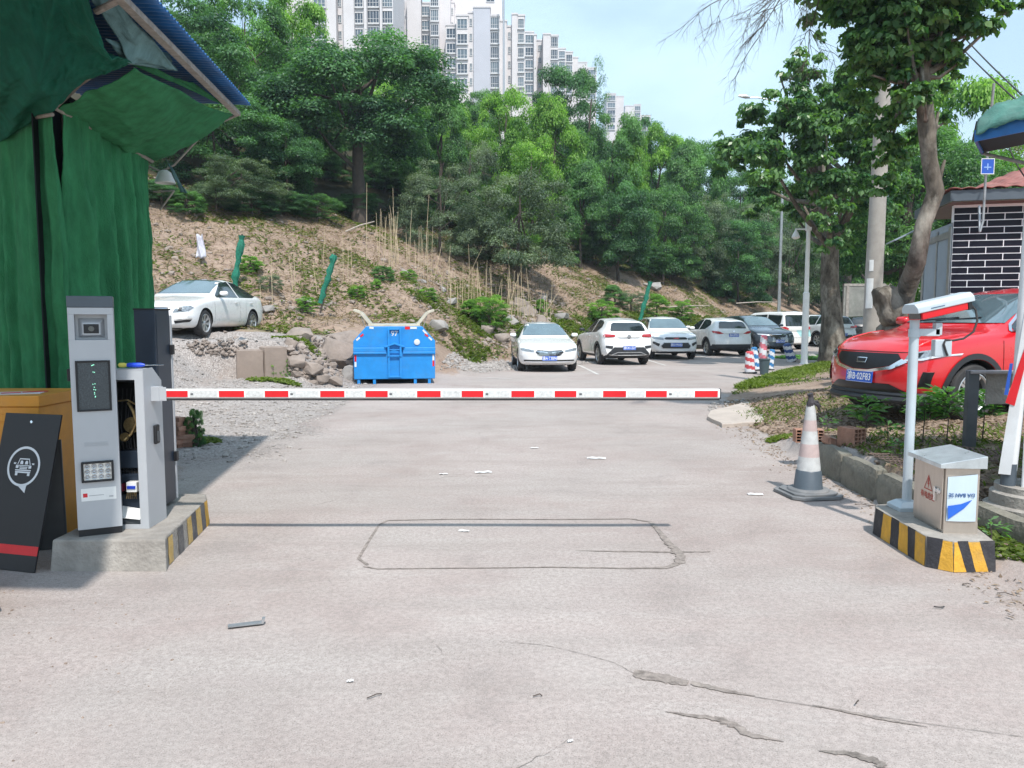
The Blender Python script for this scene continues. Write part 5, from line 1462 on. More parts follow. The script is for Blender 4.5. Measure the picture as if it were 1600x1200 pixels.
b_ = MB(); b_.add([f0 + Vector((0, 0, .02)), f1 + Vector((0, 0, .02)), f1 + BK + Vector((0, 0, .02)), f0 + BK + Vector((0, 0, .02))], [(0, 1, 2, 3)]); b_.build('ceiling', M_void, gb, solid=.01)
b_ = MB()
for a_, c_ in (((-.36, -.1, 2.74), f0 + BK * .9), ((.7, -.1, 2.74), lerp(f0, f1, .7) + BK * .9), ((.8, .8, 2.74), f1 + BK)): b_.tube([a_, c_], .014, 6)
b_.build('roof_stay', M_pole, gb)


# ------------------------------------------------------------ black-tiled hut
HX, HY = 6.80, 12.0
HZ = .38
hut = thing('tiled_hut', 'hut clad in glossy black tiles with white joints under a red roof behind the SUV', 'hut', (HX, HY, HZ), R(-15))
M_blacktile = mat('glossy_black_tile', (.006, .006, .014), .42, var=.5, scale=3, spec=.2)
M_joint = mat('white_grout', (.84, .85, .86), .7, var=.04)
M_bluegrey = mat('blue_grey_panel', (.30, .36, .42), .5, var=.1, scale=3, dirt=.3, dcol=(.42, .42, .40))
b_ = MB(); b_.b2((0, 0, 0), (6, .12, 2.98)); b_.build('wall', M_joint, hut)
tw, th, jt = .455, .087, .014
tile_me = {}
row = 0; z = .02
while z < 2.92:
    off = -(.5 if row % 2 else .0) * (tw + jt) + .13 * 0
    x = off
    while x < 5.9:
        a = max(0.004, x); b2_ = min(5.99, x + tw)
        if b2_ - a > .03 and a < 3.6 and z > .6:
            wk = round(b2_ - a, 3)
            if wk not in tile_me:
                q_ = MB(); q_.box((0, 0, 0), (wk, .006, th)); to = q_.build('t', M_blacktile, bevel=.002, seg=1)
                dg = bpy.context.evaluated_depsgraph_get(); dg.update(); tile_me[wk] = bpy.data.meshes.new_from_object(to.evaluated_get(dg)); tile_me[wk].name = 'tile'; bpy.data.objects.remove(to)
            link_mesh('tile', tile_me[wk], hut, ((a + b2_) / 2, -.003 + rnd.uniform(-.0006, .0006), z + th / 2))
        x += tw + jt
    z += th + jt; row += 1
b_ = MB(); dx, dy = .0, 1.75
def sidep(u0, u1, z0, z1, o0, o1): 
    nx_, ny_ = -dy, dx; l_ = math.hypot(nx_, ny_); nx_ /= l_; ny_ /= l_
    P = [(dx * u + nx_ * o, dy * u + ny_ * o) for u, o in ((u0, o0), (u1, o0), (u1, o1), (u0, o1))]
    return P, z0, z1
def addp(mb, u0, u1, z0, z1, o0, o1):
    P, a, b = sidep(u0, u1, z0, z1, o0, o1); mb.prism(P, b - a, off=a)
addp(b_, 0.005, 1, 0, 2.72, -.1, 0.0); b_.build('side_wall', M_bluegrey, hut)
b_ = MB(); addp(b_, .02, .10, 0, 2.66, 0.002, .02); addp(b_, .45, .49, 0, 2.66, .002, .02); addp(b_, .92, .99, 0, 2.66, .002, .02); addp(b_, .10, .92, 2.50, 2.60, .002, .02); b_.build('door_frame', M_steel, hut)
b_ = MB(); addp(b_, .12, .44, .8, 2.44, .002, .010); addp(b_, .51, .90, .1, 2.44, .002, .010); b_.build('door_panel', M_bluegrey, hut)
b_ = MB(); b_.b2((-.14, -.30, 3.0), (6.2, -.27, 3.16)); b_.b2((-.14, -.27, 3.0), (-.11, 1.9, 3.15)); b_.build('fascia', M_slate, hut, bevel=.004)
b_ = MB(); b_.b2((-.11, -.27, 2.985), (6.2, 1.9, 2.998)); b_.build('soffit', mat('old_soffit', (.18, .14, .12), .8), hut)
M_rooft = mat('terracotta_sheet', (.27, .10, .085), .75, var=.35, scale=5, dirt=.7, dcol=(.36, .24, .21))
def rf(u, v):
    x = -.18 + 6.5 * u; y = -.34 + 1.5 * v
    rise = .01 + .55 * v * ss(0, .30, u) + .03 * v
    z = 3.17 + rise + .022 * abs(math.sin(x * math.pi / .20)) + .018 * ((v * 9) % 1.0) * -1
    return (x, y, z)
b_ = MB(); b_.grid(rf, 34 * 8, 45); b_.build('roof', M_rooft, hut, smooth=True, sharp=60, solid=.01, fixn=False)
b_ = MB(); b_.add([(-.45, 1.8, 2.62), (-.45, 2.6, 2.62), (.2, 2.6, 2.95), (.2, 1.8, 2.95)], [(0, 1, 2, 3)]); b_.build('porch_sheet', M_bluegrey, hut, solid=.02)
# sign on rod by the hut
sg = thing('blue_sign', 'small blue square sign with white border fixed to a metal rod above the tiled hut', 'sign', tuple(D(1531, 362, 11.4)))
so_ = Vector(sg.location)
b_ = MB(); b_.tube([D(1531, 362, 11.4) - so_, D(1536, 345, 11.4) - so_, D(1541, 262, 11.3) - so_, D(1553, 130, 11.0) - so_], .018, 8); b_.tube([D(1531, 362, 11.4) - so_, D(1530, 322, 11.5) - so_], .018, 8)
b_.tube([D(1531, 362, 11.4) - so_, D(1531, 360, 12.0) - so_], .014, 8)
b_.build('rod', M_steel, sg, smooth=True)
q = D(1543, 260, 11.25) - so_
b_ = MB(); b_.box(q, (.185, .008, .215)); b_.build('plate', M_blue, sg, bevel=.002)
b_ = MB(); frame_mb(b_, q.x - .095, q.x + .095, q.z - .11, q.z + .11, .008, q.y - .008, q.y - .0045); b_.build('border', M_white, sg)
b_ = MB(); b_.b2((q.x - .05, q.y - .007, q.z - .02), (q.x + .05, q.y - .0045, q.z - .005)); b_.b2((q.x - .008, q.y - .0075, q.z - .05), (q.x + .008, q.y - .005, q.z + .04)); b_.build('print', mat('pale_print', (.25, .4, .7), .5), sg)
# ------------------------------------------------------------ posts and poles
def up(px, y, name, label, cat):
    x = (px - 800) / 1200 * y; z = H(x, y); return thing(name, label, cat, (x, y, z)), z
cc, z = up(1257, 26.8, 'camera_pole', 'slim white pole with a drooping dome camera on a short arm, beside the striped bollards', 'pole')
tz = CAMH + (495 - 356) / 1200 * 26.8 - z
b_ = MB(); b_.lathe([(.16, 0), (.16, .03), (.115, .05), (.108, tz * .52), (.075, tz * .52 + .03), (.07, tz)], n=18); b_.build('pole', M_white, cc, smooth=True, sharp=30)
b_ = MB(); b_.box((-.22, 0, tz - .10), (.46, .05, .05)); b_.box((0, 0, tz), (.17, .17, .30)); b_.build('arm', M_white, cc, bevel=.01)
b_ = MB(); b_.lathe([(.02, .0), (.04, -.05), (.10, -.16), (.14, -.26), (.125, -.30), (.06, -.34), (.001, -.35)], c=(-.43, 0, tz - .10), n=18); b_.build('dome_camera', M_white, cc, smooth=True)
b_ = MB(); b_.tube([(.03, 0, tz + .15), (.03, 0, tz + 1.5)], .008, 5); b_.build('rod_aerial', M_steel, cc)
M_upole = mat('old_concrete_pole', (.36, .33, .295), .9, var=.18, scale=3, bump=.3, dirt=.4, dcol=(.2, .18, .16))
uy = 16.0; ux = (1361 - 800) / 1200 * uy; uz = H(ux, uy)
upo = thing('utility_pole', 'thick concrete utility pole with peeling papers and a dark painted patch', 'pole', (ux, uy, uz))
b_ = MB(); b_.tube([(0, 0, -.3), (0, 0, 2.2), (.02, 0, 4.2), (.05, 0, 9.0)], [.185, .172, .155, .12], 24); b_.build('shaft', M_upole, upo, smooth=True)
def onpole(name, z0, z1, a0, a1, m, r=.179):
    b_ = MB(); K = 6
    vs = [];
    for k in range(K + 1):
        a = R(a0 + (a1 - a0) * k / K)
        for zz in (z0, z1): rr2 = r - (zz) * .0056 + .002; vs.append((rr2 * math.cos(a), rr2 * math.sin(a), zz))
    b_.add(vs, [(2 * k, 2 * k + 2, 2 * k + 3, 2 * k + 1) for k in range(K)]); return b_.build(name, m, upo, fixn=False)
onpole('paper_notice', CAMH + (495 - 482) / 75. - uz, CAMH + (495 - 436) / 75. - uz, 195, 243, M_white, .188)
onpole('dark_patch', CAMH + (495 - 480) / 75. - uz, CAMH + (495 - 450) / 75. - uz, 270, 325, M_slate, .186)
onpole('pasted_notice', CAMH + (495 - 425) / 75. - uz, CAMH + (495 - 408) / 75. - uz, 212, 240, M_white, .188)
# street lamp arm far behind the banyan
slx = (1215 - 800) / 1200 * 42
sl_ = thing('street_lamp', 'street lamp whose arm reaches out left of the broad tree crown', 'street lamp', (slx, 42, H(slx, 42)))
top = D(1215, 158, 42) - Vector(sl_.location)
b_ = MB(); b_.tube([(0, 0, 0), (0, 0, top.z)], [.10, .06], 10); b_.build('pole', M_steel, sl_, smooth=True)
ah = D(1172, 152.5, 42) - Vector(sl_.location)
b_ = MB(); b_.tube([(0, 0, top.z - .1), (ah.x + .4, 0, ah.z - .0), ah], .035, 8); b_.build('arm', M_steel, sl_, smooth=True)
b_ = MB(); e_ = D(1154, 150, 42) - Vector(sl_.location); b_.tube([ah, lerp(ah, e_, .4) + Vector((0, 0, .02)), e_], [.05, .11, .05], 8); b_.build('lamp_head', M_steel, sl_, smooth=True)
# overhead cables
def cable(label, pts, r=.012):
    b_ = MB(); P = []
    a, b = pts
    for k in range(25):
        t = k / 24; p = lerp(a, b, t); p.z -= .5 * 4 * t * (1 - t) * .35; P.append(p)
    b_.tube(P, r, 5); o = b_.build('overhead_cable', M_rubber, None, smooth=True); return tag(o, label, 'cable')
cable('upper of two black overhead cables running down to the right edge', (D(1440, -25, 22), D(1680, 222, 9)))
cable('lower of two black overhead cables running down to the right edge', (D(1425, -18, 22), D(1680, 236, 9)))
cable('thin black cable dropping past the canvas roof corner at the right edge', (D(1575, 226, 7.0), D(1660, 290, 6.4)), .006)
# far low wall with murals behind the trunk
wy = 62.0; wx0 = (1315 - 800) / 1200 * wy
fw = thing('far_wall', 'low grey rendered wall at the back of the car park with weathered painted patches', 'wall', (wx0, wy, 0))
b_ = MB(); b_.b2((0, 0, -.5), (16, .25, 4.1)); b_.build('wall', mat('grey_render', (.22, .22, .20), .9, var=.4, scale=.8, dirt=.8, dcol=(.07, .09, .07)), fw)
b_ = MB(); b_.b2((0, -.04, 4.1), (16, .29, 4.3)); b_.build('coping', M_concrete, fw)
for k in range(8): b_ = MB(); b_.b2((.2 + 2 * k, -.06, 0), (.42 + 2 * k, -.002, 4.1)); b_.build('pilaster', M_concrete, fw)

# ------------------------------------------------------------ striped bollards cluster
def stripes_bollard(label, x, y, c1, c2, lean=(0, 0), h=.75, r=.12, group=None):
    t = thing('bollard', label, 'bollard', (x, y, H(x, y)), 0, group); t.rotation_euler = (lean[0], lean[1], 0)
    b_ = MB(); b_.lathe([(r * 1.35, 0), (r * 1.35, .04), (r, .05)], n=16); b_.build('foot', M_rubber, t)
    for ci, m in ((0, c1), (1, c2)):
        b_ = MB(); n = 24; K = 18
        for i in range(n):
            for k in range(K):
                if ((i / n * 1.0 + k / K * 2.6) % 1.0 < .5) == (ci == 0):
                    f = lambda ii, kk: ((r * (1 - .25 * kk / K)) * math.cos(ii * 2 * math.pi / n), (r * (1 - .25 * kk / K)) * math.sin(ii * 2 * math.pi / n), .05 + (h - .05) * kk / K)
                    b_.add([f(i, k), f(i + 1, k), f(i + 1, k + 1), f(i, k + 1)], [(0, 1, 2, 3)])
        b_.build('reflective_band', m, t, smooth=True, fixn=False)
    b_ = MB(); b_.lathe([(r * .75, h), (r * .5, h + .03), (.001, h + .035)], n=16); b_.build('top_cap', c1, t, smooth=True)
    return t
M_rw = mat('faded_red_band', (.50, .06, .07), .5, var=.15); M_ww = mat('band_white', (.62, .62, .64), .5, var=.1); M_bb = mat('band_blue', (.03, .16, .36), .5, var=.2); M_pk = mat('pink_band', (.60, .16, .20), .5, var=.1)
def atp(px, py, z=.1): p = G(px, py, z); return p.x, p.y
stripes_bollard('red and white striped bollard at the left of the bollard cluster', *atp(1172, 578), M_rw, M_ww, (0, R(-3)), .62, .15)
stripes_bollard('blue and white striped bollard leaning in the middle of the bollard cluster', *atp(1181, 574), M_bb, M_ww, (0, R(-6)), .70, .13)
stripes_bollard('tallest pink and white striped bollard at the back of the cluster', *atp(1191, 566), M_pk, M_ww, (0, R(2)), 1.0, .15)
stripes_bollard('blue and white striped bollard at the right of the bollard cluster', *atp(1202, 573), M_bb, M_ww, (0, R(7)), .62, .12)
stripes_bollard('dark blue and white striped bollard tilted away alone, left of the white camera pole', *atp(1238, 561), mat('band_navy', (.02, .06, .20), .5), M_ww, (R(6), R(-22)), .70, .18)
bx, by = atp(1194, 580)
bk = thing('bucket', 'dark grey-green plastic bin standing in front of the striped bollards', 'bin', (bx, by, H(bx, by)))
b_ = MB(); b_.lathe([(.11, 0), (.15, .42), (.165, .43), (.165, .46), (.14, .455), (.105, .05)], n=18, cap=False); b_.lathe([(.001, .01), (.11, .01)], n=18, cap=False); b_.build('body', mat('dark_bin', (.06, .09, .10), .6), bk, smooth=True, sharp=40)
b_ = MB(); b_.tube([(.16 * math.cos(a), .02, .45 + .1 * math.sin(a)) for a in [k * math.pi / 8 for k in range(9)]], .006, 5); b_.build('handle', M_steel, bk)

# ------------------------------------------------------------ skip container
M_cblue = mat('skip_blue_paint', (0.008, 0.225, 0.60), 0.5, var=0.12, scale=3.5, dirt=.5, dcol=(.06, .19, .36), bump=.15, bscale=8)
M_tape = mat('reflective_tape', (.62, .66, .70), .35, var=.1)
M_cream = mat('cream_lid', (.50, .47, .38), .6, var=.12, dirt=.5, dcol=(.30, .27, .22))
kx, ky = (616.5 - 800) / 1200 * 18.9, 18.9
sk = thing('skip_container', 'bright blue hooded refuse skip numbered 97 with two cream lids raised like wings', 'skip', (kx, ky, H(kx, ky)), R(8.2))
hw, bz, tz_, sh = 1.0, .12, 1.42, 1.06; cw = .68
pr = [(-hw * .99, bz), (hw * .99, bz), (hw, sh), (cw, tz_), (-cw, tz_), (-hw, sh)]
b_ = MB(); b_.prism(pr, 2.6, plane='xz', off=0.03); b_.build('hull', M_cblue, sk, bevel=.015)
b_ = MB(); b_.b2((-hw, -.02, .74), (-.20, .03, .80)); b_.b2((.20, -.02, .74), (hw, .03, .80)); b_.b2((-hw, -.012, .80), (-.20, .03, .90)); b_.b2((.20, -.012, .80), (hw, .03, .90)); b_.build('stiffener', M_cblue, sk, bevel=.012)
b_ = MB(); b_.b2((-.165, -.045, .16), (-.12, .03, 1.38)); b_.b2((.12, -.045, .16), (.165, .03, 1.38)); b_.b2((-.12, -.03, 1.33), (.12, .03, 1.38)); b_.b2((-.12, -.03, .16), (.12, .03, .20)); b_.build('lifting_channel', M_cblue, sk, bevel=.006)
b_ = MB(); b_.prism([(-.25, .93), (0, 1.02), (.25, .93), (.22, .90), (0, .98), (-.22, .90)], .09, plane='xz', off=-.06); b_.b2((-.13, -.05, .70), (.13, .0, .715)); b_.b2((-.17, -.07, .68), (-.13, .0, .92)); b_.b2((.13, -.07, .68), (.17, .0, .92)); b_.b2((-.13, -.05, .84), (.13, -.03, .86)); b_.build('hook_guard', M_cblue, sk, bevel=.005)
text('97', .17, M_tape, sk, (0.0, .026, 1.24), (R(90), 0, 0), 'number', bold=.003)
b_ = MB(); b_.lathe([(.075, 0), (.07, -.02), (.03, -.03), (.001, -.03)], c=(.55, .03, 1.03), n=20, axis='y'); b_.build('round_badge', M_tape, sk, smooth=True)
def tape(x0, z0, x1, z1, m, wd=.045):
    d = Vector((x1 - x0, 0, z1 - z0)); nn = Vector((-d.z, 0, d.x)).normalized() * wd / 2
    b_ = MB(); a = Vector((x0, .024, z0)); c = Vector((x1, .024, z1)); b_.add([a - nn, c - nn, c + nn, a + nn], [(0, 1, 2, 3)]); b_.build('reflective_strip', m, sk, solid=.002, fixn=False)
for s in (-1, 1):
    tape(s * .95, .55 if s < 0 else .58, s * .95, .43, M_tape if s < 0 else M_red); tape(s * .95, .72, s * .95, .56, M_red if s < 0 else M_tape)
    tape(s * .92, 1.08, s * .84, 1.15, M_tape); tape(s * .82, 1.17, s * .75, 1.23, M_red)
tape(.26, 1.38, .38, 1.38, M_red, .07); tape(.39, 1.38, .55, 1.38, M_tape, .05); tape(-.60, 1.39, -.50, 1.38, M_tape, .05); tape(.70, 1.33, .80, 1.22, M_tape)
for x in (-.88, -.50, .50, .85):
    b_ = MB(); b_.b2((x - .035, .05, 0), (x + .035, .15, bz)); b_.b2((x - .035, 2.3, 0), (x + .035, 2.4, bz)); b_.build('foot', M_cblue, sk)
b_ = MB(); b_.b2((-cw + .05, .04, tz_), (cw - .05, .10, tz_ + .05)); b_.b2((-cw + .05, 2.5, tz_), (cw - .05, 2.56, tz_ + .05)); b_.build('rim', M_cream, sk, bevel=.005)
for s in (-1, 1):
    M_ = Matrix.Rotation(s * R(-50), 3, 'Y')
    # lid: hinged at the hood corner, folded up and out
    p0 = Vector((s * .56, .06, tz_ + .02)); p1 = Vector((s * .82, .06, tz_ + .34)); p2 = Vector((s * .98, .06, tz_ + .40))
    b_ = MB()
    for a, c in ((p0, p1), (p1, p2)):
        d = (c - a).normalized(); nn = Vector((-d.z, 0, d.x)) * .03
        vs = [a - nn, a + nn, c + nn, c - nn]; b_.add(vs + [v + Vector((0, 1.1, 0)) for v in vs], [(0, 1, 2, 3), (7, 6, 5, 4), (0, 4, 5, 1), (1, 5, 6, 2), (2, 6, 7, 3), (3, 7, 4, 0)])
    b_.build('lid', M_cream, sk, bevel=.006)
    b_ = MB(); b_.tube([(s * .70, .10, tz_ - .05), (s * .80, .10, tz_ + .26)], .014, 6); b_.tube([(s * .64, .10, tz_ - .02), (s * .70, .10, tz_ + .20)], .014, 6); b_.build('lid_strut', M_pole, sk)

# ------------------------------------------------------------ marks on the road
M_markdark = mat('dark_sealant', (.19, .165, .148), .95, var=.5, scale=22, bump=.4, bscale=90, dirt=.5, dcol=(.28, .25, .22), spec=.1)
M_markmid = mat('filled_cut', (.245, .21, .188), .95, var=.45, scale=22, bump=.4, bscale=90, dirt=.5, dcol=(.30, .27, .24), spec=.1)
M_line = mat('worn_white_line', (.52, .50, .47), .8, var=.25, scale=6, dirt=.8, dcol=(.36, .32, .29))
def strip(name, pts, wds, m, z=.004, seg=6, jit=.2, kind='structure'):
    P = []; W_ = []
    for i in range(len(pts) - 1):
        for k in range(seg): P.append(lerp(pts[i], pts[i + 1], k / seg)); W_.append(wds[i] * (1 - k / seg) + wds[i + 1] * k / seg)
    P.append(Vector(pts[-1])); W_.append(wds[-1])
    vs = []
    for i, p in enumerate(P):
        t = (P[min(i + 1, len(P) - 1)] - P[max(i - 1, 0)]).normalized(); nn = Vector((-t.y, t.x, 0))
        w1 = W_[i] / 2 * (1 + jit * rnd.uniform(-1, 1)); w2 = W_[i] / 2 * (1 + jit * rnd.uniform(-1, 1)); c = p + nn * W_[i] * jit * .5 * rnd.uniform(-1, 1)
        for q in (c + nn * w1, c - nn * w2): vs.append((q.x, q.y, H(q.x, q.y) + z))
    b_ = MB(); b_.add(vs, [(2 * i, 2 * i + 2, 2 * i + 3, 2 * i + 1) for i in range(len(P) - 1)])
    o = b_.build(name, m, None, fixn=False); o['kind'] = kind
    return o
lp_ = [G(x, y) for x, y in ((575, 882), (560, 872), (574, 848), (592, 820), (606, 813), (720, 811), (860, 811), (985, 810), (1016, 815), (1040, 842), (1062, 866), (1066, 878), (1040, 887), (980, 888), (860, 886), (700, 887), (590, 888), (568, 884))]
strip('sawn_loop_line', lp_, [.02, .02, .02, .018, .02, .02, .02, .022, .03, .045, .07, .05, .04, .02, .016, .015, .015, .02], M_markmid, seg=8)
strip('crack_filling', [G(1020, 820), G(1040, 846), G(1062, 868), G(1058, 880)], [.015, .03, .06, .03], M_markmid, z=.0055, seg=12, jit=.5)
strip('dark_seam', [G(900, 860), G(960, 861), G(1050, 862), G(1110, 862)], [.006, .02, .035, .012], M_markmid, z=.0035, seg=10, jit=.35)
strip('crack_filling', [G(990, 1052), G(1040, 1060), G(1075, 1068)], [.07, .09, .05], M_markmid, seg=8)
strip('crack_filling', [G(1080, 1067), G(1130, 1078), G(1180, 1087)], [.04, .035, .006], M_markmid, seg=8)
strip('crack_filling', [G(1270, 1100), G(1330, 1112), G(1390, 1124), G(1450, 1134)], [.006, .02, .018, .003], M_markmid, seg=8)
strip('crack_filling', [G(1040, 1112), G(1110, 1122), G(1130, 1124), G(1170, 1146), G(1225, 1158)], [.006, .03, .05, .035, .004], M_markmid, seg=8, jit=.4)
strip('crack_filling', [G(1280, 1172), G(1320, 1176), G(1370, 1186), G(1378, 1198)], [.01, .03, .045, .03], M_markdark, seg=8, jit=.4)
strip('road_crack', [G(780, 1002), G(850, 1008), G(910, 1022), G(960, 1036), G(990, 1052)], [.003] * 5, M_markdark, seg=10, jit=1)
strip('road_crack', [G(1180, 1088), G(1300, 1106), G(1420, 1125), G(1600, 1150)], [.003] * 4, M_markdark, seg=14, jit=1)
for (a, b) in (((903, 570), (935, 585)), ((1003, 560), (1040, 571)), ((1075, 552), (1110, 560)), ((1150, 547), (1185, 553)), ((760, 590), (800, 592))):
    strip('parking_line', [G(*a), G(*b)], [.10, .10], M_line, z=.006, seg=8, jit=.12)
# ground patches: pale broken slab at the right edge
def slab(name, label, pts, z, m, cat):
    c = sum((Vector(p) for p in pts), Vector()) / len(pts); b_ = MB(); n = len(pts)
    P = []
    for i in range(n):
        a, b = Vector(pts[i]), Vector(pts[(i + 1) % n])
        for k in range(4): q_ = lerp(a, b, k / 4); P.append((q_.x - c.x + rnd.uniform(-.02, .02), q_.y - c.y + rnd.uniform(-.02, .02)))
    b_.prism(P, z); o = b_.build(name, m, None, bevel=.01); o.location = (c.x, c.y, H(c.x, c.y) - z * .5); return tag(o, label, cat)
M_pale = mat('pale_concrete', (.44, .38, .33), .9, var=.15, scale=3, bump=.4, dirt=.5, dcol=(.32, .26, .21))
slab('broken_slab', 'pale broken concrete slab at the right road edge just past the end of the boom', [G(1112, 645), G(1170, 632), G(1200, 648), G(1190, 664), G(1130, 668), G(1105, 655)], .10, M_pale, 'slab')
M_paper = mat('crumpled_white_paper', (.62, .61, .60), .7, var=.15, dirt=.3)
LIT = [((932, 716), .22, 'crumpled white strip flattened on the road right of centre beyond the saw-cut loop'), ((755, 738), .18, 'small white paper scrap on the middle of the road beyond the saw-cut loop'), ((693, 741), .09, 'tiny pale scrap on the road left of the larger white scraps'),
       ((1180, 772), .14, 'white paper scrap on the road left of the traffic cone'), ((725, 830), .08, 'tiny pale scrap lying inside the saw-cut loop'), ((835, 700), .10, 'thin pale scrap farthest along the road'), ((891, 1160), .022, 'small white pebble-like crumb on the near road'), ((547, 1066), .03, 'small white splinter on the near road beside the centre')]
for (pp_, w_, lb) in LIT:
    g = G(*pp_); b_ = MB(); b_.grid(lambda u, v: ((u - .5) * w_, (v - .5) * w_ * .45, .006 + .012 * abs(fbm(u * 6 + pp_[0], v * 6))), 8, 5)
    o = b_.build('paper_scrap', M_paper, None, solid=.001); o.location = (g.x, g.y, H(g.x, g.y) + .001); o.rotation_euler = (0, 0, rnd.uniform(-.4, .4)); tag(o, lb, 'litter')
# bent metal strip, bottle cap, twigs
g = G(384, 977); b_ = MB(); b_.prism([(-.09, 0), (.09, .0), (.10, .03), (.085, .03), (.08, .006), (-.09, .006)], .03, plane='xz', off=-.02); b_.b2((-.09, -.02, .0), (.09, .03, .003)); o = b_.build('metal_offcut', M_steel, None); o.location = (g.x, g.y, .003); o.rotation_euler = (0, 0, R(18)); tag(o, 'small bent bright metal offcut lying on the near road at the left', 'offcut')
g = G(1467, 950); b_ = MB(); b_.tube([(.028 * math.cos(a), .014 * math.sin(a), .006) for a in [math.pi + k * math.pi / 8 for k in range(9)]], .004, 5); o = b_.build('rubber_ring', M_rubber, None, smooth=True); o.location = (g.x, g.y, .004); tag(o, 'small black curved rubber ring on the road at the near right', 'rubber ring')
tw = MB()
for (px, py, l, a) in ((585, 1090, .07, .6), (1345, 790, .10, -.2), (1262, 768, .07, -.4), (1365, 792, .10, -.3), (840, 1090, .04, .1), (1590, 905, .12, .7), (1570, 930, .08, -.4), (1510, 915, .06, .2), (470, 630, .03, 0), (1339, 1100, .03, .8), (425, 655, .06, .1)):
    g = G(px, py); c, s = math.cos(a), math.sin(a)
    tw.tube([(g.x - l / 2 * c, g.y - l / 2 * s, .008), (g.x + .01, g.y + .01, .012), (g.x + l / 2 * c, g.y + l / 2 * s, .007)], .003, 4)
o = tw.build('twigs', M_darkbark, None); tag(o, 'dark twigs and bits scattered on the road', 'twigs', kind='stuff')
# ------------------------------------------------------------ vegetation
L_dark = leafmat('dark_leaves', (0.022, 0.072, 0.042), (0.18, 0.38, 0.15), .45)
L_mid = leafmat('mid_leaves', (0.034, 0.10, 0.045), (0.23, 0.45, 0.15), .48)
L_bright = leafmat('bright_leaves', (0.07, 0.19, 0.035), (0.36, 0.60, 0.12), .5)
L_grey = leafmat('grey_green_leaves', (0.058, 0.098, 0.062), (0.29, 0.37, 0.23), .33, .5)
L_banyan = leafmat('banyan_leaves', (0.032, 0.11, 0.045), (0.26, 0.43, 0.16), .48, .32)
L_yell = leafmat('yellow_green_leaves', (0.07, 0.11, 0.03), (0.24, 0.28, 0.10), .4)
def unit(v): return v / np.maximum(1e-9, np.linalg.norm(v, axis=1, keepdims=True))
def leaves(C, Nrm, Dir, size, rg, aspect=.45, fold=.15):
    """rhombus leaves at centres C with normals Nrm, pointing along Dir"""
    n = len(C); Dir = unit(Dir - Nrm * np.sum(Dir * Nrm, 1, keepdims=True)); S = np.cross(Nrm, Dir)
    l = (size * rg.uniform(.65, 1.25, n))[:, None]; w = l * aspect
    a = C - Dir * l * .5; b = C + S * w * .5 + Nrm * w * fold + Dir * l * .05; c = C + Dir * l * .5 - Nrm * l * .12; d = C - S * w * .5 + Nrm * w * fold + Dir * l * .05
    return np.stack([a, b, c, d], 1)
def blob_leaves(centres, radii, per, size, rg, up=.45, droop=.35, aspect=.45, tintc=None, inner=.55):
    V = []; T = []
    for i, (c, r) in enumerate(zip(centres, radii)):
        n = int(per * (r[0] * r[1] + r[0] * r[2]) / 2 / (1.0)) if per > 0 else 0
        n = max(12, n)
        d = unit(rg.normal(size=(n, 3))); d[:, 2] = np.where(d[:, 2] < -.3, -d[:, 2] * .8, d[:, 2]); d = unit(d)
        rad = rg.uniform(inner, 1.08, n)[:, None] * (1 + .12 * rg.normal(size=(n, 1)))
        C = np.array(c) + d * rad * np.array(r)
        nr = unit(d * (1 - up) + np.array([0, 0, 1.0]) * up + rg.normal(size=(n, 3)) * .38)
        dr = unit(d * np.array([1, 1, .2]) + np.array([0, 0, -droop]) + rg.normal(size=(n, 3)) * .45)
        V.append(leaves(C, nr, dr, size, rg, aspect))
        base = (tintc[i] if tintc is not None else .4)
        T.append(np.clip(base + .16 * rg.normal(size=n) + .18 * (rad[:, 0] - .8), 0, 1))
    return np.concatenate(V).reshape(-1, 3), np.concatenate(T)
def crown_mesh(name, seed, m, shape='round', nb=70, br=.19, size=.030, per=26000, up=.45, aspect=.5, low=.04, droop=.35, inner=.55):
    """unit crown: radius 1 in x,y and from z=0 to 2"""
    rg = np.random.default_rng(seed); cs = []; rs = []; tt = []
    k = 0
    while len(cs) < nb and k < nb * 30:
        k += 1
        d = rg.normal(size=3); d /= np.linalg.norm(d)
        if d[2] < -.75: continue
        rr = rg.uniform(.45, 1.0) ** .6
        if shape == 'egg':
            z = rg.uniform(.06, 1.88); R_ = .92 if z < 1.05 else .92 * math.sqrt(max(.02, 1 - ((z - 1.05) / .95) ** 2)); a = rg.uniform(0, 6.283); p = np.array([math.cos(a) * R_ * rr, math.sin(a) * R_ * rr, z])
        elif shape == 'round': p = np.array([d[0] * rr * .86, d[1] * rr * .86, 1.0 + d[2] * rr * .86])
        elif shape == 'cone':
            z = rg.uniform(.1, 1.92); R_ = .95 * (1 - (z / 2) ** 1.6) + .10; a = rg.uniform(0, 6.283); p = np.array([math.cos(a) * R_ * rr, math.sin(a) * R_ * rr, z])
        elif shape == 'airy':
            z = rg.uniform(.3, 1.95); R_ = .35 + .5 * math.sin(z * 1.6); a = rg.uniform(0, 6.283); p = np.array([math.cos(a) * R_ * rr, math.sin(a) * R_ * rr, z])
        else:
            p = np.array([d[0] * rr * .9, d[1] * rr * .9, .62 + abs(d[2]) * rr * 1.1 - (.35 if d[2] < 0 else 0)])
        p[0] += .12 * math.sin(seed + p[2] * 4); p[1] += .12 * math.cos(seed * 2 + p[2] * 3)
        b = br * rg.uniform(.55, 1.35)
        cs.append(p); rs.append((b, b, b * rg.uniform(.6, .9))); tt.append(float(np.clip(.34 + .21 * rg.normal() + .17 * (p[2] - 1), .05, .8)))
    V, T = blob_leaves(cs, rs, per / (1.0), size, rg, up, droop, aspect, tt, inner)
    me = fastmesh(name, V, 4, m, T); return me, cs
CM = {}
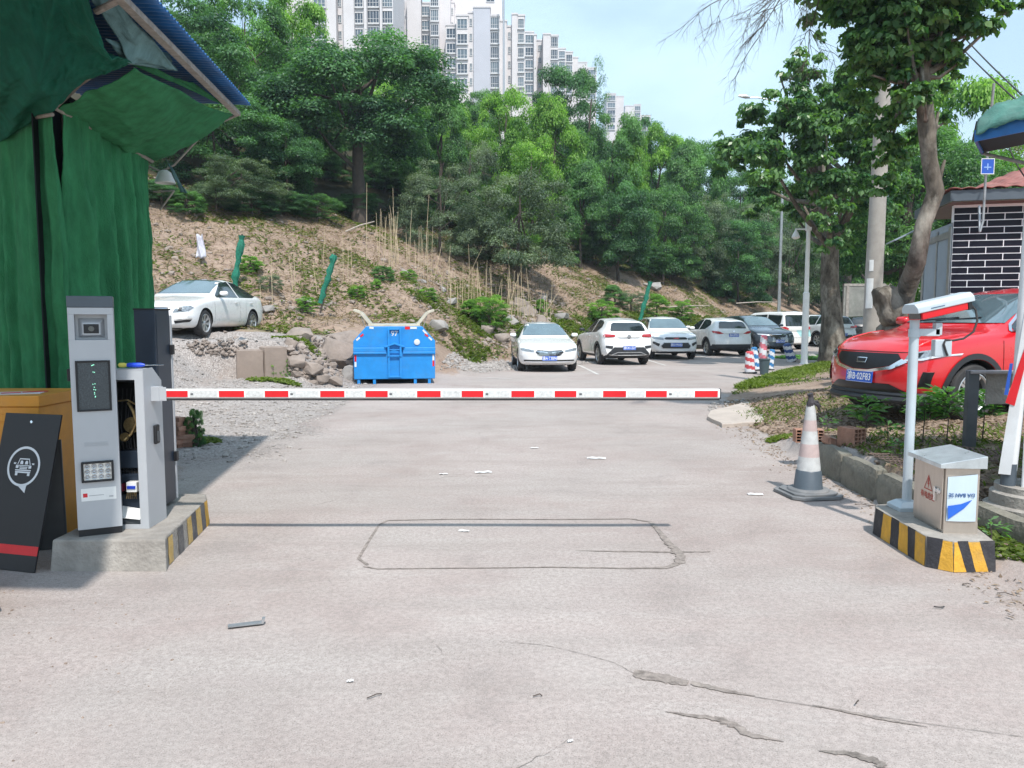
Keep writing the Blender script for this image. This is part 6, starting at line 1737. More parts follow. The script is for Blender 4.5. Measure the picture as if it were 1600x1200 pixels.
def CR(key, *a, **k): CM[key] = crown_mesh('crown', *a, **k)
CR('d1', 1, L_dark, 'egg', nb=115, br=.19, size=.042, per=13500)
CR('d2', 2, L_dark, nb=100, br=.22, size=.042, per=12500)
CR('d3', 22, L_dark, 'egg', nb=115, br=.19, size=.042, per=13500)
CR('m1', 3, L_mid, 'egg', nb=110, br=.19, size=.042, per=12500)
CR('m2', 4, L_mid, 'cone', nb=110, br=.18, size=.042, per=13000)
CR('b1', 5, L_bright, 'egg', nb=90, br=.20, size=.048, per=11000)
CR('b2', 6, L_bright, 'cone', nb=90, br=.19, size=.048, per=11000)
CR('g1', 7, L_grey, 'bush', nb=110, br=.17, size=.042, per=17000, aspect=.32)
CR('g2', 8, L_grey, 'egg', nb=100, br=.18, size=.042, per=11000, aspect=.30)
CR('a1', 9, L_mid, 'airy', nb=46, br=.15, size=.038, per=8000, aspect=.35)
CR('y1', 10, L_yell, 'round', nb=80, br=.18, size=.035, per=11000, aspect=.4)
def trunk_mesh(name, rg, h, r, limbs, m, lean=(0, 0)):
    b_ = MB(); pts = [Vector((0, 0, -.4))]; n = 6
    for i in range(1, n + 1):
        t = i / n; pts.append(Vector((lean[0] * t + rg.uniform(-.05, .05) * h * .3, lean[1] * t + rg.uniform(-.05, .05) * h * .3, h * t)))
    b_.tube(pts, [r * 1.35] + [r * (1.1 - .75 * i / n) for i in range(1, n + 1)], 9)
    for c in limbs:
        a = pts[rg.randint(2, n - 1)]; c = Vector(c); mdl = lerp(a, c, .5) + Vector((0, 0, -.04 * h))
        b_.tube([a, mdl, c], [r * .38, r * .25, r * .08], 6)
    return b_
def tree(name, label, px, pt, hw, Y, key, group=None, sink=.0, base=None, hscale=1.0, depth=.8, trunk=M_darkbark, cat='tree'):
    x = (px - 800) / 1200 * Y; zg = H(x, Y, False); zt = CAMH + (495 - pt) / 1200 * Y * 1.0
    rx = hw / 1200 * Y; hgt = max(.5, zt - zg)
    if cat == 'tree' and key != 'a1': rx = max(rx, .30 * hgt)
    t = thing(name, label, cat, (x, Y, zg), 0, group)
    me, cs = CM[key]; c0 = (base or 0.0) * hgt
    rot = rnd.uniform(0, 6.28)
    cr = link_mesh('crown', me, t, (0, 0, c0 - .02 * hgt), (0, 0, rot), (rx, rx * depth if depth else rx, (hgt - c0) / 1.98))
    rg = random.Random(int(px * 7 + pt)); lim = []
    q = Matrix.Rotation(rot, 3, 'Z')
    for k in range(9):
        c = cs[rg.randrange(len(cs))]; v = Vector((c[0] * rx, c[1] * rx, 0)); v = q @ Vector((c[0], c[1], 0)); lim.append((v.x * rx * .8, v.y * rx * .6, c0 + c[2] * (hgt - c0) / 2))
    trunk_mesh('trunk', rg, hgt * .8, (.032 if base else .008) * hgt + .04, lim, trunk).build('trunk', trunk, t, smooth=True, sharp=80)
    return t
FT = [
 (300, 20, 120, 37, 'd1', 'tall dark broadleaf tree rising behind the blue roof edge of the shelter'),
 (395, 5, 105, 42, 'm1', 'high green tree crowning the ridge between the shelter roof and the big round tree'),
 (565, 58, 150, 38, 'd2', 'largest dark round-crowned tree on the slope with its trunk showing above the soil'),
 (345, 150, 105, 33.5, 'd3', 'dark low-branched tree at the left top of the cleared slope behind the white saloon'),
 (385, 235, 95, 31.5, 'g1', 'grey-green narrow-leaved bushy tree at the left foot of the wood above the white saloon'),
 (470, 10, 85, 47, 'b1', 'sunlit green crown below the leftmost tower block'),
 (455, 190, 75, 35, 'd2', 'dark leafy tree squeezed between the grey-green bushy tree and the largest round crown'),
 (690, 150, 60, 43, 'm2', 'slim dark green tree directly right of the largest round crown'),
 (690, 255, 70, 37, 'g2', 'grey-green tree in front at the foot of the wood right of the bare trunk'),
 (810, 238, 118, 39, 'g1', 'wide grey-green dome-shaped bush tree above the row of pale canes'),
 (735, 215, 55, 44, 'g2', 'dull grey-green crown peeping over the dome-shaped bush tree'),
 (790, 140, 65, 52, 'b1', 'bright yellow-green tree below the corner of the tallest tower block'),
 (862, 165, 60, 50, 'b2', 'bright green tree right of the yellow-green one and left of the airy tree'),
 (870, 118, 60, 60, 'd1', 'dark tree top just touching the stepped tower blocks'),
 (918, 112, 52, 58, 'a1', 'thin airy tree with sky showing through standing highest right of the towers'),
 (955, 182, 62, 54, 'm1', 'mid green tree below the airy tree'),
 (905, 260, 62, 47, 'm2', 'mid green conical tree behind the dome-shaped bush'),
 (965, 285, 62, 48, 'd2', 'dark rounded tree at the foot of the wood above the white hatchback roofs'),
 (1025, 205, 62, 60, 'b1', 'bright rounded crown on the skyline left of the broad banyan'),
 (1085, 220, 58, 64, 'm1', 'skyline tree half hidden by the left twigs of the broad banyan'),
 (1035, 290, 62, 53, 'm1', 'rounded green tree over the middle of the parked row'),
 (1100, 300, 60, 57, 'g2', 'dull green tree over the dark people carrier'),
 (1165, 290, 65, 60, 'g1', 'grey-green bushy tree behind the left skirts of the banyan'),
 (1230, 320, 65, 62, 'g2', 'dark grey-green tree behind the white camera pole'),
 (1150, 345, 60, 56, 'd1', 'low dark tree at the edge of the slope above the van'),
 (640, 110, 60, 52, 'b1', 'sunlit crown behind the right shoulder of the largest round tree'),
 (715, 170, 45, 50, 'b2', 'pointed green tree against the tall block with the blank side wall'),
 (1320, 270, 80, 66, 'm1', 'green tree seen through the gap between banyan trunk and utility pole'),
 (1400, 290, 60, 40, 'd2', 'dark tree behind the foot of the leaning trunk'),
 (1410, 190, 55, 30, 'm1', 'leafy tree between the banyan and the leaning trunk'),
 (1505, 112, 78, 36, 'b1', 'bright green tree above the tiled hut roof'),
 (1600, 185, 90, 42, 'y1', 'yellow-green hedge-like tree over the right end of the hut roof'),
 (1480, 225, 80, 30, 'm1', 'light green sapling crown directly above the left end of the hut roof'),
 (1560, 240, 70, 28, 'y1', 'pale yellow-green tree behind the blue sign'),
 (500, 225, 60, 43, 'd3', 'low dark tree left of the bare trunk beneath the largest round crown'),
 (605, 255, 48, 45, 'd1', 'low dark tree behind the bare trunk'),
 (250, 120, 80, 45, 'm1', 'green crown just above the far corner of the shelter roof'),
 (350, 60, 80, 48, 'b1', 'brighter crown between the two tall trees behind the shelter roof'),
 (455, 90, 75, 44, 'm1', 'mid green crown between the ridge tree and the largest round crown'),
 (640, 190, 60, 48, 'm1', 'mid green crown below the sunlit shoulder crown'),
 (830, 215, 60, 47, 'b1', 'bright crown directly above the dome-shaped bush tree'),
 (985, 225, 55, 54, 'b2', 'bright conical crown right of the tree below the airy one'),
 (545, 215, 70, 47, 'd3', 'dark tree in deep shade under the left side of the largest round crown'),
 (630, 235, 60, 46, 'd1', 'dark tree in deep shade just right of the bare trunk'),
 (755, 150, 40, 60, 'm1', 'narrow green crown right under the blank grey tower wall'),
 (1000, 190, 45, 62, 'd3', 'dark crown under the gap between the distant blocks'),
 (1060, 235, 60, 57, 'm2', 'conical green tree above the fifth parked car'),
 (1195, 300, 60, 66, 'm1', 'green tree filling the gap behind the lower banyan leaves'),
]
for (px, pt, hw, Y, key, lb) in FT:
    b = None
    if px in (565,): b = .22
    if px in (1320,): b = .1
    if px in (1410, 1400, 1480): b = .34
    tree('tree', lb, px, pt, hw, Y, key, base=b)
for i, (px, pt, hw, Y, key) in enumerate([(260, 60, 120, 62, 'd1'), (380, 60, 110, 66, 'd2'), (480, 90, 100, 66, 'm1'), (590, 130, 90, 66, 'd1'), (680, 170, 80, 68, 'd2'), (770, 190, 80, 70, 'm1'), (860, 200, 80, 72, 'd1'), (940, 220, 70, 74, 'd2'), (1010, 240, 70, 76, 'm1'), (1080, 250, 70, 78, 'd1'), (1150, 270, 70, 78, 'm1'), (1230, 280, 80, 80, 'd2'), (1310, 290, 80, 80, 'd1'), (1390, 280, 80, 78, 'm1'), (1480, 240, 90, 70, 'd2'), (1580, 260, 90, 66, 'd1'), (1680, 260, 90, 60, 'm1'), (150, 0, 130, 58, 'd2'), (40, -20, 140, 56, 'd1')]):
    tree('tree', 'dark tree deep inside the wood, glimpsed only between the crowns of the trees in front', px, pt, hw, Y, key, group='trees deep inside the wood')
# undergrowth along the foot of the wood
US = [(262, 300, 26, 31), (300, 318, 22, 30.5), (345, 305, 26, 31), (400, 312, 30, 31.5), (450, 318, 28, 32.5), (500, 322, 26, 33.5), (640, 322, 26, 36.5), (690, 330, 24, 37), (735, 338, 28, 38), (880, 370, 34, 41), (930, 385, 32, 44), (985, 395, 34, 47), (1045, 405, 36, 50), (1105, 412, 34, 54), (1160, 418, 34, 57), (1215, 420, 34, 60), (560, 318, 26, 34.5)]
USL = ["dark shrub at the far left end of the wood's foot, beside the shelter", "low shrub second from the shelter at the wood's foot", 'round shrub below the low-branched tree, above the plastic bag', 'leafy shrub straight above the first green stake', 'wide shrub above the gap between the two left green stakes', "shrub above the second green stake at the wood's foot", "shrub just right of the big tree's bare trunk", 'dull shrub above the left end of the pale canes', 'green shrub above the middle of the pale canes', 'shrub at the right end of the pale canes', 'shrub below the conical tree, above the first parked saloon', "dark shrub at the wood's foot above the second parked car", "shrub at the wood's foot above the third parked car", "shrub at the wood's foot above the fourth parked car", "shrub at the wood's foot above the dark people carrier", "shrub at the wood's foot behind the white camera pole", "shrub tucked directly left of the big tree's bare trunk"]
for i, (px, pt, hw, Y) in enumerate(US):
    q = hit(px, pt + hw * .9); Y = q.y; hw = hw * 1.5; pt = pt - 16
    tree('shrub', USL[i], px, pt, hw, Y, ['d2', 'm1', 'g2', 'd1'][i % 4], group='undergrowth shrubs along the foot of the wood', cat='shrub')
# bright weedy bushes on the slope
BS = [(420, 562, 17, 0, 'b1', 'bright leafy weed bush growing in front of the stained concrete blocks'), (442, 572, 12, 0, 'b2', 'smaller weed bush at the right foot of the concrete blocks'), (300, 680, 15, 0, 'm1', 'dark green weed clump beside the old brick pile'), (765, 462, 40, 27.2, 'b1', 'bright green bush beside the stony track above the left of the parked row'), (735, 470, 24, 27.4, 'b2', 'smaller bright bush touching the left side of the bright roadside bush'),
      (600, 418, 20, 31, 'm1', 'small green bush among the canes above the skip'), (640, 425, 14, 31, 'b1', 'tiny bush beside the pale stones above the skip'), (395, 402, 22, 27.5, 'b1', 'leafy weed clump right of the first green stake'), (940, 470, 30, 33, 'b1', 'bushy weeds right behind the second parked car'),
      (985, 455, 26, 35, 'g2', 'dull green bush with netting behind the third parked car'), (1025, 462, 30, 36, 'b2', 'tall weeds between the third and fourth parked car'), (960, 448, 26, 37, 'm2', 'weedy bush higher up behind the row of cars'), (1065, 470, 24, 40, 'b1', 'low bush behind the fourth parked car'), (560, 450, 16, 25.5, 'b1', 'weed clump right of the leaning green stake'), (590, 442, 14, 27, 'b2', 'small weed tuft above the left lid of the skip'),
      (670, 452, 16, 26.5, 'b1', 'weed tuft behind the right lid of the skip'), (845, 470, 16, 30, 'b2', 'weeds among stones above the white saloon roof'), (480, 465, 20, 24, 'b1', 'low weeds between the rubble and the leaning stake'), (425, 430, 22, 25, 'g2', 'dull weed bush right behind the white saloon boot')]
for (px, pt, hw, Y, key, lb) in BS:
    q = hit(px, pt + hw * 1.15); tree('bush', lb, px, pt - 2, hw, q.y, key, cat='bush')
# banyan and leaning tree: crowns made of leaf clumps with big leaves
def big_crown(name, clumps, per, size, m, seed, parent, org, up=.35, aspect=.5, droop=.8):
    rg = np.random.default_rng(seed); cs = []; rs = []; tt = []
    for (px, py, y, rpx, n) in clumps:
        for k in range(n):
            d = unit(rg.normal(size=(1, 3)))[0] * rg.uniform(.1, 1) ** .5; r = rpx / 1200 * y
            c = np.array(D(px, py, y)) + d * r * np.array([1, .9, .85]) - np.array(org); b = r * rg.uniform(.28, .5)
            cs.append(c); rs.append((b, b, b * .7)); tt.append(float(np.clip(.38 + .17 * rg.normal(), .05, .9)))
    V, T = blob_leaves(cs, rs, per, size, rg, up, droop, aspect, tt, .35)
    o = link_mesh('crown', fastmesh('crown', V, 4, m, T), parent); return o, cs
ax0, ay0 = (1302 - 800) / 1200 * 27.5, 27.5; az0 = H(ax0, ay0)
bn_ = thing('banyan_tree', 'broad dense large-leaved tree with a thick mottled trunk standing on the grassy bank', 'tree', (ax0, ay0, az0))
cl = [(1262, 105, 27, 36, 8), (1215, 170, 27, 42, 10), (1290, 170, 27, 46, 12), (1175, 235, 27.5, 48, 12), (1245, 230, 26.5, 52, 14), (1320, 230, 27, 50, 12), (1140, 265, 28, 26, 5), (1130, 215, 27.5, 14, 3), (1160, 200, 27.5, 18, 3),
      (1190, 300, 26.5, 40, 10), (1250, 300, 26, 46, 12), (1320, 300, 26.5, 50, 12), (1370, 260, 27, 36, 8), (1240, 355, 27, 30, 6), (1290, 365, 26.5, 34, 7), (1330, 370, 27, 30, 6), (1375, 330, 27.5, 36, 8), (1225, 120, 27, 18, 3), (1285, 78, 27, 14, 2), (1250, 85, 27, 12, 3), (1360, 180, 27, 36, 8), (1210, 335, 27, 26, 4), (1160, 185, 27.5, 10, 2), (1200, 215, 26.5, 30, 5)]
cl += [(1345, 120, 26, 34, 9), (1375, 170, 26, 40, 12), (1390, 240, 25.5, 36, 10), (1350, 290, 25.5, 34, 10), (1310, 190, 25.5, 40, 10), (1240, 180, 26, 36, 9), (1200, 260, 25.8, 40, 10), (1270, 330, 25.2, 36, 9), (1410, 120, 26, 30, 7), (1300, 335, 25.4, 34, 8), (1310, 385, 25.6, 26, 5), (1285, 290, 25.4, 34, 7), (1400, 300, 27.5, 34, 8), (1400, 230, 28, 34, 8), (1395, 370, 28, 34, 8), (1350, 215, 27.5, 30, 6), (1270, 265, 26, 40, 8), (1150, 240, 27.5, 24, 5), (1175, 350, 27.5, 26, 5), (1310, 150, 27, 36, 8)]
cl = [(a_, b__ - (14 if a_ < 1285 and b__ > 290 else 0), 28.9 if a_ < 1292 and b__ > 275 else c_ * .925, d__ * (.85 if a_ < 1285 and b__ > 290 else 1), e__) for a_, b__, c_, d__, e__ in cl]
_, cs_ = big_crown('crown', cl, 1300, .20, L_banyan, 21, bn_, (ax0, ay0, az0))
b_ = MB(); tp_ = [Vector((0, 0, -.3)), Vector((0, 0, .25)), D(1300, 500, ay0) - Vector(bn_.location), D(1296, 440, ay0) - Vector(bn_.location), D(1297, 390, ay0) - Vector(bn_.location), D(1290, 320, ay0) - Vector(bn_.location), D(1275, 230, ay0) - Vector(bn_.location), D(1265, 140, ay0) - Vector(bn_.location)]
b_.tube(tp_, [.62, .50, .36, .31, .29, .24, .15, .06], 14)
rg = random.Random(9)
for k in range(26): c = Vector(cs_[rg.randrange(len(cs_))]); a = tp_[rg.choice([4, 5, 5, 6])]; b_.tube([a, lerp(a, c, .5) + Vector((0, 0, -.2)), c], [.11, .07, .02], 6)
b_.build('trunk', M_bark, bn_, smooth=True, sharp=80)
# leaning tree
LY = 12.3; lx0 = (1398 - 800) / 1200 * LY; lz0 = H(lx0, LY)
ln = thing('leaning_tree', 'tall tree with a crooked mottled trunk and flared root behind the red SUV', 'tree', (lx0, LY, lz0)); lo_ = Vector(ln.location)
cl = [(1300, 20, 14, 40, 8), (1370, 30, 14.5, 55, 12), (1440, 20, 14, 60, 12), (1500, 30, 14, 50, 9), (1550, 15, 14, 30, 5), (1400, 90, 14, 50, 10), (1450, 100, 14.5, 40, 8), (1360, 100, 14.2, 36, 6), (1500, 85, 14, 30, 4), (1590, 8, 14, 14, 2), (1385, 170, 14.5, 38, 6), (1415, 210, 14.5, 26, 4), (1480, 130, 14.3, 18, 3), (1340, 60, 13.8, 30, 5), (1400, -60, 14, 120, 24), (1500, -60, 14, 80, 12), (1300, -50, 14, 60, 8), (1405, 250, 15, 22, 3), (1290, 45, 14, 20, 3), (1530, 50, 14, 18, 3)]
cl = [(a_, b__, c_ * .82, d__, e__) for a_, b__, c_, d__, e__ in cl] + [(1375, 225, 12.2, 34, 7), (1390, 290, 12.6, 26, 6), (1366, 250, 12.6, 24, 7), (1374, 190, 12.4, 28, 8), (1368, 130, 12.2, 28, 7), (1362, 285, 13, 16, 4), (1330, 90, 12.4, 34, 7), (1355, 150, 11.8, 34, 7), (1420, 150, 11.2, 30, 6), (1400, 60, 11.2, 50, 12), (1340, 30, 11.5, 40, 8), (1460, 60, 11.2, 44, 9), (1475, 185, 11.8, 14, 3)]
_, cs_ = big_crown('crown', cl, 3300, .130, L_banyan, 33, ln, tuple(lo_), aspect=.62)
b_ = MB(); P = lambda x, y, d=LY: D(x, y, (d if d != LY else (LY if y > 420 else 11.6)) if d == LY else d * .85) - lo_
tp_ = [Vector((0, 0, -.2)), Vector((.02, 0, .35)), P(1402, 500), P(1415, 455), P(1432, 410), P(1443, 350), P(1462, 300), P(1452, 250), P(1447, 190), P(1441, 120), P(1436, 60), P(1425, -20), P(1420, -90)]
rad = [.42, .31, .20, .148, .128, .115, .122, .108, .12, .105, .092, .078, .05]
b_.tube(tp_, rad, 14)
for (a, c) in ((6, P(1476, 250)), (7, P(1466, 175))): b_.tube([tp_[a], c], [.05, .02], 8)
for (x, y, d) in ((1370, 530, 14.4), (1392, 540, 14.0), (1430, 530, 14.6)): b_.tube([tp_[2] + Vector((0, 0, -.1)), lerp(tp_[2], P(x, y, d), .6), P(x, y + 25, d)], [.22, .15, .08], 8)
rg = random.Random(4)
for k in range(30): c = Vector(cs_[rg.randrange(len(cs_))]); a = tp_[rg.choice([8, 9, 10, 11])]; b_.tube([a, lerp(a, c, .5) + Vector((0, 0, -.1)), c], [.05, .03, .01], 5)
b_.build('trunk', M_bark, ln, smooth=True, sharp=80)
o = rough_block('stump', (.30, .35, .55), M_bark, 7.7, .06); o.parent = ln; o.location = P(1388, 478, 14.2); o.rotation_euler = (0, R(-15), 0)
# bare twigs hanging into the top of the frame
b_ = MB(); rg = random.Random(12)
def twig(p, d, l, r, dep):
    pts = [p]; q = Vector(p)
    for k in range(4): d = (d + Vector((rg.uniform(-.3, .3), rg.uniform(-.3, .3), rg.uniform(-.25, .12)))).normalized(); q = q + d * l / 4; pts.append(Vector(q))
    b_.tube(pts, [r * (1 - .18 * k) for k in range(5)], 4, cap=False)
    if dep > 0:
        for k in range(5): a = pts[rg.randint(1, 4)]; twig(a, (d + Vector((rg.uniform(-.9, .9), rg.uniform(-.5, .5), rg.uniform(-.7, .4)))).normalized(), l * rg.uniform(.4, .7), r * .55, dep - 1)
for (x, y, tx, ty) in ((1290, -40, 1215, 15), (1270, -60, 1170, 5), (1230, -60, 1120, -5), (1250, -50, 1165, 30), (1290, -20, 1235, 30)):
    a = P(x, y, 13.5); c = P(tx, ty, 13.2); twig(a, (c - a).normalized(), (c - a).length, .012, 3)
b_.tube([P(1420, -90), P(1350, -80, 14), P(1280, -55, 13.5), P(1230, -60, 13.5)], [.05, .04, .025, .012], 6)
b_.build('bare_branch', M_darkbark, ln)
# seedlings by the bank
def seedling(label, px, y, h, n, seed, spread=.16, lsize=.13):
    x = (px - 800) / 1200 * y; z = H(x, y); t = thing('seedling', label, 'plant', (x, y, z)); rg = np.random.default_rng(seed)
    b_ = MB(); b_.tube([(0, 0, -.03), (.01, 0, h * .5), (0, .01, h * .9)], [.008, .006, .003], 6); b_.build('stem', M_darkbark, t)
    C = []; Nn = []; Dd = []
    for k in range(n):
        hh_ = h * rg.uniform(.5, 1.02); a = rg.uniform(0, 6.283); d = np.array([math.cos(a), math.sin(a), .15]); r = spread * rg.uniform(.25, 1)
        C.append(np.array([0, 0, hh_]) + d * r); Nn.append(np.array([-d[0] * .35, -d[1] * .35, 1]) + rg.normal(size=3) * .3); Dd.append(d + np.array([0, 0, -.7]))
    V = leaves(np.array(C), unit(np.array(Nn)), unit(np.array(Dd)), lsize, rg, .30, .12)
    link_mesh('foliage', fastmesh('foliage', V.reshape(-1, 3), 4, L_mid, rg.uniform(.05, .75, n)), t); return t
seedling('leafy seedling on the bank directly below the red SUV number plate', 1357, 8.1, .50, 90, 1, .2)
seedling('leafy seedling just right of the grey camera post', 1448, 7.9, .52, 110, 2, .2)
seedling('thick leafy seedling in front of the red SUV front wheel', 1486, 7.8, .56, 150, 3, .24)
seedling('leafy seedling right of the grey channel post', 1542, 7.7, .50, 110, 4, .2)
seedling('small sprawling weed between the hollow block and the camera post', 1392, 7.9, .26, 40, 5, .15, .1)
seedling('low weed at the foot of the camera post on the bank', 1412, 7.0, .20, 30, 6, .14, .09)
seedling('weed sprouting beside the round booth footing', 1563, 5.2, .18, 40, 7, .14, .07)
seedling('dark rooty weed on the dirt behind the tip of the cone', 1296, 9.4, .20, 26, 8, .2, .08)
# grass, litter, stones (uncountable)
def scatter_leafy(name, label, fn, n, size, m, seed, upright=.7, aspect=.18, tint=(.1, .9)):
    rg = random.Random(seed); C = []; Dd = []; Nn = []
    tries = 0
    while len(C) < n and tries < n * 12:
        tries += 1; p = fn(rg)
        if p is None: continue
        x, y = p; z = H(x, y, True); s = rg.uniform(.3, 1)
        C.append((x, y, z + size * .35 * s)); a = rg.uniform(0, 6.283); Dd.append((math.cos(a) * (1 - upright), math.sin(a) * (1 - upright), upright)); Nn.append((rg.uniform(-1, 1), rg.uniform(-1, 1), .3 + (1 - upright) * 2))
    C = np.array(C); Nn = unit(np.array(Nn)); Dd = unit(np.array(Dd)); rg2 = np.random.default_rng(seed)
    V = leaves(C, Nn, Dd, size, rg2, aspect, .05)
    me = fastmesh(name, V.reshape(-1, 3), 4, m, rg2.uniform(tint[0], tint[1], len(C))); o = link_mesh(name, me); return tag(o, label, name, kind='stuff')
L_straw = leafmat('straw', (0.16, 0.11, 0.065), (0.38, 0.29, 0.18), .2, .8)
L_grass = leafmat('grass_blades', (0.05, 0.085, 0.015), (0.20, 0.26, 0.05), .4, .6)
L_litter = leafmat('dead_leaves', (0.09, 0.06, 0.04), (0.36, 0.27, 0.19), .1, .8)
def hill_pt(rg):
    s = rg.uniform(-.2, 13) ; t = rg.uniform(-14, 36); x = -.771 * s + .636 * t; y = 28.8 + .636 * s + .771 * t
    if y < 21 or y > 70: return None
    return x, y
def hillc(thr, sc_, seed):
    def f(rg):
        p = hill_pt(rg)
        if p is None: return None
        g = fbm(p[0] * sc_, p[1] * sc_, seed, 4)
        return p if g > thr + rg.uniform(-.25, .25) else None
    return f
scatter_leafy('dry_grass', 'dry straw and dead weeds covering the cleared slope', hillc(-.45, .35, 3.0), 60000, .26, L_straw, 1, .55, .10)
scatter_leafy('weeds', 'low green weeds growing in patches over the cleared slope', hillc(.10, .35, 7.0), 23000, .24, L_grass, 2, .5, .28)
def toe_pt(rg):
    s = rg.uniform(-.6, 2.8); t = rg.uniform(-3, 34); x = -.771 * s + .636 * t; y = 28.8 + .636 * s + .771 * t
    return (x, y) if fbm(x * .5, y * .5, 2.2, 3) > -.02 else None
scatter_leafy('weeds', 'taller fresh weeds along the bottom of the slope behind the parked cars', toe_pt, 9000, .36, L_grass, 12, .7, .2)
def bankp(rg):
    y = rg.uniform(5.9, 15); x = edge_x(y) + rg.uniform(.08, 4.5); return (x, y)
def bankg(rg):
    y = rg.uniform(6.2, 30); x = edge_x(y) + abs(rg.gauss(0, 1.6)) + .1
    g = fbm(x * .35, y * .35, 7.0, 4)
    return (x, y) if g > .12 + rg.uniform(-.1, .12) else None
scatter_leafy('grass', 'fresh grass tufts in patches over the dirt bank on the right', bankg, 4200, .12, L_grass, 3, .75, .16)
def tuft(cx, cy, r, ry=None):
    def f(rg):
        a = rg.uniform(0, 6.283); q = rg.uniform(0, 1) ** .5; return cx + math.cos(a) * q * r, cy + math.sin(a) * q * (ry or r)
    return f
def strip_pt(rg):
    y = rg.uniform(17.5, 31); e = edge_x(y); return e + abs(rg.gauss(0, .55)), y
scatter_leafy('grass', 'bright grass verge along the curving road edge by the striped bollards', strip_pt, 9000, .20, L_grass, 4, .75, .2, (.4, 1))
g1 = G(1237, 668, .2); scatter_leafy('grass', 'small bright grass patch left of the cone on the dirt', tuft(g1.x + .1, g1.y, .42, .30), 1500, .10, L_grass, 5, .7, .2, (.4, 1))
g1 = G(1305, 660, .3); scatter_leafy('grass', 'small grass patch right of the cone top on the dirt', tuft(g1.x, g1.y, .35, .25), 900, .10, L_grass, 6, .7, .2, (.3, 1))
g1 = G(1560, 860, .1); scatter_leafy('weeds', 'creeping weeds around the booth footing at the right edge', tuft(g1.x + .35, g1.y + .3, .5, .5), 1600, .07, L_grass, 7, .5, .5, (.1, .8))
g1 = G(297, 694); scatter_leafy('weeds', 'green weeds around the broken brick pile on the left', tuft(g1.x, g1.y + .15, .34, .28), 1300, .09, L_grass, 8, .6, .35, (.1, .9))
g1 = D(428, 585, 16.6); scatter_leafy('weeds', 'bright leafy weeds in front of the concrete blocks', tuft(g1.x, g1.y, .6, .30), 500, .16, L_grass, 9, .6, .35, (.3, 1))
g1 = G(468, 592, .1); scatter_leafy('weeds', 'thin weeds along the rubble right of the concrete blocks', tuft(g1.x, g1.y + .1, .7, .4), 900, .15, L_grass, 19, .6, .35, (.3, 1))
g1 = G(1300, 552, .2); scatter_leafy('weeds', 'low leafy ground cover round the foot of the banyan', tuft(g1.x, g1.y, 2.2, 1.4), 6000, .20, L_mid, 10, .5, .4, (.3, 1))
scatter_leafy('leaf_litter', 'brown dead leaves and bits covering the bank on the right', bankp, 14000, .065, L_litter, 11, .12, .45)
def near_debris(rg):
    y = rg.uniform(3.2, 12); return (edge_x(y) - abs(rg.gauss(0, .18)), y)
scatter_leafy('leaf_litter', 'dead leaves blown along the right road edge', near_debris, 420, .05, L_litter, 13, .1, .35)
# stones
ICO = None
def ico(sub):
    bm = bmesh.new(); bmesh.ops.create_icosphere(bm, subdivisions=sub, radius=1); v = np.array([q.co[:] for q in bm.verts]); f = np.array([[q.index for q in x.verts] for x in bm.faces]); bm.free(); return v, f
def stones(name, label, fn, n, smin, smax, m, seed):
    v0, f0 = ico(1); rg = random.Random(seed); tri = []
    k = 0; tr = 0
    while k < n and tr < n * 10:
        tr += 1; p = fn(rg)
        if p is None: continue
        k += 1; x, y = p; s = smin + (smax - smin) * rg.random() ** 3
        q = Matrix.Rotation(rg.uniform(0, 6.28), 3, 'Z') @ Matrix.Rotation(rg.uniform(-.5, .5), 3, 'X'); sc3 = np.array([1, rg.uniform(.6, .9), rg.uniform(.4, .7)]) * s
        jit = 1 + np.array([[rg.uniform(-.22, .22)] for _ in range(len(v0))])
        v = (v0 * jit * sc3) @ np.array(q).T + np.array([x, y, H(x, y) + s * .15])
        tri.append(v[f0].reshape(-1, 3))
    o = link_mesh(name, fastmesh(name, np.concatenate(tri), 3, m)); return tag(o, label, name, kind='stuff')
def near_px(px, py, rx, ry):
    c = hit(px, py); 
    def f(rg):
        a = rg.uniform(0, 6.283); q = rg.uniform(0, 1) ** .6
        h_ = hit(px + math.cos(a) * q * rx, py + math.sin(a) * q * ry); return h_.x, h_.y
    return f
M_gravel = mat('gravel_stone', (.31, .285, .265), .9, var=.35, scale=3)
M_crumb = mat('dirt_crumb', (.25, .19, .15), .95, var=.4, scale=3)
def left_gr(rg):
    y = rg.uniform(8.5, 19.5); x = rg.uniform(-7.5, -2.9 - .10 * (y - 12)); return (x, y) if masks(x, y)[1] > rg.random() else None
stones('gravel', 'loose grey gravel spread over the rise on the left', left_gr, 3800, .012, .055, M_gravel, 1)
def left_gr2(rg):
    x = rg.uniform(-2, 3); y = rg.uniform(19.5, 28); return (x, y) if hill_s(x, y) > -3.2 and hill_s(x, y) < .5 else None
stones('gravel', 'loose pale gravel apron between the skip and the white saloon', left_gr2, 2200, .02, .09, M_gravel, 2)
stones('rubble', 'small broken stones strewn over the bottom of the slope', hillc(-.1, .6, 1.0), 2600, .03, .16, M_rock, 3)
stones('crumbs', 'soil crumbs and pebbles on the dirt bank', bankp, 2200, .008, .04, M_crumb, 4)
stones('crumbs', 'crumbs of soil along the right road edge', near_debris, 900, .004, .018, M_crumb, 5)
def edgecr(rg): y = rg.uniform(12, 15); return edge_x(y) - rg.uniform(-.5, .2), y
stones('crumbs', 'broken concrete crumbs at the corner of the road beyond the boom', edgecr, 300, .01, .06, M_gravel, 6)
def leftcr(rg): return rg.uniform(-4, -1.6), rg.uniform(2.6, 4.6)
stones('crumbs', 'soil crumbs near the low trough at the left edge', leftcr, 260, .002, .010, M_crumb, 7)
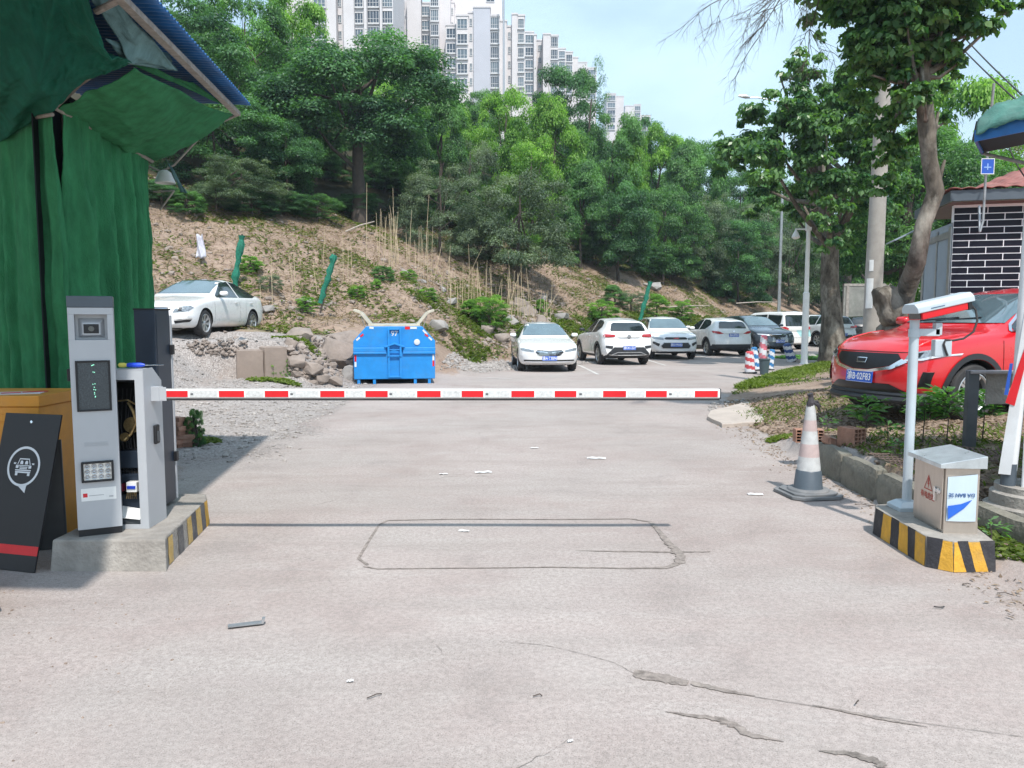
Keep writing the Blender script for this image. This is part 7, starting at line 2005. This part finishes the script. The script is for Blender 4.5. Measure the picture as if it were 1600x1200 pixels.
for (px, py, rx, ry, n, smx, lb) in ((505, 560, 62, 40, 520, .17, 'angular rubble heaped between the concrete blocks and the skip'), (835, 485, 45, 28, 420, .22, 'broken flat stones of the stony patch above the white saloon'), (672, 450, 34, 42, 300, .13, 'pale stones tumbled down the chute above the skip'), (780, 520, 30, 26, 200, .18, 'stones in the cut bank left of the white saloon'), (470, 478, 60, 12, 160, .14, 'dark stones along the foot of the slope behind the white saloon on the rise'), (340, 540, 50, 16, 160, .09, 'asphalt crumbs around the concrete blocks')):
    stones('rubble', lb, near_px(px, py, rx, ry), n, .03, smx, M_rock, px)
# boulders: each one a thing
def boulder(px, py, y, wpx, label, m=None, hr=.7, seed=1, name='boulder'):
    if name == 'boulder': q_ = hit(px, py + wpx * hr * .35); y = q_.y
    w_ = wpx / 1200 * y; x = (px - 800) / 1200 * y; w_ *= .88; z = (H(x, y, False) + w_ * hr * .20) if name == 'boulder' else D(px, py, y).z
    bm = bmesh.new(); rg = random.Random(seed)
    for sx_ in (-1, 1):
        for sy_ in (-1, 1):
            for sz_ in (-1, 1):
                bm.verts.new((sx_ * rg.uniform(.08, .52), sy_ * rg.uniform(.1, .5), sz_ * rg.uniform(.12, .5) + .22 * sx_ * (seed % 1 - .5)))
    for k in range(9): d = Vector((rg.gauss(0, 1), rg.gauss(0, 1), rg.gauss(0, 1))).normalized() * rg.uniform(.36, .60); bm.verts.new(d)
    r_ = bmesh.ops.convex_hull(bm, input=bm.verts); bmesh.ops.delete(bm, geom=[g_ for g_ in r_['geom_interior'] if isinstance(g_, bmesh.types.BMVert)], context='VERTS')
    bmesh.ops.bevel(bm, geom=list(bm.edges), offset=.022, segments=1, affect='EDGES')
    bmesh.ops.triangulate(bm, faces=bm.faces); bmesh.ops.subdivide_edges(bm, edges=bm.edges, cuts=3 if wpx > 30 else 1, use_grid_fill=True)
    for v in bm.verts:
        c = v.co.copy()
        c += noise.noise_vector(c * 5 + Vector((seed, 0, 0))) * .028 + noise.noise_vector(c * 14 + Vector((0, seed, 0))) * .016
        layer = math.sin((c.z + .25 * c.x) * 34 + 2 * noise.noise(c * 3)) * .008
        v.co = Vector((c.x * w_ * (1.08 + layer), c.y * w_ * .9 * (1 + layer), c.z * w_ * hr * 1.15))
    me = bpy.data.meshes.new(name); bm.to_mesh(me); bm.free(); me.materials.append(m or M_rock); me.shade_smooth(); me.set_sharp_from_angle(angle=R(22))
    o = bpy.data.objects.new(name, me); COL.objects.link(o); o.location = (x, y, z); o.rotation_euler = (math.sin(seed * 5) * .25, math.cos(seed * 7) * .3, math.sin(seed * 3) * .5)
    return tag(o, label, 'rock')
BL = [(522, 545, 19.0, 92, 'largest sandstone boulder with a flat slanted top, left of the skip', M_rock, .62), (545, 530, 20.6, 70, 'boulder heaped behind the largest sandstone boulder', M_rock, .6), (490, 570, 18.0, 40, 'brown lump below the left end of the largest boulder', M_rock, .6),
      (548, 582, 17.6, 30, 'upright pinkish stone close to the left side of the skip', M_rockgrey, 1.1), (520, 590, 17.3, 34, 'flat stone at the foot of the rubble left of the skip', M_rock, .5), (500, 588, 17.3, 30, 'low stone in the weeds left of the flat stone', M_rock, .6), (462, 560, 18.4, 36, 'brown stone directly right of the concrete blocks', M_rock, .7),
      (470, 520, 19.6, 46, 'rounded earth-brown stone above the right concrete block', M_rock, .5), (575, 560, 19.8, 30, 'stone half hidden behind the lower left of the skip', M_rock, .8), (455, 535, 19.0, 26, 'small stone just behind the right concrete block', M_rock, .7), (682, 505, 24.0, 38, 'dark grey boulder behind the right lid of the skip', M_rockgrey, .6),
      (802, 500, 29.0, 30, 'grey boulder above the left rear of the white saloon', M_rockgrey, .6), (825, 485, 29.6, 34, 'pale stone in the stony patch above the white saloon', M_rock, .6), (850, 500, 29.3, 30, 'stone above the white saloon roof', M_rock, .7), (875, 492, 29.8, 28, 'stone between the first two parked cars', M_rockgrey, .6),
      (815, 470, 30.5, 26, 'small stone higher on the stony patch', M_rock, .6), (845, 468, 30.7, 24, 'small flat stone at the top of the stony patch', M_rockgrey, .5), (760, 512, 27.0, 26, 'reddish stone in the bank left of the white saloon', M_rock, .6), (785, 525, 27.2, 26, 'stone low in the bank touching the white saloon', M_rock, .8),
      (692, 452, 27, 18, 'pale stone at the top of the chute above the skip', M_rockgrey, .6), (660, 440, 28, 16, 'pale stone in the chute above the skip centre', M_rockgrey, .6), (705, 470, 26.5, 20, 'pale stone low in the chute right of the skip lid', M_rockgrey, .6), (635, 425, 29, 16, 'small pale stone highest in the chute', M_rockgrey, .6),
      (480, 470, 23.5, 30, 'dark flat stone left of the foot of the leaning green stake', M_rockgrey, .35), (420, 482, 22.6, 24, 'dark stone behind the boot of the white saloon on the rise', M_rockgrey, .5), (1018, 445, 42, 34, 'pale grey boulder on the slope above the third parked car', M_rockgrey, .5), (1270, 556, 25.6, 18, 'low rock at the foot of the white camera pole', M_rockgrey, .5),
      (1250, 564, 24.6, 14, 'small rock left of the white camera pole foot', M_rock, .5), (1322, 612, 10.6, 40, 'rough root-covered lump on the dirt beside the red SUV bumper', M_rock, .6)]
for i, (px, py, y, wp, lb, m, hr) in enumerate(BL): boulder(px, py, y, wp, lb, m, hr, i * 1.37 + 1)
# concrete blocks, asphalt chunks and bricks on the left
def cblock(label, a, b, hgt, dep, z0, seed):
    L_ = (b - a).length; o = rough_block('concrete_block', (L_, dep, hgt), mat('damp_concrete_%d' % seed if False else 'damp_concrete', (.27, .215, .18), .9, var=.25, scale=1.5, bump=.4, dirt=.5, dcol=(.14, .11, .09)), seed, .012)
    c = (a + b) / 2; ang = math.atan2(b.y - a.y, b.x - a.x); nrm = Vector((-math.sin(ang), math.cos(ang), 0)) * dep / 2
    o.location = (c.x + nrm.x, c.y + nrm.y, z0 + hgt / 2); o.rotation_euler = (0, 0, ang); return tag(o, label, 'concrete block')
p1 = D(368, 560, 17.0); p2 = D(412, 560, 17.15); p3 = D(450, 560, 17.5)
cblock('left of two stained concrete blocks below the raised gravel', p1, p2, .92, .5, .0, 3)
cblock('right of two stained concrete blocks, slightly higher, beside the rubble', lerp(p2, p3, .03), p3, .96, .45, .02, 5)
for (px, py, y, w_, lb, m_) in ((352, 541, 17.5, 40, 'dark slab of broken asphalt on the left end of the concrete blocks', M_slate), (385, 534, 18.1, 30, 'dark broken asphalt lump on top of the concrete blocks', M_slate), (366, 546, 17.5, 34, 'grey paving fragment lying flat beside the asphalt slabs', M_concrete), (398, 538, 17.9, 14, 'orange-red brick bit on the concrete blocks', M_brick)):
    boulder(px, py, y, w_, lb, m_, .28 if w_ > 20 else .8, px * .1, 'rubble_piece')
rg = random.Random(8); k = 0
bm_b = MB(); bm_b.box((0, 0, 0), (.24, .115, .053)); ob_ = bm_b.build('brick_tmp', M_brick, None); bme = ob_.data; bpy.data.objects.remove(ob_)
bpile = [(G(290, 700).x + dx * .009, 9.66 + dy) for dx, dy in ((-18, 0), (-6, .02), (-18, .25), (-4, .28))]
names_ = 0
for lev in range(7):
    for (bx_, by_) in (bpile if lev < 3 else bpile[::2] + [(bpile[0][0] + .02, bpile[0][1] + .12)] if lev < 6 else bpile[:1]):
        o = link_mesh('brick', bme, None, (bx_ + rg.uniform(-.03, .03), by_ + rg.uniform(-.03, .03), H(bx_, by_) + .03 + lev * .056), (rg.uniform(-.04, .04), rg.uniform(-.04, .04), rg.uniform(-.5, .5)))
        tag(o, 'loose old red brick in the broken pile right of the dark cabinet', 'brick', 'old bricks in the broken pile')
# pale canes
b_ = MB(); b_.tube([(0, 0, -.1), (.01, 0, .35), (-.008, .006, .7), (0, 0, 1)], [.011, .011, .009, .006], 5); o = b_.build('cane_tmp', mat('pale_cane', (.50, .40, .26), .8, var=.2), None, smooth=True); cme = o.data; bpy.data.objects.remove(o)
CN = []
rg = random.Random(77)
for px in [592, 602, 607, 612, 616, 622, 627, 640, 655, 662, 668, 676, 690, 698, 704, 712, 718, 724, 733, 742, 748, 752, 762, 770, 775, 782, 790, 796, 801, 806, 812, 818, 826, 834, 842, 850, 858]:
    for k in range(2):
        x_ = px + rg.uniform(-3, 3); base = interp([(560, 400), (640, 405), (760, 425), (860, 450)], x_) + rg.uniform(-14, 16)
        y_ = interp([(560, 31.5), (640, 32), (760, 33), (860, 35)], x_) - (base - 410) * .05 + rg.uniform(-1, 1); CN.append((x_, y_, rg.uniform(1.1, 2.4), rg.gauss(0, .05) if rg.random() < .7 else rg.gauss(0, .38)))
for (px, y, h) in ((463, 25, 1.9), (460, 25.5, 1.4), (428, 24, 1.6), (538, 28, 1.8), (575, 31, 3.2), (546, 28.5, 1.3), (552, 28, 1.5), (497, 26, 1.2), (411, 23, 1.2), (618, 33, 3.0), (665, 33.5, 3.2), (800, 35, 2.6), (735, 34, 2.2), (508, 29, 1.5), (640, 33, 2.4)): CN.append((px, y, h, rg.gauss(0, .06)))
for (px, y, h, ln_) in CN:
    x = (px - 800) / 1200 * y; o = link_mesh('cane', cme, None, (x, y, H(x, y) - .02), (rg.gauss(0, .06), ln_, rg.uniform(0, 6.28)), (.95, .95, h))
    tag(o, 'thin pale upright cane stuck in the cleared slope above the skip and the parked cars', 'cane', 'pale canes standing on the cleared slope')
# green netted stakes
M_gnet = mat('green_netting', (.01, .16, .10), .8, var=.4, scale=14, bump=.4, bscale=60)
for (xa, ya, xb, yb, y, lb) in ((366, 447, 378, 368, 24.5, 'upright green netted stake just above the roof of the white saloon'), (500, 474, 523, 398, 24.0, 'leaning green netted stake above the rubble, between the white saloon and the skip'), (1000, 500, 1016, 440, 34, 'green netted stake among weeds above the third parked car')):
    a = D(xa, ya, y); b = D(xb, yb, y); t = thing('netted_stake', lb, 'stake', tuple(a)); v = b - a
    b_ = MB(); b_.tube([Vector((0, 0, -.3)), v * 1.03], .03, 6); b_.build('stake', M_darkbark, t)
    b_ = MB(); pts = [v * k / 12 for k in range(13)]; b_.tube([p + Vector((rnd.uniform(-.02, .02), 0, 0)) for p in pts], [.07 + rnd.uniform(0, .06) for _ in pts], 8); b_.build('rolled_netting', M_gnet, t, smooth=True)
q = D(313, 385, 25.5); b_ = MB(); b_.grid(lambda u, v: ((u - .5) * .34 * (1 - .4 * v), .06 * math.sin(u * 7 + v * 4), (v - .5) * .75 + .03 * math.sin(u * 9)), 10, 12)
o = b_.build('plastic_bag', mat('thin_white_plastic', (.55, .55, .62), .4, var=.2), None, smooth=True, solid=.004, fixn=False); o.location = q; tag(o, 'torn white plastic bag caught upright on the slope above the white saloon', 'bag')
b_ = MB(); b_.tube([D(760, 1, 1) * 0, Vector((0, 0, .8))], .01, 5); o = b_.build('bag_stick', M_darkbark, None); o.location = q + Vector((0, .03, -.75)); tag(o, 'thin stick holding the torn white plastic bag', 'stick')
for (xa, ya, xb, yb, y, lb) in ((540, 362, 585, 346, 33, 'fallen pale branch lying below the trunk of the largest round tree'), (1045, 480, 1110, 478, 44, 'long pale pole lying along the slope above the parked row'), (1150, 474, 1215, 472, 50, 'pale pole lying on the slope above the van')):
    a = D(xa, ya, y); b = D(xb, yb, y); b_ = MB(); b_.tube([Vector((0, 0, 0)), (b - a) / 2 + Vector((0, 0, .05)), b - a], [.04, .035, .02], 6); o = b_.build('fallen_branch', M_pale, None, smooth=True); o.location = a; tag(o, lb, 'branch')

# ------------------------------------------------------------ tower blocks on the hill
M_tw = mat('pale_pink_render', (.62, .585, .58), .8, var=.06, scale=.25, dirt=.25, dcol=(.42, .40, .40))
M_tg = mat('pale_grey_render', (.47, .475, .52), .8, var=.06, scale=.25, dirt=.25, dcol=(.40, .40, .42))
M_wf = mat('window_frame_white', (.58, .58, .58), .6, var=.05)
M_wp = mat('tower_glass', (.10, .135, .16), .12, var=.4, scale=.6, spec=.8)
M_wp2 = mat('tower_glass_dark', (.035, .05, .07), .12, var=.4, scale=.6, spec=.8)
M_bal = mat('balcony_infill', (.34, .38, .42), .5, var=.3, scale=.8)
SH = 3.0
WM = {}
def win_mesh(w_, h_, mull):
    k = (round(w_, 1), round(h_, 1), mull)
    if k in WM: return WM[k]
    b_ = MB(); frame_mb(b_, -w_ / 2, w_ / 2, 0, h_, .10, -.12, .10)
    for i in range(1, mull): x = -w_ / 2 + w_ * i / mull; b_.b2((x - .04, -.06, .1), (x + .04, .06, h_ - .1))
    b_.b2((-w_ / 2 + .1, -.05, h_ * .34), (w_ / 2 - .1, .05, h_ * .34 + .07))
    o = b_.build('wtmp', M_wf); b2_ = MB(); b2_.b2((-w_ / 2 + .1, .0, .1), (w_ / 2 - .1, .03, h_ - .1)); p = b2_.build('ptmp', M_wp); b3 = MB(); b3.b2((-w_ / 2 + .1, .0, .1), (w_ / 2 - .1, .03, h_ - .1)); p2 = b3.build('ptmp', M_wp2)
    b4 = MB(); b4.b2((-w_ / 2 - .1, -.35, -.28), (w_ / 2 + .1, .1, -.10)); s4 = b4.build('stmp', M_wf)
    WM[k] = (o.data, p.data, p2.data, s4.data)
    for q_ in (o, p, p2, s4): bpy.data.objects.remove(q_)
    return WM[k]
def tower(label, y0, bays, zlow_py, name='tower_block'):
    """bays: (px0, px1, py_top, dy, kind) kind: 'w' blank wall, 'g' grey wall, 'n' narrow window, 'f' full window bay, 'b' balcony bay"""
    cx_ = ((bays[0][0] + bays[-1][1]) / 2 - 800) / 1200 * y0
    t = thing(name, label, 'tower block', (cx_, y0, 12)); rg = random.Random(int(y0))
    for (a, b, pt, dy, kd) in bays:
        yy = y0 + dy; xa = (a - 800) / 1200 * yy - cx_; xb = (b - 800) / 1200 * yy - cx_; zt = CAMH + (495 - pt) / 1200 * yy - 12 + .25 * 0
        m = M_tg if kd in 'g' else M_tw; b_ = MB(); b_.b2((xa, dy, 0), (xb, dy + 16, zt)); b_.build('wall', m, t)
        b_ = MB(); b_.b2((xa - .12, dy - .12, zt), (xb + .12, dy + 16, zt + .35)); b_.build('parapet', M_tw, t)
        zb = CAMH + (495 - zlow_py) / 1200 * yy - 12
        if kd in 'nfb':
            wd = {'n': min(1.5, (xb - xa) * .55), 'f': (xb - xa) * .86, 'b': (xb - xa) * .92}[kd]; hh_ = {'n': 1.5, 'f': 2.0, 'b': 2.35}[kd]
            z = zt - SH + .45; me_ = win_mesh(wd, hh_, {'n': 2, 'f': 3, 'b': 4}[kd]); xc = (xa + xb) / 2
            while z > zb:
                w1 = link_mesh('window', me_[0], t, (xc, dy - .02, z)); dk_ = rg.random() < .35
                link_mesh('pane', me_[2 if dk_ else 1], w1)
                if kd != 'n' and rg.random() < .85: link_mesh('sill', me_[3], w1)
                z -= SH
    return t
tower('leftmost tower block running off the top of the frame above the biggest tree', 150, [(440, 462, -60, 0, 'f'), (462, 484, -60, 1, 'w'), (484, 500, -60, 1.5, 'w'), (500, 521, -60, 2, 'f'), (521, 535, -60, 1, 'w'), (535, 546, -60, 3, 'n'), (546, 562, -60, 1, 'w'), (562, 577, -60, 2, 'f'), (577, 581, -60, 1, 'w'), (581, 601, -60, 2.5, 'b'), (601, 604, -60, 1, 'w'), (604, 621, -60, 2, 'b')], 95)
tower('tall tower block with square roof house and blank grey side wall, centre of the skyline', 165, [(622, 629, 12, 8, 'w'), (629, 642, 15, 8, 'n'), (642, 663, 19, 6, 'w'), (663, 677, 26, 8, 'f'), (677, 690, 12, 5, 'b'), (690, 707, 10, 6, 'w'), (707, 713, 25, 9, 'n'), (713, 716, 60, 2, 'w'), (716, 738, 45, 3, 'w'), (700, 716, 58, 1.5, 'f'), (716, 734, 44, 0, 'f'), (734, 742, 40, .5, 'n'), (742, 767, 32, 0, 'g'), (767, 781, 44, 1.5, 'b'), (781, 792, 52, 3, 'w'), (792, 800, 60, 5, 'n'), (800, 808, 42, 4, 'w'), (808, 819, 44, 4.5, 'f')], 170)
b_ = MB(); tr0 = [o for o in sc.objects if o.name == 'tower_block.001'][0]
yy = 176; xa, xb = (709 - 800) / 1200 * yy - tr0.location.x, (785 - 800) / 1200 * yy - tr0.location.x; z1 = CAMH + (495 + 2) / 1200 * yy - 12
b_.b2((xa, 11, z1 - 24), (xb, 22, z1)); b_.build('roof_house', M_tw, tr0)
b_ = MB(); b_.b2((xa + 1, 10, z1 + .0), (xb - 4, 20, z1 + 1.2)); b_.build('roof_wall', M_tw, tr0)
me_ = win_mesh(1.0, 1.7, 1)
for px in (764.5, 770.5): w1 = link_mesh('window', me_[0], tr0, ((px - 800) / 1200 * 176 - tr0.location.x, 10.95, CAMH + (495 - 24) / 1200 * 176 - 12)); link_mesh('pane', me_[2], w1)
b_ = MB(); xm = (787.5 - 800) / 1200 * 162 - tr0.location.x; b_.tube([(xm, -3, 30), (xm, -3, CAMH + 560 / 1200 * 162 - 12)], [.22, .16], 6); b_.build('mast', M_steel, tr0)
tower('narrow tower block stepping down right of the centre tower', 195, [(819, 833, 68, 2, 'f'), (833, 837, 72, 1, 'w'), (837, 847, 80, 5, 'n'), (847, 858, 71, 0, 'w'), (858, 870, 73, 1, 'b')], 170)
tower('cream tower block with stepped roof right of the narrow one', 225, [(870, 881, 92, 2, 'f'), (881, 892, 97, 3, 'f'), (892, 900, 105, 5, 'w')], 170)
tower('small distant block just above the airy tree', 300, [(900, 914, 112, 0, 'w'), (914, 928, 120, 2, 'f')], 170)
tower('small distant block between the airy tree and the right end of the skyline', 330, [(944, 958, 158, 0, 'f'), (958, 970, 162, 2, 'w')], 215)
tower('farthest small block at the right end of the skyline', 360, [(972, 986, 176, 0, 'w'), (986, 996, 174, 1, 'f'), (996, 1011, 190, 3, 'f')], 225)

# ------------------------------------------------------------ air
hzm = bpy.data.materials.new('haze_air'); hzm.use_nodes = True; nt = hzm.node_tree
for n in list(nt.nodes):
    if n.type != 'OUTPUT_MATERIAL': nt.nodes.remove(n)
vo_ = nt.nodes.new('ShaderNodeVolumePrincipled'); vo_.inputs['Color'].default_value = (.78, .88, 1, 1); vo_.inputs['Density'].default_value = 0.0006; vo_.inputs['Anisotropy'].default_value = .2
nt.links.new(vo_.outputs[0], nt.nodes['Material Output'].inputs['Volume'])
b_ = MB(); b_.b2((-905, -45, -3), (905, 1710, 118)); hz_ = b_.build('haze', hzm); hz_['kind'] = 'stuff'; hz_['label'] = 'thin pale summer haze'
